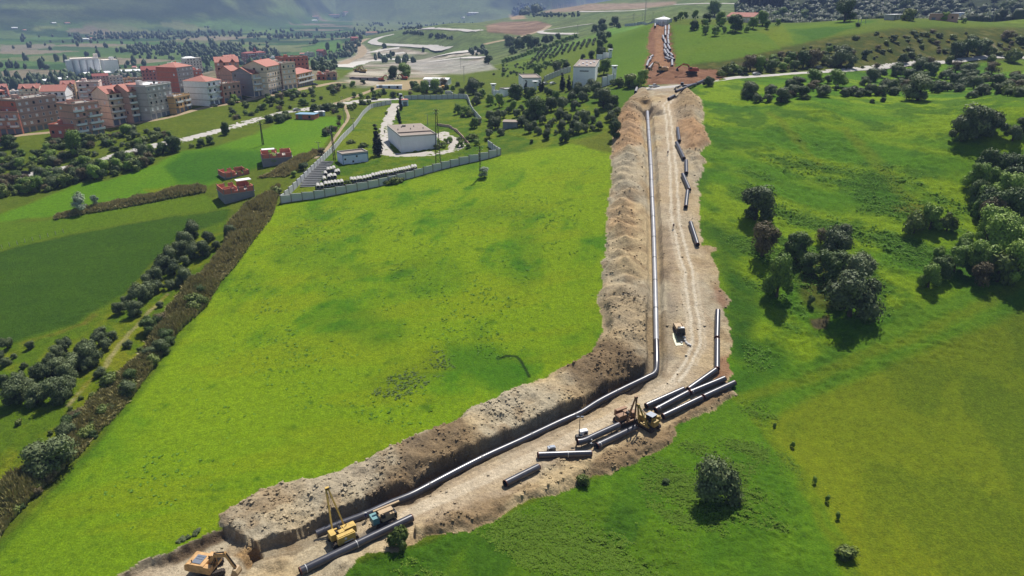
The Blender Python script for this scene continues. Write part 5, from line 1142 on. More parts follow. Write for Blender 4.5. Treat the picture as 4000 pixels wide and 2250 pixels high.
trees([(495, 465, 52), (630, 325, 42), (735, 245, 82, 'dark'), (790, 125, 32), (845, 35, 42), (95, 705, 32, 'scrub'), (950, 105, 42), (400, 580, 26, 'scrub'), (350, 630, 22, 'scrub'), (250, 750, 26, 'scrub'), (195, 800, 24, 'scrub')], 'olive', 'small tree standing between the footpath and the reeds', 'small trees by the footpath', ZL, KL)
tree(*ZL([(255, 935)])[0], 190*KL, 'olive', 'big dark round bush at the reeds near the left edge', None, .85)
tree(*Z5([(750, 775)])[0], 140*K5, 'silver', 'larger of two silvery trees in the left field', None, 1.0); tree(*Z5([(878, 735)])[0], 72*K5, 'silver', 'smaller of two silvery trees in the left field', None, 1.2)
tree(*Z5([(700, 260)])[0], 130*K5, 'green', 'tall round green tree below the town at the left', None, 1.3); tree(*Z5([(90, 175)])[0], 130*K5, 'dark', 'dark round bush beside the brick house at the left edge', None, .9); tree(*Z5([(2065, 60)])[0], 80*K5, 'dark', 'dark tree on the verge of the left road', None, 1.5)
trees([(1600, 215, 150), (1490, 235, 110), (1840, 170, 80), (1920, 150, 80), (1560, 150, 80), (1750, 180, 50, 'scrub')], 'dark', 'dark bush in the row between the left road and the field', 'bushes along the left road', Z5, K5)
def scatter(poly, n, wr, kinds, label, group, conv=None, seed=1, hs=1.0, mind=.0):
    g = random.Random(seed); P = conv(poly) if conv else poly; xs = [p[0] for p in P]; ys = [p[1] for p in P]; k = 0; put = []
    while k < n:
        x, y = g.uniform(min(xs), max(xs)), g.uniform(min(ys), max(ys))
        if not inside(P, np.array([x]), np.array([y]))[0]: continue
        k += 1; put.append((x, y))
    for x, y in sorted(put, key=lambda q: q[1]):
        tree(x, y, g.uniform(*wr), g.choice(kinds), label, group, hs)
SK = ['scrub', 'scrub', 'dark', 'olive', 'brown', 'green']
for q in SCAT: scatter(*q)
scatter([(0, 240), (250, 215), (600, 140), (950, 60), (1250, 40), (1650, 20), (1650, 100), (1200, 190), (800, 280), (560, 350), (0, 430)], 105, (18, 38), SK, 'scrub bush in the belt between the town and the left road', 'scrub belt above the left road', Z5, 3, .85)
scatter([(0, 520), (560, 430), (900, 355), (1250, 280), (1380, 250), (1380, 330), (1350, 370), (1000, 460), (700, 500), (450, 580), (200, 600), (0, 640)], 140, (22, 48), SK, 'scrub bush in the belt below the left road', 'scrub belt below the left road', Z5, 4, 1.1)
Z2 = Z23(900, 0, 2.576)
scatter([(0, 1010), (400, 980), (900, 880), (1130, 840), (1370, 850), (1300, 900), (1000, 1010), (600, 1100), (300, 1150), (0, 1220)], 56, (14, 28), SK, 'scrub bush on the green slope below the town street', 'scrub on the slope below the town', Z2, 5, .85)
scatter([(1200, 1070), (1400, 1020), (1440, 1040), (1200, 1130)], 8, (14, 26), ['scrub', 'dark'], 'bush between the left road and the dirt path', 'bushes by the dirt path', Z2, 6)
scatter([(1150, 990), (1400, 960), (1700, 960), (1680, 985), (1400, 1000)], 10, (12, 22), ['scrub', 'green'], 'bush on the verge before the compound gate', 'bushes before the compound gate', Z2, 7)
scatter([(1800, 870), (2100, 830), (2500, 800), (2560, 950), (2200, 960), (1800, 950)], 20, (14, 36), SK, 'bush around the white shed above the compound', 'bushes around the white shed', Z2, 8)
scatter([(350, 1210), (550, 1170), (640, 1190), (540, 1240), (360, 1240)], 6, (24, 40), ['scrub', 'dark'], 'low dark hedge bush beside the blue roofed hut', 'hedge by the blue roofed hut', Z2, 9, .8)
scatter([(800, 1110), (1120, 1060), (1130, 1090), (900, 1125)], 9, (24, 36), ['scrub', 'dark'], 'dense hedge bush between the hut and the road', 'hedge behind the hut', Z2, 10, .8)
scatter([(2380, 1000), (2560, 980), (2576, 1443), (2440, 1300), (2300, 1150)], 14, (14, 34), ['scrub', 'green', 'olive'], 'bush outside the right wall of the pump compound', 'bushes right of the pump compound', Z2, 12)
scatter([(2000, 1440), (2300, 1380), (2576, 1440), (2400, 1500), (2050, 1510)], 12, (14, 30), ['scrub', 'green'], 'low bush between the compound and the bright field', 'bushes under the compound', Z2, 13, .8)
scatter([(1000, 1090), (1120, 1160), (1100, 1290), (1020, 1380), (960, 1420), (900, 1440), (960, 1330), (1050, 1250)], 12, (14, 30), ['scrub', 'brown', 'dark'], 'bush along the dirt path left of the compound wall', 'bushes along the dirt path', Z2, 14)
tree(*Z2([(1640, 800)])[0], 110*K3, 'dark', 'tall dark tree in the works yard', None, 1.4); tree(*Z2([(1755, 790)])[0], 130*K3, 'green', 'bright green round tree in the works yard', None, .85)
trees([(1430, 925, 50, 'dark'), (1540, 950, 60, 'dark'), (1640, 990, 70, 'dark'), (1960, 950, 90, 'green'), (2060, 935, 100, 'green'), (1810, 960, 50, 'brown'), (2440, 950, 130, 'olive'), (2290, 1150, 100, 'green'), (1570, 1155, 30, 'scrub'), (1500, 1330, 24, 'scrub')], 'dark', 'tree around the compound and the works yard', 'trees around the works yard', Z2, K3, 1.1)
trees([(1705, 1250, 40), (1690, 1200, 44), (1720, 1110, 42), (1715, 1060, 36)], 'cypress', 'dark cypress along the compound drive', 'cypresses along the compound drive', Z2, K3, .9)
tree(1474, 608, 44, 'cypress', 'tallest dark conifer beside the compound drive', None, .85)
ZC = Z23(1050, 520, 2.71)
trees([(90, 640, 120, 'scrub'), (370, 390, 110, 'dark'), (830, 545, 80, 'scrub'), (1200, 540, 60, 'scrub'), (1240, 545, 80, 'scrub'), (1290, 540, 90, 'scrub'), (1340, 530, 90, 'scrub'), (1400, 515, 70, 'scrub'), (2280, 470, 110, 'silver'), (560, 230, 90, 'brown'), (50, 330, 110, 'green'), (230, 300, 60, 'green'), (270, 460, 60, 'green'), (1000, 150, 90, 'scrub'), (870, 110, 80, 'scrub'), (2150, 80, 120, 'scrub'), (410, 420, 70, 'scrub')], 'scrub', 'bush around the walled pump compound', 'bushes at the pump compound', ZC, 1/2.71, .75)
# small weeds dotted in the centre field and dark tufts right of it
scatter([(640, 2110), (760, 2070), (830, 2070), (720, 2130)], 7, (14, 26), ['olive'], 'grey weed clump at the field edge by the excavator', 'weed clumps by the excavator', None, 22, .5)
for x, y in [(3025, 1660), (3095, 1740), (3180, 1880), (3230, 1955), (3270, 2020)]: tree(x, y+8, trand.uniform(5, 7), 'green', 'dark weed plant along the edge of the near right field', 'weeds along the near right field edge', 1.5)
tree(3300, 2180, 70, 'scrub', 'weedy bush in the near right corner of the meadow', None, .8); tree(2600, 1888, 34, 'dark', 'dark tuft left of the lone round tree', None, .7)

# ------------------------------------------------------------------ reed hedges: thousands of stems, one mass each
def reeds(poly, n, hgt, label, seed, conv=None):
    g = np.random.default_rng(seed); P = conv(poly) if conv else poly
    Pw = W2(P); xs = [p[0] for p in Pw]; ys = [p[1] for p in Pw]
    x = g.uniform(min(xs), max(xs), n*6); y = g.uniform(min(ys), max(ys), n*6); k = inside(Pw, x, y); x, y = x[k][:n], y[k][:n]
    d = dist_line(Pw, x, y, True); z = ground(x, y); cl = .25+1.5*np.clip(fbm(x, y, 6, 51, 3)-.12, 0, 1)
    h = hgt*cl*(.45+.55*sstep(0, 2.5, d))*g.uniform(.75, 1.15, len(x)); n = len(x)
    V = []; F = []; k0 = 0
    for rep in range(3):                              # each clump: crossed bent blades
        a = g.uniform(0, math.pi, n); w = g.uniform(.18, .42, n); lx, ly = g.normal(0, .35, n), g.normal(0, .35, n); t0 = g.uniform(.0, .35, n)
        dx, dy = np.cos(a)*w, np.sin(a)*w
        b0 = np.stack([x-dx*.5, y-dy*.5, z+h*t0], 1); b1 = np.stack([x+dx*.5, y+dy*.5, z+h*t0], 1)
        m1 = np.stack([x+dx+lx*.5, y+dy+ly*.5, z+h*.7], 1); tp = np.stack([x+lx, y+ly, z+h], 1)
        V.append(np.stack([b0, b1, m1, tp], 1).reshape(-1, 3)); F.append(np.arange(n*4).reshape(-1, 4)+k0); k0 += n*4
    v = np.concatenate(V); c = v.mean(0); me = mesh_np('reed_hedge', v-c, np.concatenate(F), False); me.materials.append(LM['reed'])
    o = bpy.data.objects.new('reed_hedge', me); COL.objects.link(o); o.location = c
    return tag(o, label, 'reeds', None, 'stuff')
reeds([(930, 0), (820, 150), (760, 250), (700, 350), (560, 480), (440, 600), (330, 720), (300, 800), (190, 900), (80, 970), (0, 1010), (0, 1265), (100, 1130), (240, 990), (400, 850), (470, 760), (560, 680), (680, 530), (770, 400), (900, 230), (1010, 130), (1090, 0)], 9000, 3.2, 'long brownish reed hedge along the left side of the bright field', 1, ZL)
reeds([(1735, 1440), (1900, 1260), (2050, 1090), (2060, 920), (2100, 860), (2250, 720), (2420, 600), (2560, 530), (2540, 640), (2480, 830), (2340, 1000), (2240, 1140), (2130, 1290), (2000, 1430)], 5000, 3.2, 'reed hedge between the bright field and the brick shells', 2, Z5)
reeds([(490, 845), (700, 800), (900, 770), (1300, 700), (1880, 590), (1890, 545), (1700, 550), (1300, 645), (1000, 690), (760, 750), (510, 800)], 2600, 2.6, 'narrow dry reed strip across the left fields', 3, Z5)
ZB5 = Z23(850, 540, 5.5725)
reeds([(860, 880), (1100, 800), (1350, 650), (1700, 480), (2150, 280), (2229, 330), (1900, 560), (1750, 700), (1500, 850), (1200, 850)], 2600, 2.6, 'pale reed belt between the brick shells and the compound wall', 4, ZB5)
for ln, n_, sd in (([(1010, 60), (900, 200), (760, 370), (620, 560), (470, 720), (350, 850), (200, 1000), (60, 1140)], 46, 41), ([(860, 120), (720, 320), (560, 500), (420, 640), (330, 760), (120, 960)], 22, 42)):
    g_ = random.Random(sd); pl_ = [ZL([q])[0] for q in ln]
    for k in range(n_):
        t = g_.random()*(len(pl_)-1); i = int(t); a_, b_ = pl_[i], pl_[i+1]
        tree(a_[0]+(b_[0]-a_[0])*(t-i)+g_.uniform(-26, 26), a_[1]+(b_[1]-a_[1])*(t-i)+g_.uniform(-10, 10), g_.uniform(26, 62), g_.choice(['scrub', 'scrub', 'brown', 'olive', 'dark']), 'shrub growing among the reeds along the bright field', 'shrubs in the long reed hedge', .9)
# ------------------------------------------------------------------ rough weeds: leafy tufts over the right meadows, one mass
def weeds(name, poly, n, size, col, label, seed, patchy=.5):
    g = np.random.default_rng(seed); Pw = W2(poly); xs = [p[0] for p in Pw]; ys = [p[1] for p in Pw]
    x = g.uniform(min(xs), max(xs), n*5); y = g.uniform(min(ys), max(ys), n*5)
    pt = fbm((x+y)*.71, (x-y)*.22, 8, 107, 3)*.75 + fbm(x, y, 3, 109, 2)*.25; k = inside(Pw, x, y) & (pt + g.normal(0, .06, len(x)) > patchy + .16*(1-sstep(0, 14, dist_line(Pw, x, y, True))))
    _, s_, _, f_, _ = earth(x, y); k &= (s_ < .5) & (f_ < .5); x, y = x[k][:n], y[k][:n]; n = len(x); z = ground(x, y)
    V = []; F = []; k0 = 0
    for rep in range(5):
        a = g.uniform(0, 2*math.pi, n); s = size*g.uniform(.5, 1.3, n); ca_, sa_ = np.cos(a), np.sin(a); h = s*g.uniform(.35, .9, n); w = s*.45
        p0 = np.stack([x, y, z-.05], 1); p1 = np.stack([x+ca_*s*.5-sa_*w, y+sa_*s*.5+ca_*w, z+h*.45], 1); p2 = np.stack([x+ca_*s, y+sa_*s, z+h*.5], 1); p3 = np.stack([x+ca_*s*.5+sa_*w, y+sa_*s*.5-ca_*w, z+h*.45], 1)
        V.append(np.stack([p0, p1, p2, p3], 1).reshape(-1, 3)); F.append(np.arange(n*4).reshape(-1, 4)+k0); k0 += 4*n
    v = np.concatenate(V); c = v.mean(0); me = mesh_np(name, v-c, np.concatenate(F), False); me.materials.append(col)
    o = bpy.data.objects.new(name, me); COL.objects.link(o); o.location = c; return tag(o, label, 'weeds', None, 'stuff')
LW1 = leaf_material('dark meadow weeds', alb(92, 154, 36), alb(156, 204, 72), .35); LW2 = leaf_material('meadow weeds', alb(106, 150, 30), alb(154, 190, 60), .35)
weeds('meadow_weeds', [(2780, 700), (3000, 520), (3500, 600), (3950, 800), (3700, 1120), (3300, 1330), (2920, 1470), (2880, 1250), (2830, 1030)], 14000, .30, LW1, 'dark leafy weeds in patches over the right meadow', 31, .54)
weeds('meadow_weeds', [(2900, 1560), (3000, 1560), (3050, 1660), (3150, 1900), (3400, 2270), (1340, 2270), (1420, 2190), (1700, 2105), (2000, 2005), (2300, 1880), (2640, 1740)], 16000, .26, LW2, 'green leafy weeds below the works', 32, .47)

LW3 = leaf_material('grey green field weeds', alb(90, 124, 60), alb(140, 164, 96), .3)
weeds('field_weeds', [(1450, 1540), (1500, 1480), (1720, 1360), (1780, 1440), (1560, 1570)], 260, .34, LW3, 'grey weed tufts scattered in the lower part of the bright field', 33, .3)
weeds('field_weeds', [(1100, 830), (2200, 620), (2330, 640), (2330, 1280), (1900, 1540), (1300, 1820), (900, 1960), (500, 2150), (300, 2000), (700, 1350)], 1500, .36, LW1, 'small dark weed tufts dotted over the bright field', 34, .52)
# ------------------------------------------------------------------ roads and paved ground: strips draped over the terrain
M_ROAD = material('pale worn asphalt', alb(214, 208, 198), .9, 0, .12, .12, 0, 1, .2, 'Object'); M_DIRTR = material('dusty dirt road', alb(186, 166, 134), .95, 0, .18, .1, 0, 1, .1)
M_CONCG = material('light concrete paving', alb(212, 204, 192), .9, 0, .1, .2, 0, 1, .2)
M_KERB = material('kerb stone', alb(206, 200, 190), .85, 0, .1, 1)
def road(name, px, width, mat, label, lift=.18, kind='structure', step=4.0):
    P = [Vector((*p, 0)) for p in W2(px)]; P = smooth_path(P, step); L = []; n = 5
    x0 = P[0].x; y0 = P[0].y
    rows = []
    for i, p in enumerate(P):
        w = (P[min(i+1, len(P)-1)]-P[max(i-1, 0)]).normalized(); s = Vector((-w.y, w.x, 0))
        ww = width*(1+.06*math.sin(i*1.7))
        rows.append([p+s*ww*(k/(n-1)-.5) for k in range(n)])
    X_ = np.array([[q.x for q in r] for r in rows]); Y_ = np.array([[q.y for q in r] for r in rows])
    Z_ = ground(X_.ravel(), Y_.ravel()).reshape(X_.shape)
    Zm = Z_.mean(1, keepdims=True)+lift; Zm = np.maximum(Z_*.5+Zm*.5, Z_+.06); Zm[:, 0] -= .35; Zm[:, -1] -= .35
    X_[:, 1:-1] += 0
    co = np.stack([X_-x0, Y_-y0, Zm], -1).reshape(-1, 3)
    ii_ = np.arange(len(rows)*n).reshape(-1, n)
    f = np.stack([ii_[:-1, :-1], ii_[:-1, 1:], ii_[1:, 1:], ii_[1:, :-1]], -1).reshape(-1, 4)
    me = mesh_np(name, co, f[:, ::-1]); me.materials.append(mat); o = bpy.data.objects.new(name, me); COL.objects.link(o); o.location = (x0, y0, 0)
    return tag(o, label, None, None, kind)
road('road', [(2508, 347), (2570, 343), (2700, 330), (2810, 312), (2893, 301), (3050, 291), (3219, 279), (3380, 265), (3500, 253), (3620, 244), (3732, 236), (4000, 224), (4300, 212)], 7.5, M_ROAD, 'pale asphalt road crossing the hillside on the right')
road('road', [(1590, 384), (1500, 388), (1443, 392), (1366, 400), (1288, 409), (1190, 424), (1094, 440), (1000, 466), (900, 495), (780, 528), (690, 548), (556, 578), (470, 600), (385, 622), (248, 655), (98, 686), (-100, 720), (-400, 790)], 9.0, M_ROAD, 'pale road running below the town on the left')
road('road', [(1300, 408), (1345, 392), (1400, 372), (1443, 356), (1480, 345), (1560, 345), (1700, 345)], 5.0, M_DIRTR, 'dirt road branching up to the works yard')
road('street', [(-60, 560), (66, 529), (250, 512), (427, 494), (540, 478), (640, 462), (776, 424), (860, 407), (931, 393), (1010, 379), (1094, 366), (1170, 349), (1238, 336), (1307, 323), (1360, 322)], 7.0, M_DIRTR, 'dusty street along the front row of the town')
road('compound_drive', [(1548, 405), (1535, 430), (1520, 465), (1510, 500), (1500, 540), (1500, 570), (1508, 592), (1540, 604), (1620, 603), (1700, 598), (1760, 590), (1790, 572), (1780, 550), (1740, 532), (1716, 518)], 8.5, M_CONCG, 'concrete drive looping round the flat white building')
road('dirt_path', [(1345, 408), (1352, 430), (1360, 460), (1335, 500), (1300, 550), (1270, 590), (1230, 620)], 2.6, M_DIRTR, 'narrow dirt path down beside the compound wall')
for q, w, lb in ([(1540, 133), (1500, 142), (1478, 150), (1460, 160), (1470, 168), (1502, 173), (1560, 176), (1637, 180), (1700, 185), (1754, 190)], 24, 'white winding road looping over the green hill behind the quarry'), \
                ([(1645, 113), (1690, 110), (1760, 114), (1820, 117), (1878, 119)], 18, 'straight white road on the far green hill'), \
                ([(2253, 132), (2200, 131), (2152, 130), (2120, 127), (2113, 123), (2130, 118), (2152, 115), (2200, 108), (2257, 100), (2320, 92)], 13, 'white hairpin road above the orchard ridge'), \
                ([(1890, 174), (1940, 162), (1990, 152), (2036, 143), (2090, 128), (2133, 112), (2150, 100)], 12, 'dirt haul road curving past the brown cutting'), \
                ([(2265, 45), (2340, 45), (2420, 43), (2482, 40), (2520, 36)], 16, 'thin pale road under the cliff on the top hill'), \
                ([(2637, 17), (2720, 14), (2800, 13), (2882, 15)], 8, 'thin pale road on the skyline hill left of the cypresses'), \
                ([(1300, 250), (1360, 240), (1400, 225), (1420, 205), (1415, 185), (1400, 172), (1440, 150)], 20, 'dusty road running down the valley past the quarry'):
    road('road', q, w, M_ROAD if 'dirt' not in lb and 'dusty' not in lb else M_DIRTR, lb, .5, 'structure', 12)
M_WSAND = material('white quarry sand', alb(226, 220, 208), .95, 0, .15, .05)
for q, w, lb in ([(1320, 262), (1400, 246), (1470, 236), (1540, 230), (1600, 234)], 30, 'white sandy haul road across the quarry floor'), ([(1460, 205), (1490, 195), (1530, 190), (1560, 186)], 26, 'white sandy track climbing left of the quarry'), ([(1490, 215), (1530, 209), (1580, 205)], 22, 'short white sandy track in the quarry'), \
                ([(1700, 222), (1760, 208), (1830, 200), (1890, 196)], 26, 'white sandy bench on the right of the quarry'), ([(1680, 240), (1750, 232), (1820, 224), (1900, 222)], 18, 'lower white sandy bench on the right of the quarry'):
    road('haul_road', q, w, M_WSAND, lb, .4, 'structure', 12)
# ------------------------------------------------------------------ buildings
WM = {}
def wmat(key):
    if key in WM: return WM[key]
    c = {'brick': (184, 112, 94), 'grey': (176, 170, 166), 'pink': (222, 192, 182), 'white': (232, 230, 228), 'cream': (222, 200, 178), 'ochre': (200, 160, 112), 'brown': (190, 148, 130), 'pale': (224, 210, 196), 'dark': (172, 146, 132), 'blue': (196, 206, 222), 'slate': (128, 128, 132), 'concrete': (170, 166, 160), 'silo': (206, 206, 204)}[key]
    WM[key] = material(key+' wall', tuple(np.clip(lin(c)*1.12, 0, .85)), .9, 0, .10, .6, 0, 1, .2); return WM[key]
M_TILE = material('red roof tiles', alb(206, 136, 118), .85, 0, .16, 1.4); M_TILED = material('dark red roof tiles', alb(172, 88, 74), .85, 0, .2, 1.4)
M_SLAB = material('concrete slab', alb(178, 170, 158), .9, 0, .12, .8); M_SHUT = material('metal shutter', alb(150, 158, 172), .6, .2, .1, 2); M_HOLE = material('dark opening', alb(40, 36, 36), .9)
M_ROOFW = material('white sheet roof', (.72, .72, .7), .5, 0, .08, .5); M_ROOFF = material('flat gravel roof', alb(176, 160, 146), .95, 0, .12, .8); M_BLUER = material('blue sheet roof', alb(150, 196, 226), .5, 0, .08, 1)
M_REBAR = material('rusty rebar', alb(120, 84, 66), .8)
def two(mb_list, name):
    """one mesh from several builders, a material slot each"""
    v = []; f = []; sm = []; mi = []; mats = []
    for m, mat in mb_list:
        k = len(v); v += m.v; f += [[i+k for i in q] for q in m.f]; sm += m.sm; mi += [len(mats)]*len(m.f); mats.append(mat)
    me = bpy.data.meshes.new(name); me.from_pydata(v, [], f); me.polygons.foreach_set('use_smooth', sm)
    for mt in mats: me.materials.append(mt)
    me.polygons.foreach_set('material_index', mi); me.update(); return me
def win_mesh(frame, pane, w, h):
    a = MB().box((0, -.02, -h/2-.05), (w+.2, .3, .1)); 
    for x in (-w/2, w/2): a.box((x, 0, 0), (.09, .16, h))
    a.box((0, 0, h/2), (w+.09, .16, .09)); b = MB().box((0, .05, 0), (w, .08, h))
    return two([(a, frame), (b, pane)], 'window')
WIN = {'dark': win_mesh(M_SLAB, M_GLS, 1.15, 1.25), 'white': win_mesh(M_WHT, M_WHT, 1.15, 1.2), 'hole': win_mesh(M_SLAB, M_HOLE, 1.2, 1.35), 'tall': win_mesh(M_WHT, M_GLS, 1.0, 1.9), 'grey': win_mesh(M_WHT, M_SHUT, 1.15, 1.25)}
DOORM = two([(MB().box((0, .04, 0), (2.3, .1, 2.5)), M_SHUT), (MB().box((0, 0, 1.3), (2.5, .2, .12)), M_SLAB)], 'shutter_door')
brand = random.Random(5)
def gable_roof(w, d, z, h, over=.4, axis='x'):
    m = MB(); t = .18
    if axis == 'x':   # ridge along x
        for s in (0, 1):
            y0 = -over if s == 0 else d+over; ym = d/2
            m.add([(-over, y0, z-.1), (w+over, y0, z-.1), (w+over, ym, z+h), (-over, ym, z+h), (-over, y0, z-.1-t), (w+over, y0, z-.1-t), (w+over, ym, z+h-t), (-over, ym, z+h-t)],
                  [(0, 1, 2, 3), (7, 6, 5, 4), (0, 4, 5, 1), (1, 5, 6, 2), (3, 2, 6, 7), (0, 3, 7, 4)] if s == 0 else [(3, 2, 1, 0), (4, 5, 6, 7), (1, 5, 4, 0), (2, 6, 5, 1), (7, 6, 2, 3), (4, 7, 3, 0)])
    else:
        for s in (0, 1):
            x0 = -over if s == 0 else w+over; xm = w/2
            m.add([(x0, -over, z-.1), (xm, -over, z+h), (xm, d+over, z+h), (x0, d+over, z-.1), (x0, -over, z-.1-t), (xm, -over, z+h-t), (xm, d+over, z+h-t), (x0, d+over, z-.1-t)],
                  [(0, 1, 2, 3), (7, 6, 5, 4), (0, 4, 5, 1), (1, 5, 6, 2), (2, 6, 7, 3), (0, 3, 7, 4)])
    return m
def hip_roof(w, d, z, h, over=.4):
    r = min(w, d)/2*.9; o_ = over
    return MB().add([(-o_, -o_, z), (w+o_, -o_, z), (w+o_, d+o_, z), (-o_, d+o_, z), (r, d/2, z+h), (w-r, d/2, z+h)], [(0, 1, 5, 4), (1, 2, 5), (2, 3, 4, 5), (3, 0, 4), (3, 2, 1, 0)])
def dormer(w, z, y0, dp, h):
    m = MB(); hw = w/2
    m.add([(-hw, y0, z), (hw, y0, z), (0, y0, z+h), (-hw, y0+dp, z), (hw, y0+dp, z), (0, y0+dp, z+h)], [(0, 1, 2), (0, 2, 5, 3), (2, 1, 4, 5), (3, 4, 1, 0)]); return m
def building(pl, pr, top, depth, wall, roof, label, side=None, balcony=None, shutters=True, wins=('dark', 'white', 'grey'), floors=None, name='town_house', group='houses of the town', shell=False, z0=None, tiles=None):
    a, b = base_pair(pl, pr); d = b-a; d.z = 0; W_ = d.length; rz = math.atan2(d.y, d.x)
    ppm = pxm((a+b)/2); H = (pl[1]-top)/ppm/.97
    back = Vector((-math.sin(rz), math.cos(rz), 0))
    cor = [a, b, a+back*depth, b+back*depth]; zs = [gz(c.x, c.y) for c in cor]; base = max(min(zs[0], zs[1]), a.z-.2)-.15
    o = empty(name, (a.x, a.y, base), rz, label, 'house' if name == 'town_house' else 'building', group)
    fl = floors or max(1, round(H/3.05)); fh = H/fl; fnd = min(0, min(zs)-base)-.6
    w = MB().box((W_/2, depth/2, (H+fnd)/2), (W_, depth, H-fnd)); w.build('wall', wmat(wall), o)
    if side:
        MB().box((-.03, depth/2, H/2), (.06, depth-.1, H-.1)).build('side_render', wmat(side), o); MB().box((W_+.03, depth/2, H/2), (.06, depth-.1, H-.1)).build('side_render', wmat(side), o)
    for k in range(1, fl): MB().box((W_/2, depth/2, k*fh), (W_+.16, depth+.16, .22)).build('floor_band', M_SLAB, o)
    n = max(2, int(W_/3.1)); dx = W_/n
    for k in range(fl):
        for i in range(n):
            x = dx*(i+.5); z = k*fh+fh*.52
            if k == 0 and shutters and fl > 1: inst('shutter_door', DOORM, o, (x, -.04, 1.3), (0, 0, 0), (min(1.15, dx/2.6), 1, min(1.05, fh/2.9)))
            else: inst('window', WIN[brand.choice(wins)], o, (x, -.05, z), (0, 0, 0), (1, 1, 1))
        if k > 0:
            for j in range(max(1, int(depth/4.5))):
                y = depth/(max(1, int(depth/4.5)))*(j+.5)
                if brand.random() < .5: inst('window', WIN[brand.choice(wins)], o, (W_+.08, y, k*fh+fh*.52), (0, 0, R(90)))
                if brand.random() < .35: inst('window', WIN[brand.choice(wins)], o, (-.08, y, k*fh+fh*.52), (0, 0, R(-90)))
    if balcony is None and fl > 2 and brand.random() < .6: balcony = ((.08, .42), (.58, .92)) if W_ > 9 else ((.1, .9),)
    if balcony:
        for k in range(1, fl):
            for x0, x1 in balcony:
                xc, ww = (x0+x1)/2*W_, (x1-x0)*W_
                bo = MB().box((xc, -.65, k*fh), (ww, 1.3, .18)).build('balcony', M_SLAB, o)
                MB().box((xc, -1.25, k*fh+.55), (ww, .12, .95)).box((xc-ww/2+.06, -.65, k*fh+.55), (.12, 1.2, .95)).box((xc+ww/2-.06, -.65, k*fh+.55), (.12, 1.2, .95)).build('parapet', M_WHT if brand.random() < .6 else wmat(wall), bo)
    tm = tiles or (M_TILE if brand.random() < .75 else M_TILED)
    if roof in ('flat', 'unfinished', 'flatwhite'):
        r = MB().box((W_/2, depth/2, H+.08), (W_+.5, depth+.5, .2)).build('roof_slab', M_ROOFW if roof == 'flatwhite' else M_SLAB, o)
        p = MB(); q = .7
        for c, s_ in (((W_/2, .0, H+.5), (W_, .15, q)), ((W_/2, depth, H+.5), (W_, .15, q)), ((0, depth/2, H+.5), (.15, depth, q)), ((W_, depth/2, H+.5), (.15, depth, q))): p.box(c, s_)
        p.build('parapet', wmat(wall), o)
        MB().box((W_*.3, depth*.6, H+1.2), (2.4, 2.2, 2.0)).build('stair_head', wmat(wall), o)
        if roof == 'unfinished':
            for i in range(n+1):
                for y in (.3, depth-.3):
                    MB().box((min(max(dx*i, .2), W_-.2), y, H+.9), (.28, .28, 1.4)).build('column_stub', M_SLAB, o)
        for _k in range(3): MB().box((W_*brand.uniform(.12, .88), depth*brand.uniform(.15, .85), H+.5), (brand.uniform(.5, 1.6), brand.uniform(.5, 1.4), .7)).build('roof_clutter', brand.choice([M_WHT, M_SLAB, M_TILE]), o)
        if roof != 'unfinished' and brand.random() < .8:
            MB().cyl((W_*.7, depth*.4, H+.2), (W_*.7, depth*.4, H+1.4), .55, 10).build('water_tank', M_WHT if brand.random() < .6 else M_BLK, o)
    elif roof in ('gable', 'gables', 'gabley'):
        rh = min(3.2, depth*.3)
        ax = 'y' if roof == 'gabley' else 'x'
        rf = gable_roof(W_, depth, H, rh, .45, ax).build('roof', tm, o)
        if ax == 'x': MB().add([(0, 0, H), (0, depth, H), (0, depth/2, H+rh-.2), (W_, 0, H), (W_, depth, H), (W_, depth/2, H+rh-.2)], [(0, 2, 1), (3, 4, 5)]).build('gable_end', wmat(side or wall), o)
        else: MB().add([(0, 0, H), (W_, 0, H), (W_/2, 0, H+rh-.2)], [(0, 1, 2)]).build('gable_end', wmat(wall), o)
        if roof == 'gables':
            for x in np.linspace(W_*.25, W_*.75, max(1, min(2, int(W_/6)))):
                dm = dormer(min(3.2, W_*.32), H+.05, -.5, depth*.45, 2.0); dm.v = [(x+p[0], p[1], p[2]) for p in dm.v]; dd = dm.build('dormer', tm, o); inst('window', WIN['dark'], dd, (x, -.55, H+.75), (0, 0, 0), (.6, 1, .6))
        MB().box((W_*.8, depth*.7, H+rh*.9), (.6, .6, 1.4)).build('chimney', wmat('brick'), o)
    elif roof == 'hip':
        rf = hip_roof(W_, depth, H, 2.6).build('roof', tm, o)
        MB().box((W_*.75, depth*.6, H+2.2), (.6, .6, 1.4)).build('chimney', wmat('brick'), o)
    elif roof == 'spire':
        hip_roof(W_, depth, H, 2.2).build('roof', M_TILED, o)
        tw = MB().box((W_*.55, depth*.4, H+2.2), (3.6, 3.6, 4.4)).build('tower', wmat(wall), o)
        MB().add([(W_*.55-2.1, depth*.4-2.1, H+4.4), (W_*.55+2.1, depth*.4-2.1, H+4.4), (W_*.55+2.1, depth*.4+2.1, H+4.4), (W_*.55-2.1, depth*.4+2.1, H+4.4), (W_*.55, depth*.4, H+9.5)], [(0, 1, 4), (1, 2, 4), (2, 3, 4), (3, 0, 4), (3, 2, 1, 0)]).build('spire', M_TILED, tw)
    elif roof == 'dome':
        MB().box((W_/2, depth/2, H+.08), (W_+.5, depth+.5, .2)).build('roof_slab', M_SLAB, o)
        hip_roof(W_*.7, depth*.7, H+.2, 1.8).build('roof', M_ROOFW, o)
    return o
Z1 = Z23(0, 0, 2.576)
def bz(Z, xl, yl, xr, yr, top, *a, **k):
    p = Z([(xl, yl), (xr, yr), (0, top)]); return building(p[0], p[1], p[2][1], *a, **k)
D, WH = ('dark', 'hole', 'white'), ('white', 'white', 'grey', 'dark')
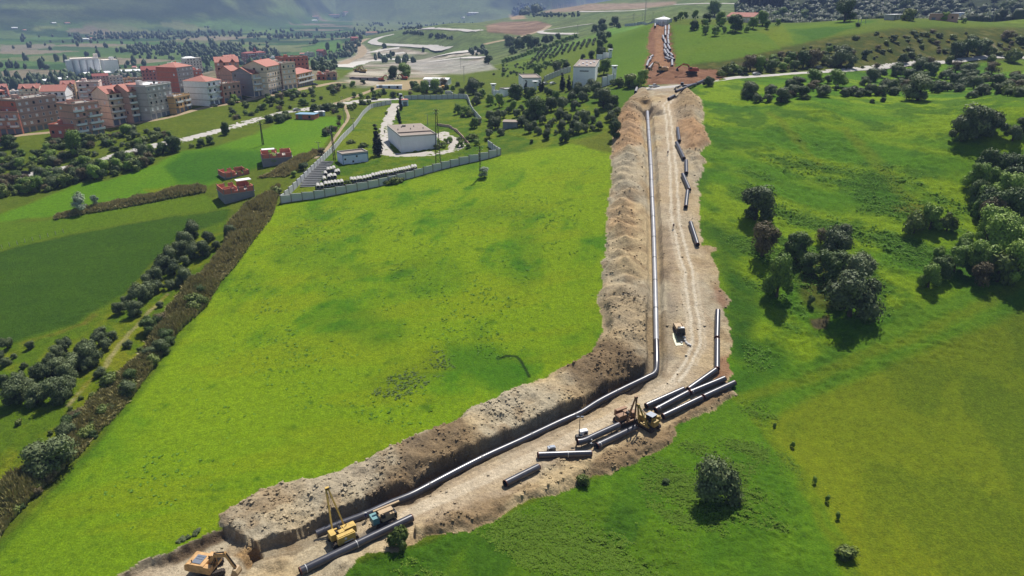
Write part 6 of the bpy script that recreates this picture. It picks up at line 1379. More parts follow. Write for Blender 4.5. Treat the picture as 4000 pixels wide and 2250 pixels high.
bz(Z1, -140, 1500, 52, 1470, 1290, 9, 'brick', 'flat', 'tall red brick house cut by the left edge of the picture', wins=WH)
bz(Z1, 0, 1352, 235, 1345, 1145, 12, 'brown', 'flat', 'brown brick block with grey shutters at the left end of the front row', side='brick', wins=WH)
bz(Z1, 238, 1338, 640, 1268, 1040, 14, 'dark', 'unfinished', 'widest grey brown block with unfinished roof columns at the left', side='brick', wins=WH)
bz(Z1, 515, 1388, 797, 1390, 1265, 7, 'brick', 'flat', 'low red brick shed with a bare wall in front of the left block', floors=1, wins=D)
bz(Z1, 803, 1394, 1062, 1350, 1080, 12, 'brown', 'flat', 'brick house with wide white balconies nearest the scrub slope', balcony=((.0, .35), (.5, 1.0)), wins=WH)
bz(Z1, 1143, 1258, 1343, 1228, 960, 13, 'cream', 'gables', 'cream house with balconies and twin red gables in the front row', balcony=((.05, .95),), wins=D)
bz(Z1, 1347, 1225, 1522, 1198, 935, 13, 'dark', 'gables', 'brown house with dark open loggias beside the twin gabled house', balcony=((.0, .35), (.65, 1.0)), wins=D, tiles=M_TILE)
bz(Z1, 1528, 1197, 1773, 1145, 895, 14, 'grey', 'flatwhite', 'grey five storey house with white roof edge in the front row', wins=WH)
bz(Z1, 1776, 1137, 1933, 1098, 995, 9, 'ochre', 'unfinished', 'small ochre two storey unfinished house in the street gap', wins=('hole',))
bz(Z1, 2114, 1064, 2255, 1037, 835, 16, 'white', 'hip', 'white house with arched balconies and red roof in the middle of the street', side='white', balcony=((.05, .4), (.6, .95)), wins=D, tiles=M_TILE)
bz(Z1, 2262, 1034, 2438, 1005, 865, 10, 'brown', 'unfinished', 'reddish house with flat unfinished roof right of the white house', side='brick', wins=D)
bz(Z1, -60, 1160, 105, 1140, 940, 11, 'brick', 'hip', 'brick house with stepped red roofs at the left picture edge', wins=D)
bz(Z1, 235, 1085, 438, 1078, 900, 10, 'cream', 'gables', 'cream house with two red gables behind the widest block', wins=D, tiles=M_TILE)
bz(Z1, 446, 1094, 690, 1088, 925, 11, 'white', 'gable', 'white house with black window frames and red roof, second row', wins=('hole', 'dark'), tiles=M_TILE)
bz(Z1, 655, 1054, 795, 1048, 860, 10, 'ochre', 'gables', 'ochre house with red gabled roof beside the pink block', wins=WH, tiles=M_TILE)
bz(Z1, 817, 1068, 1040, 1058, 850, 12, 'pink', 'flat', 'pale pink five storey block with white shutters', side='pink', wins=('white', 'dark'))
bz(Z1, 1005, 1003, 1093, 993, 850, 10, 'brick', 'flat', 'narrow red brick house wedged beside the pink block', wins=D)
bz(Z1, 1120, 905, 1260, 898, 785, 9, 'cream', 'unfinished', 'small unfinished cream house with open windows in the second row', wins=('hole',))
bz(Z1, 955, 885, 1115, 876, 775, 9, 'brown', 'gable', 'brown house with dark red roof at the back of the town', wins=D, tiles=M_TILED)
bz(Z1, 1265, 890, 1450, 880, 800, 10, 'ochre', 'flat', 'ochre flat roofed house behind the gabled front row', wins=('hole', 'dark'))
bz(Z1, 1452, 872, 1698, 862, 715, 12, 'brick', 'gables', 'red brick house with dormers and long red roof, second row', wins=D, tiles=M_TILED)
bz(Z1, 1817, 927, 1975, 902, 695, 17, 'grey', 'hip', 'tall grey fronted house with bare brick side wall', side='brick', wins=('white', 'grey'), tiles=M_TILE)
bz(Z1, 1872, 748, 2050, 738, 600, 12, 'pale', 'dome', 'pale house with white hipped roof at the back of the town', wins=D)
bz(Z1, 1972, 803, 2040, 797, 715, 8, 'brick', 'flatwhite', 'narrow red house with white flat roof behind the white house', wins=WH)
bz(Z1, 2198, 842, 2430, 832, 640, 14, 'brown', 'gables', 'brown plastered house with red gables behind the white house', side='brown', wins=WH, tiles=M_TILE)
bz(Z2, 242, 967, 388, 947, 755, 17, 'cream', 'gables', 'cream house with curved balconies and grey side wall, right front row', side='slate', balcony=((.05, .95),), wins=WH, tiles=M_TILE)
bz(Z2, 392, 945, 537, 907, 690, 15, 'cream', 'gable', 'cream house with big sloping red roof in the right front row', wins=WH, tiles=M_TILE)
bz(Z2, 540, 907, 676, 887, 668, 13, 'cream', 'flat', 'plain beige flat roofed house in the right front row', side='brown', wins=WH)
bz(Z2, 680, 887, 835, 847, 755, 12, 'ochre', 'hip', 'white and ochre house with red hip roof at the right end of the street', balcony=((.0, 1.0),), wins=D, tiles=M_TILE)
bz(Z2, 20, 850, 105, 838, 720, 10, 'brown', 'gable', 'brown house with red roof left of the cream front row', wins=D, tiles=M_TILE)
bz(Z2, 168, 645, 370, 630, 545, 14, 'brick', 'spire', 'red brick house with a pointed red spire above the town', wins=D)
bz(Z2, 527, 765, 798, 748, 600, 12, 'brick', 'flat', 'red brick flat roofed house behind the right front row', side='brick', wins=('hole', 'dark'))
bz(Z2, 872, 808, 962, 806, 760, 7, 'brick', 'flat', 'low brick block with open roof right of the town', wins=('hole',), floors=1)
bz(Z2, 965, 808, 1076, 803, 745, 8, 'brown', 'unfinished', 'brown and orange unfinished block at the right end of the town', wins=('hole',))
bz(Z2, 868, 575, 935, 578, 515, 10, 'brick', 'gable', 'dark red house by the valley trees behind the town', wins=D, tiles=M_TILED)
bz(Z2, 780, 575, 850, 570, 535, 9, 'pale', 'flat', 'pale low house by the valley trees behind the town', wins=D)
bz(Z2, 1225, 420, 1290, 418, 385, 9, 'brick', 'gable', 'red roofed farmhouse beside the dusty valley road', wins=D, tiles=M_TILED)
bz(Z2, -20, 705, 90, 695, 600, 10, 'brown', 'gables', 'brown house with red gables under the spire', wins=WH, tiles=M_TILE)
bz(Z1, 1700, 722, 1860, 716, 645, 10, 'pale', 'flatwhite', 'pale house with white roof behind the tall grey house', wins=WH)
bz(Z1, 1215, 832, 1350, 824, 760, 9, 'pale', 'flatwhite', 'pale house with bright white roof in the second row', wins=D)
bz(Z1, 120, 1012, 232, 1006, 930, 9, 'pale', 'flatwhite', 'low pale house with white roof between the left houses', wins=WH)
bz(Z1, -60, 1020, 100, 1012, 890, 10, 'brick', 'gables', 'brick house with red gables at the very left behind the block', wins=D, tiles=M_TILE)
bz(Z2, 425, 642, 512, 638, 590, 9, 'white', 'flat', 'small white house right of the spire', wins=D)
bz(Z1, 1560, 800, 1700, 792, 700, 9, 'cream', 'gable', 'cream house with red roof behind the brick dormers', wins=WH, tiles=M_TILE)
# plain sheds, silos
def shed(pl, pr, top, depth, wall, roofm, label, name='shed', rise=1.2, group=None, opening=True):
    a, b = base_pair(pl, pr); d = b-a; d.z = 0; W_ = d.length; rz = math.atan2(d.y, d.x); ppm = pxm((a+b)/2); H = max(2.2, (pl[1]-top)/ppm/.97)
    back = Vector((-math.sin(rz), math.cos(rz), 0)); zs = [gz(c.x, c.y) for c in (a, b, a+back*depth, b+back*depth)]
    base = max(min(zs[0], zs[1]), a.z-.2)-.1; fnd = min(zs)-base-.5
    o = empty(name, (a.x, a.y, base), rz, label, 'building', group)
    MB().box((W_/2, depth/2, (H+fnd)/2), (W_, depth, H-fnd)).build('wall', wall, o)
    if rise > 0:
        gable_roof(W_, depth, H, rise, .4).build('roof', roofm, o)
        MB().add([(0, 0, H), (0, depth, H), (0, depth/2, H+rise-.2), (W_, 0, H), (W_, depth, H), (W_, depth/2, H+rise-.2)], [(0, 2, 1), (3, 4, 5)]).build('gable_end', wall, o)
    else:
        m = MB().box((W_/2, depth/2, H+.1), (W_+.5, depth+.5, .2)); m.build('roof', roofm, o)
    if opening:
        n = max(1, int(W_/5))
        for i in range(n): inst('window' if i % 3 else 'door', WIN['hole'] if i % 3 else DOORM, o, (W_/n*(i+.5), -.05, 1.3 if i % 3 == 0 else H*.55))
    return o
shed(*Z1([(470, 872), (740, 838)]), Z1([(0, 815)])[0][1], 16, wmat('pale'), M_ROOFW, 'long warehouse with white roof left of the pink block')
shed(*Z1([(870, 790), (1130, 775)]), Z1([(0, 745)])[0][1], 30, wmat('pale'), M_ROOFW, 'white roofed factory hall in front of the silos')
shed(*Z1([(1180, 770), (1420, 760)]), Z1([(0, 722)])[0][1], 30, wmat('pale'), M_ROOFW, 'white roofed factory hall right of the silos')
shed(*Z1([(470, 800), (600, 790)]), Z1([(0, 770)])[0][1], 14, wmat('concrete'), M_ROOFF, 'grey workshop behind the long white warehouse')
shed(*Z1([(0, 855), (85, 850)]), Z1([(0, 825)])[0][1], 14, wmat('pale'), M_ROOFW, 'white roofed hall at the left picture edge')
so_, so2 = base_pair(*Z1([(770, 775), (1045, 760)])); dd = so2-so_; dd.z = 0; WS = dd.length; ps = pxm(so_); HS = (775-600)/2.576/ps
o = empty('grain_silo', (so_.x, so_.y, so_.z-.5), math.atan2(dd.y, dd.x), 'large pale grain silo of joined cylinders behind the town', 'silo')
for i in range(4): MB().cyl((WS*(.12+.25*i), 7, -3), (WS*(.12+.25*i), 7, HS*.93), WS*.123, 18).build('cylinder', wmat('silo'), o)
for i in range(4): MB().cyl((WS*(.12+.25*i), 7+WS*.24, -3), (WS*(.12+.25*i), 7+WS*.24, HS*.93), WS*.123, 18).build('cylinder', wmat('silo'), o)
MB().box((WS*.45, 7+WS*.12, HS*.97), (WS*1.0, WS*.42, HS*.1)).build('top_gallery', wmat('pale'), o); MB().box((WS*.9, 7+WS*.12, HS*1.1), (WS*.14, WS*.2, HS*.22)).build('head_house', wmat('pale'), o); MB().box((-WS*.14, 8, HS*.45), (WS*.2, WS*.3, HS*.98)).build('elevator_tower', wmat('silo'), o)
so_, so2 = base_pair(*Z1([(1070, 745), (1210, 735)])); dd = so2-so_; dd.z = 0; WS = dd.length; HS = (745-610)/2.576/pxm(so_)
o = empty('mill_building', (so_.x, so_.y, so_.z-.5), math.atan2(dd.y, dd.x), 'smaller pale blocky mill right of the silo cylinders', 'building')
MB().box((WS*.5, WS*.3, HS/2-1), (WS, WS*.6, HS+2)).build('wall', wmat('silo'), o); MB().box((WS*.5, WS*.3, HS+.15), (WS*1.03, WS*.63, .5)).build('roof', wmat('pale'), o); MB().box((WS*.7, WS*.3, HS+2), (WS*.25, WS*.3, 3.4)).build('head_house', wmat('silo'), o)
# works yard
shed(*Z2([(1945, 855), (2190, 860)]), Z2([(0, 795)])[0][1], 9, wmat('white'), M_ROOFW, 'white shed with dark doorway in the works yard', rise=.8)
shed(*Z2([(1470, 892), (1725, 890)]), Z2([(0, 860)])[0][1], 3, wmat('blue'), M_ROOFW, 'long low white site cabin in the works yard', rise=0)
shed(*Z2([(1830, 895), (2040, 905)]), Z2([(0, 865)])[0][1], 3, wmat('blue'), M_ROOFW, 'white site container below the white shed', rise=0)
shed(*Z2([(1200, 805), (1490, 810)]), Z2([(0, 780)])[0][1], 6, wmat('slate'), M_ROOFF, 'row of low grey workshops beside the quarry', rise=0)
shed(*Z2([(660, 1200), (845, 1205)]), Z2([(0, 1150)])[0][1], 6, wmat('brick'), M_BLUER, 'small brick hut with a sky blue sheet roof beside the left road', rise=0)
shed(*Z2([(865, 1172), (955, 1165)]), Z2([(0, 1140)])[0][1], 3.5, wmat('blue'), M_ROOFW, 'white box trailer next to the blue roofed hut', rise=0)
shed(*Z2([(1725, 1068), (1792, 1065)]), Z2([(0, 1010)])[0][1], 5, wmat('blue'), M_TILE, 'blue and white gatehouse with pinkish roof at the compound gate', rise=0)
shed(*Z3([(165, 1292), (310, 1295)]), Z3([(0, 1225)])[0][1], 6, wmat('slate'), M_ROOFF, 'small grey hut with broken roof in the olive grove', rise=0)
# hilltop houses
bz(Z4, 80, 178, 305, 185, 135, 9, 'cream', 'gable', 'stone house with pinkish red roof on the hilltop', floors=1, shutters=False, name='farm_house', group='hilltop houses', tiles=M_TILE)
shed(*Z4([(215, 112), (440, 104)]), Z4([(0, 88)])[0][1], 9, wmat('pale'), M_ROOFW, 'long white roofed barn in front of the cypress row', rise=.6)
shed(*Z4([(1480, 165), (1570, 160)]), Z4([(0, 125)])[0][1], 6, wmat('concrete'), M_ROOFW, 'small grey hut with white roof on the right skyline', rise=0)
shed(*Z4([(1775, 175), (2010, 178)]), Z4([(0, 118)])[0][1], 9, wmat('brown'), M_ROOFF, 'long reddish house with flat tin roof on the right skyline', rise=0)
shed(*Z4([(2025, 165), (2135, 160)]), Z4([(0, 112)])[0][1], 8, wmat('white'), M_ROOFW, 'white house at the right end of the skyline group', rise=0)
tk = spot(2591, 87); o = empty('water_tank', (tk.x, tk.y, tk.z-.3), 0, 'round white water reservoir with low dome above the far cut', 'tank')
MB().cyl((0, 0, -1), (0, 0, 2.6), 6.4, 32).build('tank_wall', M_WHT, o); MB().cyl((0, 0, 2.6), (0, 0, 4.2), 6.6, 32, .6).build('dome', M_ROOFW, o); MB().cyl((0, 0, 4.1), (0, 0, 4.8), .6, 10).build('vent', M_WHT, o)
# ------------------------------------------------------------------ walls made of panels
def panel_wall(px, h, mat, label, seg=3.0, name='boundary_wall', th=.2, post=True, cat='wall'):
    P = [Vector((*p, 0)) for p in W2(px)]; path = smooth_path(P, .5); o = empty(name, (path[0].x, path[0].y, gz(path[0].x, path[0].y)), 0, label, cat)
    pts = [path[0]]; 
    for q in path:
        if (q-pts[-1]).length >= seg: pts.append(q)
    pts.append(path[-1]); me = None
    zz_ = [gz(q.x, q.y) for q in pts]
    for i in range(len(pts)-1):
        a, b = pts[i], pts[i+1]; L = (b-a).length
        if L < .3: continue
        zb_ = min(zz_[i], zz_[i+1]); top_ = max(zz_[i], zz_[i+1])+h
        m = (a+b)/2-o.location; an = math.atan2((b-a).y, (b-a).x)
        pn = MB().box((0, 0, 0), (L, th, top_-zb_+.4)).build('panel', mat, o); pn.location = (m.x, m.y, (top_+zb_-.4)/2-o.location.z); pn.rotation_euler = (0, 0, an)
        if post:
            pq = MB().box((0, 0, 0), (.3, .32, top_-zb_+.55)).build('post', M_SLAB, o); pq.location = (a.x-o.location.x, a.y-o.location.y, (top_+zb_-.25)/2-o.location.z); pq.rotation_euler = (0, 0, an)
    return o
M_PANEL = material('weathered concrete panel', (.52, .53, .52), .9, 0, .14, .5)
panel_wall([(1098, 795), (1161, 784), (1235, 775), (1334, 756), (1401, 743), (1460, 732), (1522, 717), (1585, 701), (1640, 686), (1670, 677), (1725, 662), (1784, 647), (1842, 634), (1899, 621), (1956, 605)], 2.5, M_PANEL, 'long stepped concrete panel wall along the top of the bright field', 3.6)
panel_wall([(1956, 605), (1940, 595), (1920, 580), (1906, 570)], 2.5, M_PANEL, 'short return of the concrete wall beside the grove', 3.2)
panel_wall([(1098, 793), (1140, 752), (1180, 712), (1212, 680), (1260, 633), (1308, 585), (1340, 545), (1381, 503), (1405, 470), (1422, 447), (1451, 423), (1490, 414), (1529, 407)], 2.3, M_PANEL, 'concrete panel wall along the left side of the pump compound', 3.4)
panel_wall([(1580, 390), (1640, 388), (1715, 388), (1775, 386), (1820, 386), (1830, 400), (1839, 427), (1851, 447), (1880, 480)], 2.5, M_PANEL, 'pale concrete wall along the back of the pump compound', 4.0)
panel_wall([(2440, 103), (2480, 100), (2520, 97), (2570, 92), (2625, 86)], 2.4, M_PANEL, 'grey concrete wall round the white water reservoir', 4.0)
M_WWALL = material('whitewashed wall', (.84, .84, .83), .85, 0, .06, .4)
panel_wall(Z3([(65, 965), (150, 968), (215, 965)]), 3.0, M_WWALL, 'white wall at the left corner of the white compound', 4.0, th=.3)
panel_wall(Z3([(1160, 878), (1240, 850), (1300, 832)]), 4.6, M_WWALL, 'high white wall at the right corner of the white compound', 4.0, th=.3)
panel_wall(Z3([(1105, 610), (1170, 590), (1240, 570)]), 3.0, M_WWALL, 'grey wall climbing behind the tall white building', 4.0, th=.3)
panel_wall(Z3([(580, 830), (660, 790), (760, 750), (850, 720)]), 3.2, M_PANEL, 'grey wall behind the parked cars of the white compound', 4.0, th=.3)
panel_wall([(1706, 490), (1750, 497), (1775, 508), (1800, 530), (1825, 560), (1835, 572)], 1.0, wmat('dark'), 'low dark retaining wall round the back of the drive', 3.0, name='retaining_wall', post=False)
# white compound
def block(pl, pr, top, depth, mat, label, roofm=M_ROOFF, name='white_building', extra=None):
    a, b = base_pair(pl, pr); d = b-a; d.z = 0; W_ = d.length; rz = math.atan2(d.y, d.x); ppm = pxm((a+b)/2); H = (pl[1]-top)/ppm/.97
    back = Vector((-math.sin(rz), math.cos(rz), 0)); zs = [gz(c.x, c.y) for c in (a, b, a+back*depth, b+back*depth)]; base = max(min(zs[0], zs[1]), a.z-.2); fnd = min(zs)-base-.6
    o = empty(name, (a.x, a.y, base), rz, label, 'building')
    MB().box((W_/2, depth/2, (H+fnd)/2), (W_, depth, H-fnd)).build('wall', mat, o)
    MB().box((W_/2, depth/2, H+.06), (W_-.3, depth-.3, .12)).build('roof', roofm, o)
    p = MB()
    for c, s_ in (((W_/2, .12, H+.3), (W_+.1, .3, .6)), ((W_/2, depth-.12, H+.3), (W_+.1, .3, .6)), ((.12, depth/2, H+.3), (.3, depth-.3, .6)), ((W_-.12, depth/2, H+.3), (.3, depth-.3, .6))): p.box(c, s_)
    p.build('parapet', M_CONCG, o)
    return o, W_, H
o, W_, H = block(*Z3([(868, 868), (1088, 872)]), Z3([(0, 688)])[0][1], 52, M_WWALL, 'tall plain white building with flat brown roof in the walled compound')
MB().box((W_*.5, -.04, H*.82), (W_*.4, .1, .45)).build('slit_window', M_HOLE, o)
for i in range(6): MB().box((W_*(.2+.12*i), 12+(i % 3)*11, H+.4), (1.1, 2.2, .6)).build('roof_vent', M_WHT, o)
o, W_, H = block(*Z3([(365, 880), (553, 878)]), Z3([(0, 795)])[0][1], 24, M_WWALL, 'lower white building with flat roof left of the tall one')
o, W_, H = block(*Z3([(185, 962), (285, 955)]), Z3([(0, 905)])[0][1], 6, M_WWALL, 'low white gate building at the left of the white compound', M_ROOFW)
for (x, y, h), lb in zip([(1245, 575, 5.5), (1283, 800, 7.5), (70, 935, 5.5), (490, 905, 5)], ['uppermost white watchtower behind the tall building', 'white watchtower at the right corner above the high wall', 'white watchtower at the left corner of the compound', 'short white watchtower beside the low white building']):
    p = spot(*Z3([(x, y)])[0]); o = empty('watchtower', p, 0, lb, 'watchtower', 'watchtowers of the white compound')
    MB().box((0, 0, h*.35), (2.0, 2.0, h*.75)).build('shaft', M_WWALL, o); MB().cyl((0, 0, h*.72), (0, 0, h-.4), 1.5, 10).build('cabin', M_WWALL, o); MB().box((0, -1.45, h*.84), (1.2, .2, .5)).build('window', M_HOLE, o); MB().cyl((0, 0, h-.4), (0, 0, h-.15), 1.9, 10).build('roof', M_ROOFW, o)
# pump compound building: two roof levels, plain pale walls, lightning wires
a0 = Z2([(1705, 1520), (2080, 1500)])
o, W_, H = block((1568, 592), (1708, 582), 537, 29, material('pale rendered wall', (.74, .74, .76), .9, 0, .06, .5), 'flat roofed white pump building inside the walled compound')
MB().box((W_/2-.0, 18.5, H+.35), (W_-.6, 19.8, .55)).build('raised_roof', M_ROOFF, o)
for i in range(5): MB().box((W_*(.12+.18*i), 14+(i % 2)*6, H+.95), (.35, .35, .7)).build('roof_vent', M_SLAB, o)
MB().box((W_*.4, 22, H+1.0), (1.4, 1.2, .8)).build('skylight', M_SLAB, o)
o, W_, H = block((1340, 642), (1440, 630), 606, 6.5, wmat('blue'), 'small white hut with blue edges in the compound', M_ROOFF, 'utility_hut')
MB().box((W_*.5, -.03, H-.25), (W_, .08, .4)).box((W_-.15, -.03, H/2), (.3, .08, H)).box((.15, -.03, H/2), (.3, .08, H)).build('blue_trim', material('blue trim paint', alb(120, 168, 208), .7), o)
for x, z in ((.1, .55), (.55, .75), (.4, .25)): inst('window', WIN['hole'], o, (W_*x, -.04, H*z), (0, 0, 0), (.55, 1, .45))
# concrete products in the compound
M_CPIPE = material('concrete pipe', alb(206, 202, 194), .85, 0, .1, 1.5); M_POLE = material('grey concrete pole', alb(196, 194, 190), .85, 0, .12, 1.5)
row = [(880, 515), (912, 515), (948, 508), (975, 506), (1013, 500), (1045, 492), (1075, 487), (1105, 472), (1140, 467), (1165, 462), (1190, 452), (1218, 447), (1245, 442), (1275, 440), (1300, 436), (1330, 427), (1355, 421), (1385, 416), (1408, 412), (1432, 408), (1460, 402), (1487, 394), (1525, 382), (1552, 380)]
row2 = [(522, 582), (562, 580), (605, 562), (640, 558), (672, 552), (706, 547), (740, 546), (774, 540), (590, 505), (640, 485), (602, 445), (700, 472), (660, 472), (630, 408), (660, 402), (690, 396), (714, 428), (736, 422)]
cm = None
for k, (x, y) in enumerate(row+row2):
    a = Vector(hit(*ZC([(x, y-10)])[0], .9)); b = Vector(hit(*ZC([(x-8, y-55)])[0], .9)); a.z = gz(a.x, a.y)+.85; w = (b-a); w.z = 0; w = w.normalized()*4.2
    if cm is None:
        cm = MB().hollow((0, 0, .8), (4.2, 0, .8), .72, 16, .1).mesh('concrete_pipe', M_CPIPE)
    ob = inst('concrete_pipe', cm, None, (a.x, a.y, a.z-.8), (0, 0, math.atan2(w.y, w.x)))
    tag(ob, 'short concrete pipe standing in the long row along the compound wall' if k < 24 else ('short concrete pipe in the heap beside the long grey poles' if k < 37 else 'short concrete pipe in the loose cluster behind the poles'), 'pipe', 'concrete pipes in the compound')
pm = MB().cyl((0, 0, .2), (11, 0, .2), .2, 8, .16).mesh('concrete_pole', M_POLE)
for k in range(34):
    t = k/33
    a = hit(*ZC([(330+t*190, 575-t*265)])[0]); b = hit(*ZC([(520+t*150, 562-t*258)])[0]); an = math.atan2(b[1]-a[1], b[0]-a[0]); L = math.hypot(b[0]-a[0], b[1]-a[1])
    for lv in (0, 1):
        if lv and k % 3 == 0: continue
        ob = inst('concrete_pole', pm, None, (a[0], a[1], gz(a[0], a[1])+.1+lv*.38), (0, 0, an), (max(.6, L/11), 1, 1)); tag(ob, 'long grey concrete pole in the flat stack by the compound corner', 'pole', 'stack of concrete poles')
# brick shells
def shell(pl, pr, top, depth, label, plinth=0.0, cuts=()):
    a, b = base_pair(pl, pr); d = b-a; d.z = 0; W_ = d.length; rz = math.atan2(d.y, d.x); ppm = pxm((a+b)/2); H = (pl[1]-top)/ppm/.95
    back = Vector((-math.sin(rz), math.cos(rz), 0)); zs = [gz(c.x, c.y) for c in (a, b, a+back*depth, b+back*depth)]; base = max(min(zs[0], zs[1]), a.z-.2)-.1
    o = empty('brick_shell', (a.x, a.y, base), rz, label, 'house', 'roofless brick shells'); z0 = max(plinth, .5)
    MB().box((W_/2, depth/2, z0/2-.6), (W_, depth, z0+1.2)).build('plinth', wmat('slate'), o); MB().box((W_/2, depth/2, z0+.06), (W_+.5, depth+.4, .14)).build('floor_slab', M_CONCG, o)
    hh = max(1.6, H-z0)
    def seg(c, s_): MB().box(c, s_).build('brick_wall', wmat('brick'), o)
    zc = z0+.13+hh/2
    # front with two window gaps
    x0 = 0
    for g0, g1 in ((.36, .48), (.68, .78)):
        seg(((x0+W_*g0)/2, .1, zc), (W_*g0-x0, .2, hh)); seg(((W_*(g0+g1))/2, .1, z0+.13+.4), (W_*(g1-g0), .2, .8)); x0 = W_*g1
    seg(((x0+W_)/2, .1, zc), (W_-x0, .2, hh))
    x0 = 0
    for g0, g1 in ((.25, .37), (.55, .65)):
        seg(((x0+W_*g0)/2, depth-.1, zc), (W_*g0-x0, .2, hh)); x0 = W_*g1
    seg(((x0+W_)/2, depth-.1, zc), (W_-x0, .2, hh))
    seg((.1, depth/2, zc), (.2, depth-.44, hh)); seg((W_-.1, depth*.22, zc), (.2, depth*.36, hh)); seg((W_-.1, depth*.78, zc), (.2, depth*.36, hh))
    seg((W_*.5, depth*.5, zc-.2), (.2, depth*.5, hh-.4)); seg((W_*.25, depth*.55, zc-.2), (W_*.3, .2, hh-.4))
    for i in range(5):
        for y in (-.02, depth+.02): MB().box((W_*(i/4)*.98+.12, y, zc+.1), (.25, .25, hh+.5)).build('column', M_SLAB, o)
    return o, W_, H
shell(*ZB5([(170, 880), (700, 800)]), ZB5([(0, 760)])[0][1], 8, 'low open brick shell without roof, farthest left in the grass')
o, W_, H = shell(*ZB5([(160, 1400), (820, 1300)]), ZB5([(0, 1120)])[0][1], 9, 'two level brick shell on a dark plinth nearest the reeds', 3.0)
MB().box((W_*.86, 7.5, H+1.0), (5.2, 3.2, .15)).build('sheet_roof', M_ROOFW, o)
o, W_, H = shell(*ZB5([(990, 610), (1640, 560)]), ZB5([(0, 360)])[0][1], 10, 'largest brick shell with pillars and a white sheet roof corner', 3.2)
MB().box((W_*.25, 6, H+1.0), (5.0, 3.0, .15)).build('sheet_roof', M_ROOFW, o)
# ------------------------------------------------------------------ poles, pylons, masts
def pole(pb, pt, label, lattice=False, w=.18, arms=True, group='power poles'):
    p = Vector(hit(*pb)); p.z = gz(p.x, p.y); h = max(4, (pb[1]-pt[1])/pxm(p)/.96)
    o = empty('power_pole', p, 0, label, 'pole', group)
    if lattice:
        b = w*3
        for sx in (-1, 1):
            for sy in (-1, 1): MB().cyl((sx*b, sy*b, 0), (sx*b*.25, sy*b*.25, h), .09, 4).build('leg', M_STEEL, o)
        q = MB(); n = int(h/1.4)
        for k in range(n):
            z0, z1 = h*k/n, h*(k+1)/n; s0, s1 = b*(1-.75*k/n), b*(1-.75*(k+1)/n)
            q.cyl((-s0, -s0, z0), (s1, -s1, z1), .05, 4); q.cyl((s0, -s0, z0), (-s1, -s1, z1), .05, 4); q.cyl((-s0, s0, z0), (-s1, -s1, z1), .05, 4); q.cyl((s0, -s0, z0), (s1, s1, z1), .05, 4)
        q.build('lattice_brace', M_STEEL, o)
    else: MB().cyl((0, 0, -.3), (0, 0, h), w, 8, w*.6).build('shaft', M_STEEL if w > .2 else M_POLE, o)
    if arms:
        for k in range(2 if h > 9 else 1):
            ar = MB().box((0, 0, h-.4-1.2*k), (2.2, .12, .12)).build('cross_arm', M_STEEL, o)
            for x in (-1, 0, 1): MB().cyl((x, 0, h-.36-1.2*k), (x, 0, h-.1-1.2*k), .07, 6).build('insulator', M_CHALK, ar)
    return o
pole((1028, 567), (1020, 478), 'lattice pole standing in the left field above the brick shells', True, .12)
pole((1876, 692), (1866, 575), 'lattice pole at the top edge of the bright field', True, .11)
pole((1307, 628), (1300, 518), 'thick lattice pole beside the stack of concrete poles', True, .14)
pole((1712, 642), (1698, 440), 'tall steel lattice pylon in front of the pump building', True, .32)
pole((1246, 594), (1243, 555), 'short pole between the brick shells and the compound wall'); pole((1338, 412), (1336, 380), 'pole at the fork of the left road'); pole((1347, 480), (1344, 430), 'pole beside the dirt path'); pole((1382, 508), (1378, 462), 'pole against the left compound wall')
pole((1297, 560), (1294, 496), 'pole beside the reeds along the dirt path'); pole((1671, 488), (1669, 450), 'lamp post beside the pump building drive', arms=False); pole((1813, 322), (1810, 262), 'left pole on the slope above the white shed'); pole((1800, 268), (1797, 225), 'pole above the quarry edge')
for (x, y, t), lb in zip([(1590, 210, -20), (1598, 208, -20), (1475, 210, 150), (1484, 212, 140), (1570, 200, 140), (1675, 192, 130), (1205, 222, 180), (918, 345, 255), (700, 382, 330)], ['left shaft of the tall twin mast by the reservoir', 'right shaft of the tall twin mast by the reservoir', 'left of two poles left of the reservoir', 'right of two poles left of the reservoir', 'pole just left of the reservoir dome', 'pole just right of the reservoir dome', 'lone pole above the orchard', 'pole beside the hairpin road', 'pole on the ridge left of the hairpin road']):
    q = Z3([(x, y), (x, t)]); pole(q[0], q[1], lb, w=.2)
for (x, y, t), lb in zip([(815, 175, 58), (843, 175, 60), (1178, 222, 95), (1208, 200, 95), (1245, 195, 130)], ['left of two dark poles on the right skyline', 'right of two dark poles on the right skyline', 'pole right of the cone shaped tree', 'second pole right of the cone shaped tree', 'third pole right of the cone shaped tree']):
    q = Z4([(x, y), (x, t)]); pole(q[0], q[1], lb, w=.2)
q = Z4([(1072, 120), (1072, -10)]); pole(q[0], q[1], 'pale lattice pylon behind the cone shaped tree', True, .3)
for k in range(9):
    x, y = Z5([(20+k*70, 1100-k*18)])[0]; p = spot(x, y); ob = MB().cyl((0, 0, -.2), (0, 0, 1.3), .07, 6).build('fence_post', M_POLE); ob.location = p; tag(ob, 'thin fence post along the top of the dark left field', 'post', 'fence posts by the dark field')
# people far off
person(spot(1503, 522), R(90), M_NAVY, M_NAVY, 'left of two people in dark clothes walking on the compound drive', 'walk'); person(spot(1522, 520), R(90), M_NAVY, M_NAVY, 'right of two people in dark clothes walking on the compound drive', 'walk')
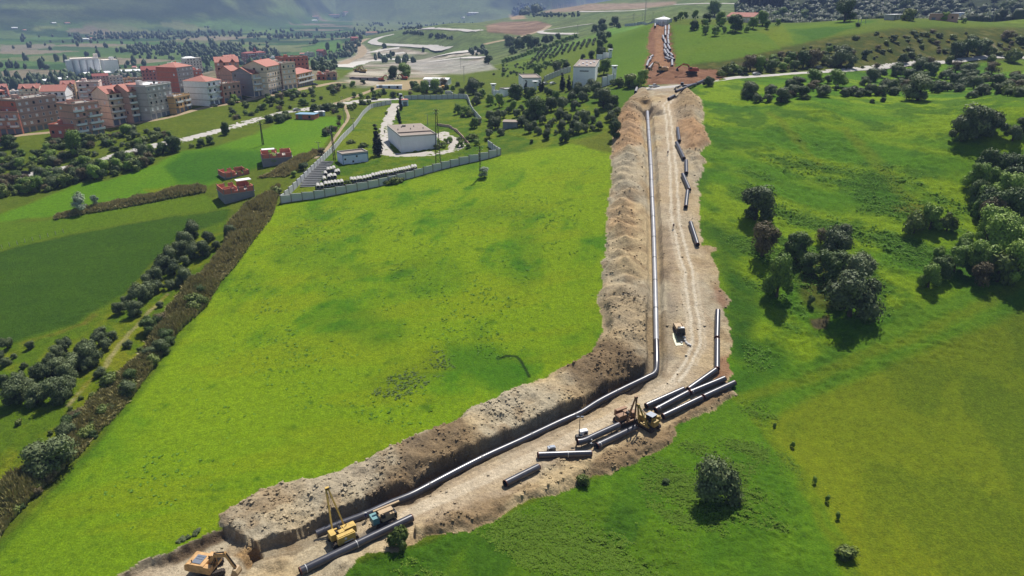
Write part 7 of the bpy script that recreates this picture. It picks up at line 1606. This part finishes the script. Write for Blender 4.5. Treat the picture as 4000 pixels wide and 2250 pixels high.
# ------------------------------------------------------------------ far woods: tree masses on the plain, the slopes and the wooded hill
def far_wood(name, label, pts, sizes, mat, seed, tall=1.0):
    g = np.random.default_rng(seed); n = len(pts); x, y = pts[:, 0], pts[:, 1]; z = ground(x, y)
    nn, mm_ = 6, 4; th = np.linspace(0, 2*np.pi, nn, endpoint=False); ph = np.linspace(.15, np.pi*.72, mm_)
    T, P_ = np.meshgrid(th, ph); base = np.stack([np.sin(P_)*np.cos(T), np.sin(P_)*np.sin(T), np.cos(P_)], -1).reshape(-1, 3)
    s = sizes*g.uniform(.6, 1.3, n); hs = s*tall*g.uniform(.7, 1.4, n)
    V = base[None]*np.stack([s, s, hs], -1)[:, None, :]*(.7+.6*g.random((n, len(base), 1))) + np.stack([x, y, z+hs*.75], -1)[:, None, :]
    f0 = np.array([(i*nn+j, i*nn+(j+1) % nn, (i+1)*nn+(j+1) % nn, (i+1)*nn+j) for i in range(mm_-1) for j in range(nn)])[:, ::-1]
    F = (f0[None]+np.arange(n)[:, None, None]*len(base)).reshape(-1, 4); V = V.reshape(-1, 3); c = V.mean(0)
    me = mesh_np(name, V-c, F, True); me.materials.append(mat); o = bpy.data.objects.new(name, me); COL.objects.link(o); o.location = c
    return tag(o, label, 'trees', None, 'stuff')
FW1 = leaf_material('far woodland', alb(62, 84, 54), alb(112, 132, 82), .2); FW2 = leaf_material('far orchard', alb(62, 84, 44), alb(104, 122, 70), .1)
g = np.random.default_rng(77)
def plain_pts(n, r0, r1, a0, a1, seed):
    g = np.random.default_rng(seed); a = np.radians(g.uniform(a0, a1, n*5)); r = np.exp(g.uniform(math.log(r0), math.log(r1), n*5))
    x, y = r*np.sin(a), r*np.cos(a); u = x*ca - y*sa; v = x*sa + y*ca
    # rows along field edges, and some woods
    cvv = np.floor(v/115); e = np.abs((v/115) % 1 - .5); eu = np.abs((u/170 + .7*cvv*.37) % 1 - .5)
    edge = ((e > .46) & (_h(np.floor(u/60), cvv, 5) > .6)) | ((eu > .47) & (_h(np.floor(u/170+.7*cvv*.37), np.floor(v/60), 6) > .75))
    wood = (fbm(x, y, 260, 15, 3) > .62)
    k = (edge | (wood & (g.random(len(x)) < .9))) & (zbase(x, y) < 4)
    return np.stack([x[k], y[k]], 1)[:n]
p = plain_pts(2000, 700, 3000, -46, -6, 1); far_wood('distant_trees', 'rows of distant trees between the plain fields', p, np.full(len(p), 3.9), FW1, 1, 1.4)
p = plain_pts(800, 1500, 3600, -12, 6, 2); far_wood('distant_trees', 'dark distant trees in the middle valley', p, np.full(len(p), 3.6), FW1, 2, 1.3)
# hill behind the right skyline: continuous wood
a = np.radians(g.uniform(13, 47, 9000)); r = g.uniform(700, 1500, 9000); p = np.stack([r*np.sin(a), r*np.cos(a)], 1); keep = fbm(p[:, 0], p[:, 1], 40, 16, 3) > .42
px_, py_, _ = project(p[:, 0], p[:, 1], zbase(p[:, 0], p[:, 1])); keep &= (px_ > 2880) & (px_ < 4200) & ~inside([(3860, 40), (3900, 0), (3960, 0), (3900, 50)], px_, py_); p = p[keep][:4600]
far_wood('hill_woodland', 'dark evergreen scrub wood covering the hill behind the right skyline', p, np.full(len(p), 4.2), leaf_material('hill woodland leaves', alb(62, 78, 50), alb(112, 126, 80), .2), 3, .9)
def pxpts(poly, n, seed):
    g = np.random.default_rng(seed); xs = [q[0] for q in poly]; ys = [q[1] for q in poly]; out = []
    x = g.uniform(min(xs), max(xs), n*6); y = g.uniform(min(ys), max(ys), n*6); k = inside(poly, x, y)
    for a, b in zip(x[k][:n], y[k][:n]):
        h_ = hit(a, b); out.append((h_[0], h_[1]))
    return np.array(out)
p = np.concatenate([pxpts(Z2([(980, 560), (1120, 500), (1230, 400), (1280, 420), (1270, 530), (1180, 590), (1000, 570)]), 90, 1), pxpts(Z2([(830, 700), (900, 620), (1080, 640), (1060, 700), (900, 740)]), 50, 2), pxpts(Z2([(1720, 320), (1930, 330), (1950, 360), (1730, 345)]), 40, 3), pxpts(Z2([(1970, 345), (2240, 385), (2240, 400), (1980, 370)]), 26, 4),
                    pxpts(Z2([(1700, 270), (1920, 265), (1920, 300), (1710, 300)]), 40, 6), pxpts(Z2([(1450, 580), (1640, 560), (1620, 600), (1460, 610)]), 20, 5), pxpts(Z2([(2380, 500), (2576, 480), (2576, 560), (2400, 560)]), 20, 7), pxpts(Z3([(420, 150), (930, 130), (930, 175), (430, 175)]), 60, 8), pxpts(Z3([(720, 50), (860, 12), (860, 30), (740, 62)]), 24, 9)])
far_wood('valley_trees', 'dark clumps of trees around the quarry valley', p, np.full(len(p), 2.5), FW1, 5, 1.2)
p = np.concatenate([pxpts(Z3([(330, 60), (600, 60), (560, 130), (300, 160), (250, 150)]), 150, 10)])
far_wood('knoll_wood', 'small wooded knoll behind the haul road', p, np.full(len(p), 8.0), FW1, 6, 1.0)
# scattered farm buildings on the plain
for k, (x, y, w) in enumerate([(835, 405, 60), (890, 395, 50), (530, 238, 40), (660, 240, 50), (120, 292, 60), (240, 308, 30), (590, 770, 50), (1330, 690, 40)]):
    q = Z1([(x, y), (x+w, y-1), (0, y-w*.22)]); shed(q[0], q[1], q[2][1], 12, wmat('pale'), M_ROOFW if k % 2 == 0 else M_TILE, ('white roofed' if k % 2 == 0 else 'red roofed')+' far farm building on the plain, '+['left of the silo fields', 'beside the ploughed strip', 'at the mountain foot left', 'at the mountain foot centre', 'near the left edge', 'below the left clearing', 'behind the warehouse', 'right of the mill'][k], 'farm_building', 1.5, None, False)
for k, (x, y, w) in enumerate([(815, 215, 65), (800, 180, 90), (1000, 165, 100), (1150, 130, 60), (1370, 345, 110), (2400, 145, 100), (2350, 178, 20), (700, 560, 120)]):
    q = Z2([(x, y), (x+w, y-2), (0, y-w*.16)]); shed(q[0], q[1], q[2][1], 14, wmat('pale'), M_ROOFW if k in (0, 5, 6) else M_TILE, ('white roofed' if k in (0, 5, 6) else 'red roofed')+' distant building in the valley, '+['beside the green field', 'in the village left', 'in the village centre', 'in the village right', 'by the dusty road', 'far right of the valley', 'small at the far right', 'behind the orchard rows'][k], 'valley_building', 1.5, None, False)
# ------------------------------------------------------------------ haze: one closed box of air round everything
hz = MB().box((0, 3700, 180), (17000, 8000, 500)); hm = bpy.data.materials.new('haze air'); hm.use_nodes = True; n = hm.node_tree.nodes; n.remove(n['Principled BSDF'])
pv = n.new('ShaderNodeVolumePrincipled'); pv.inputs['Color'].default_value = (.42, .58, 1.0, 1); pv.inputs['Density'].default_value = .00012; pv.inputs['Anisotropy'].default_value = 0.0
hm.node_tree.links.new(pv.outputs[0], n['Material Output'].inputs['Volume'])
ho = hz.build('haze', hm); tag(ho, 'pale bluish haze over the far valley', 'haze', None, 'stuff')
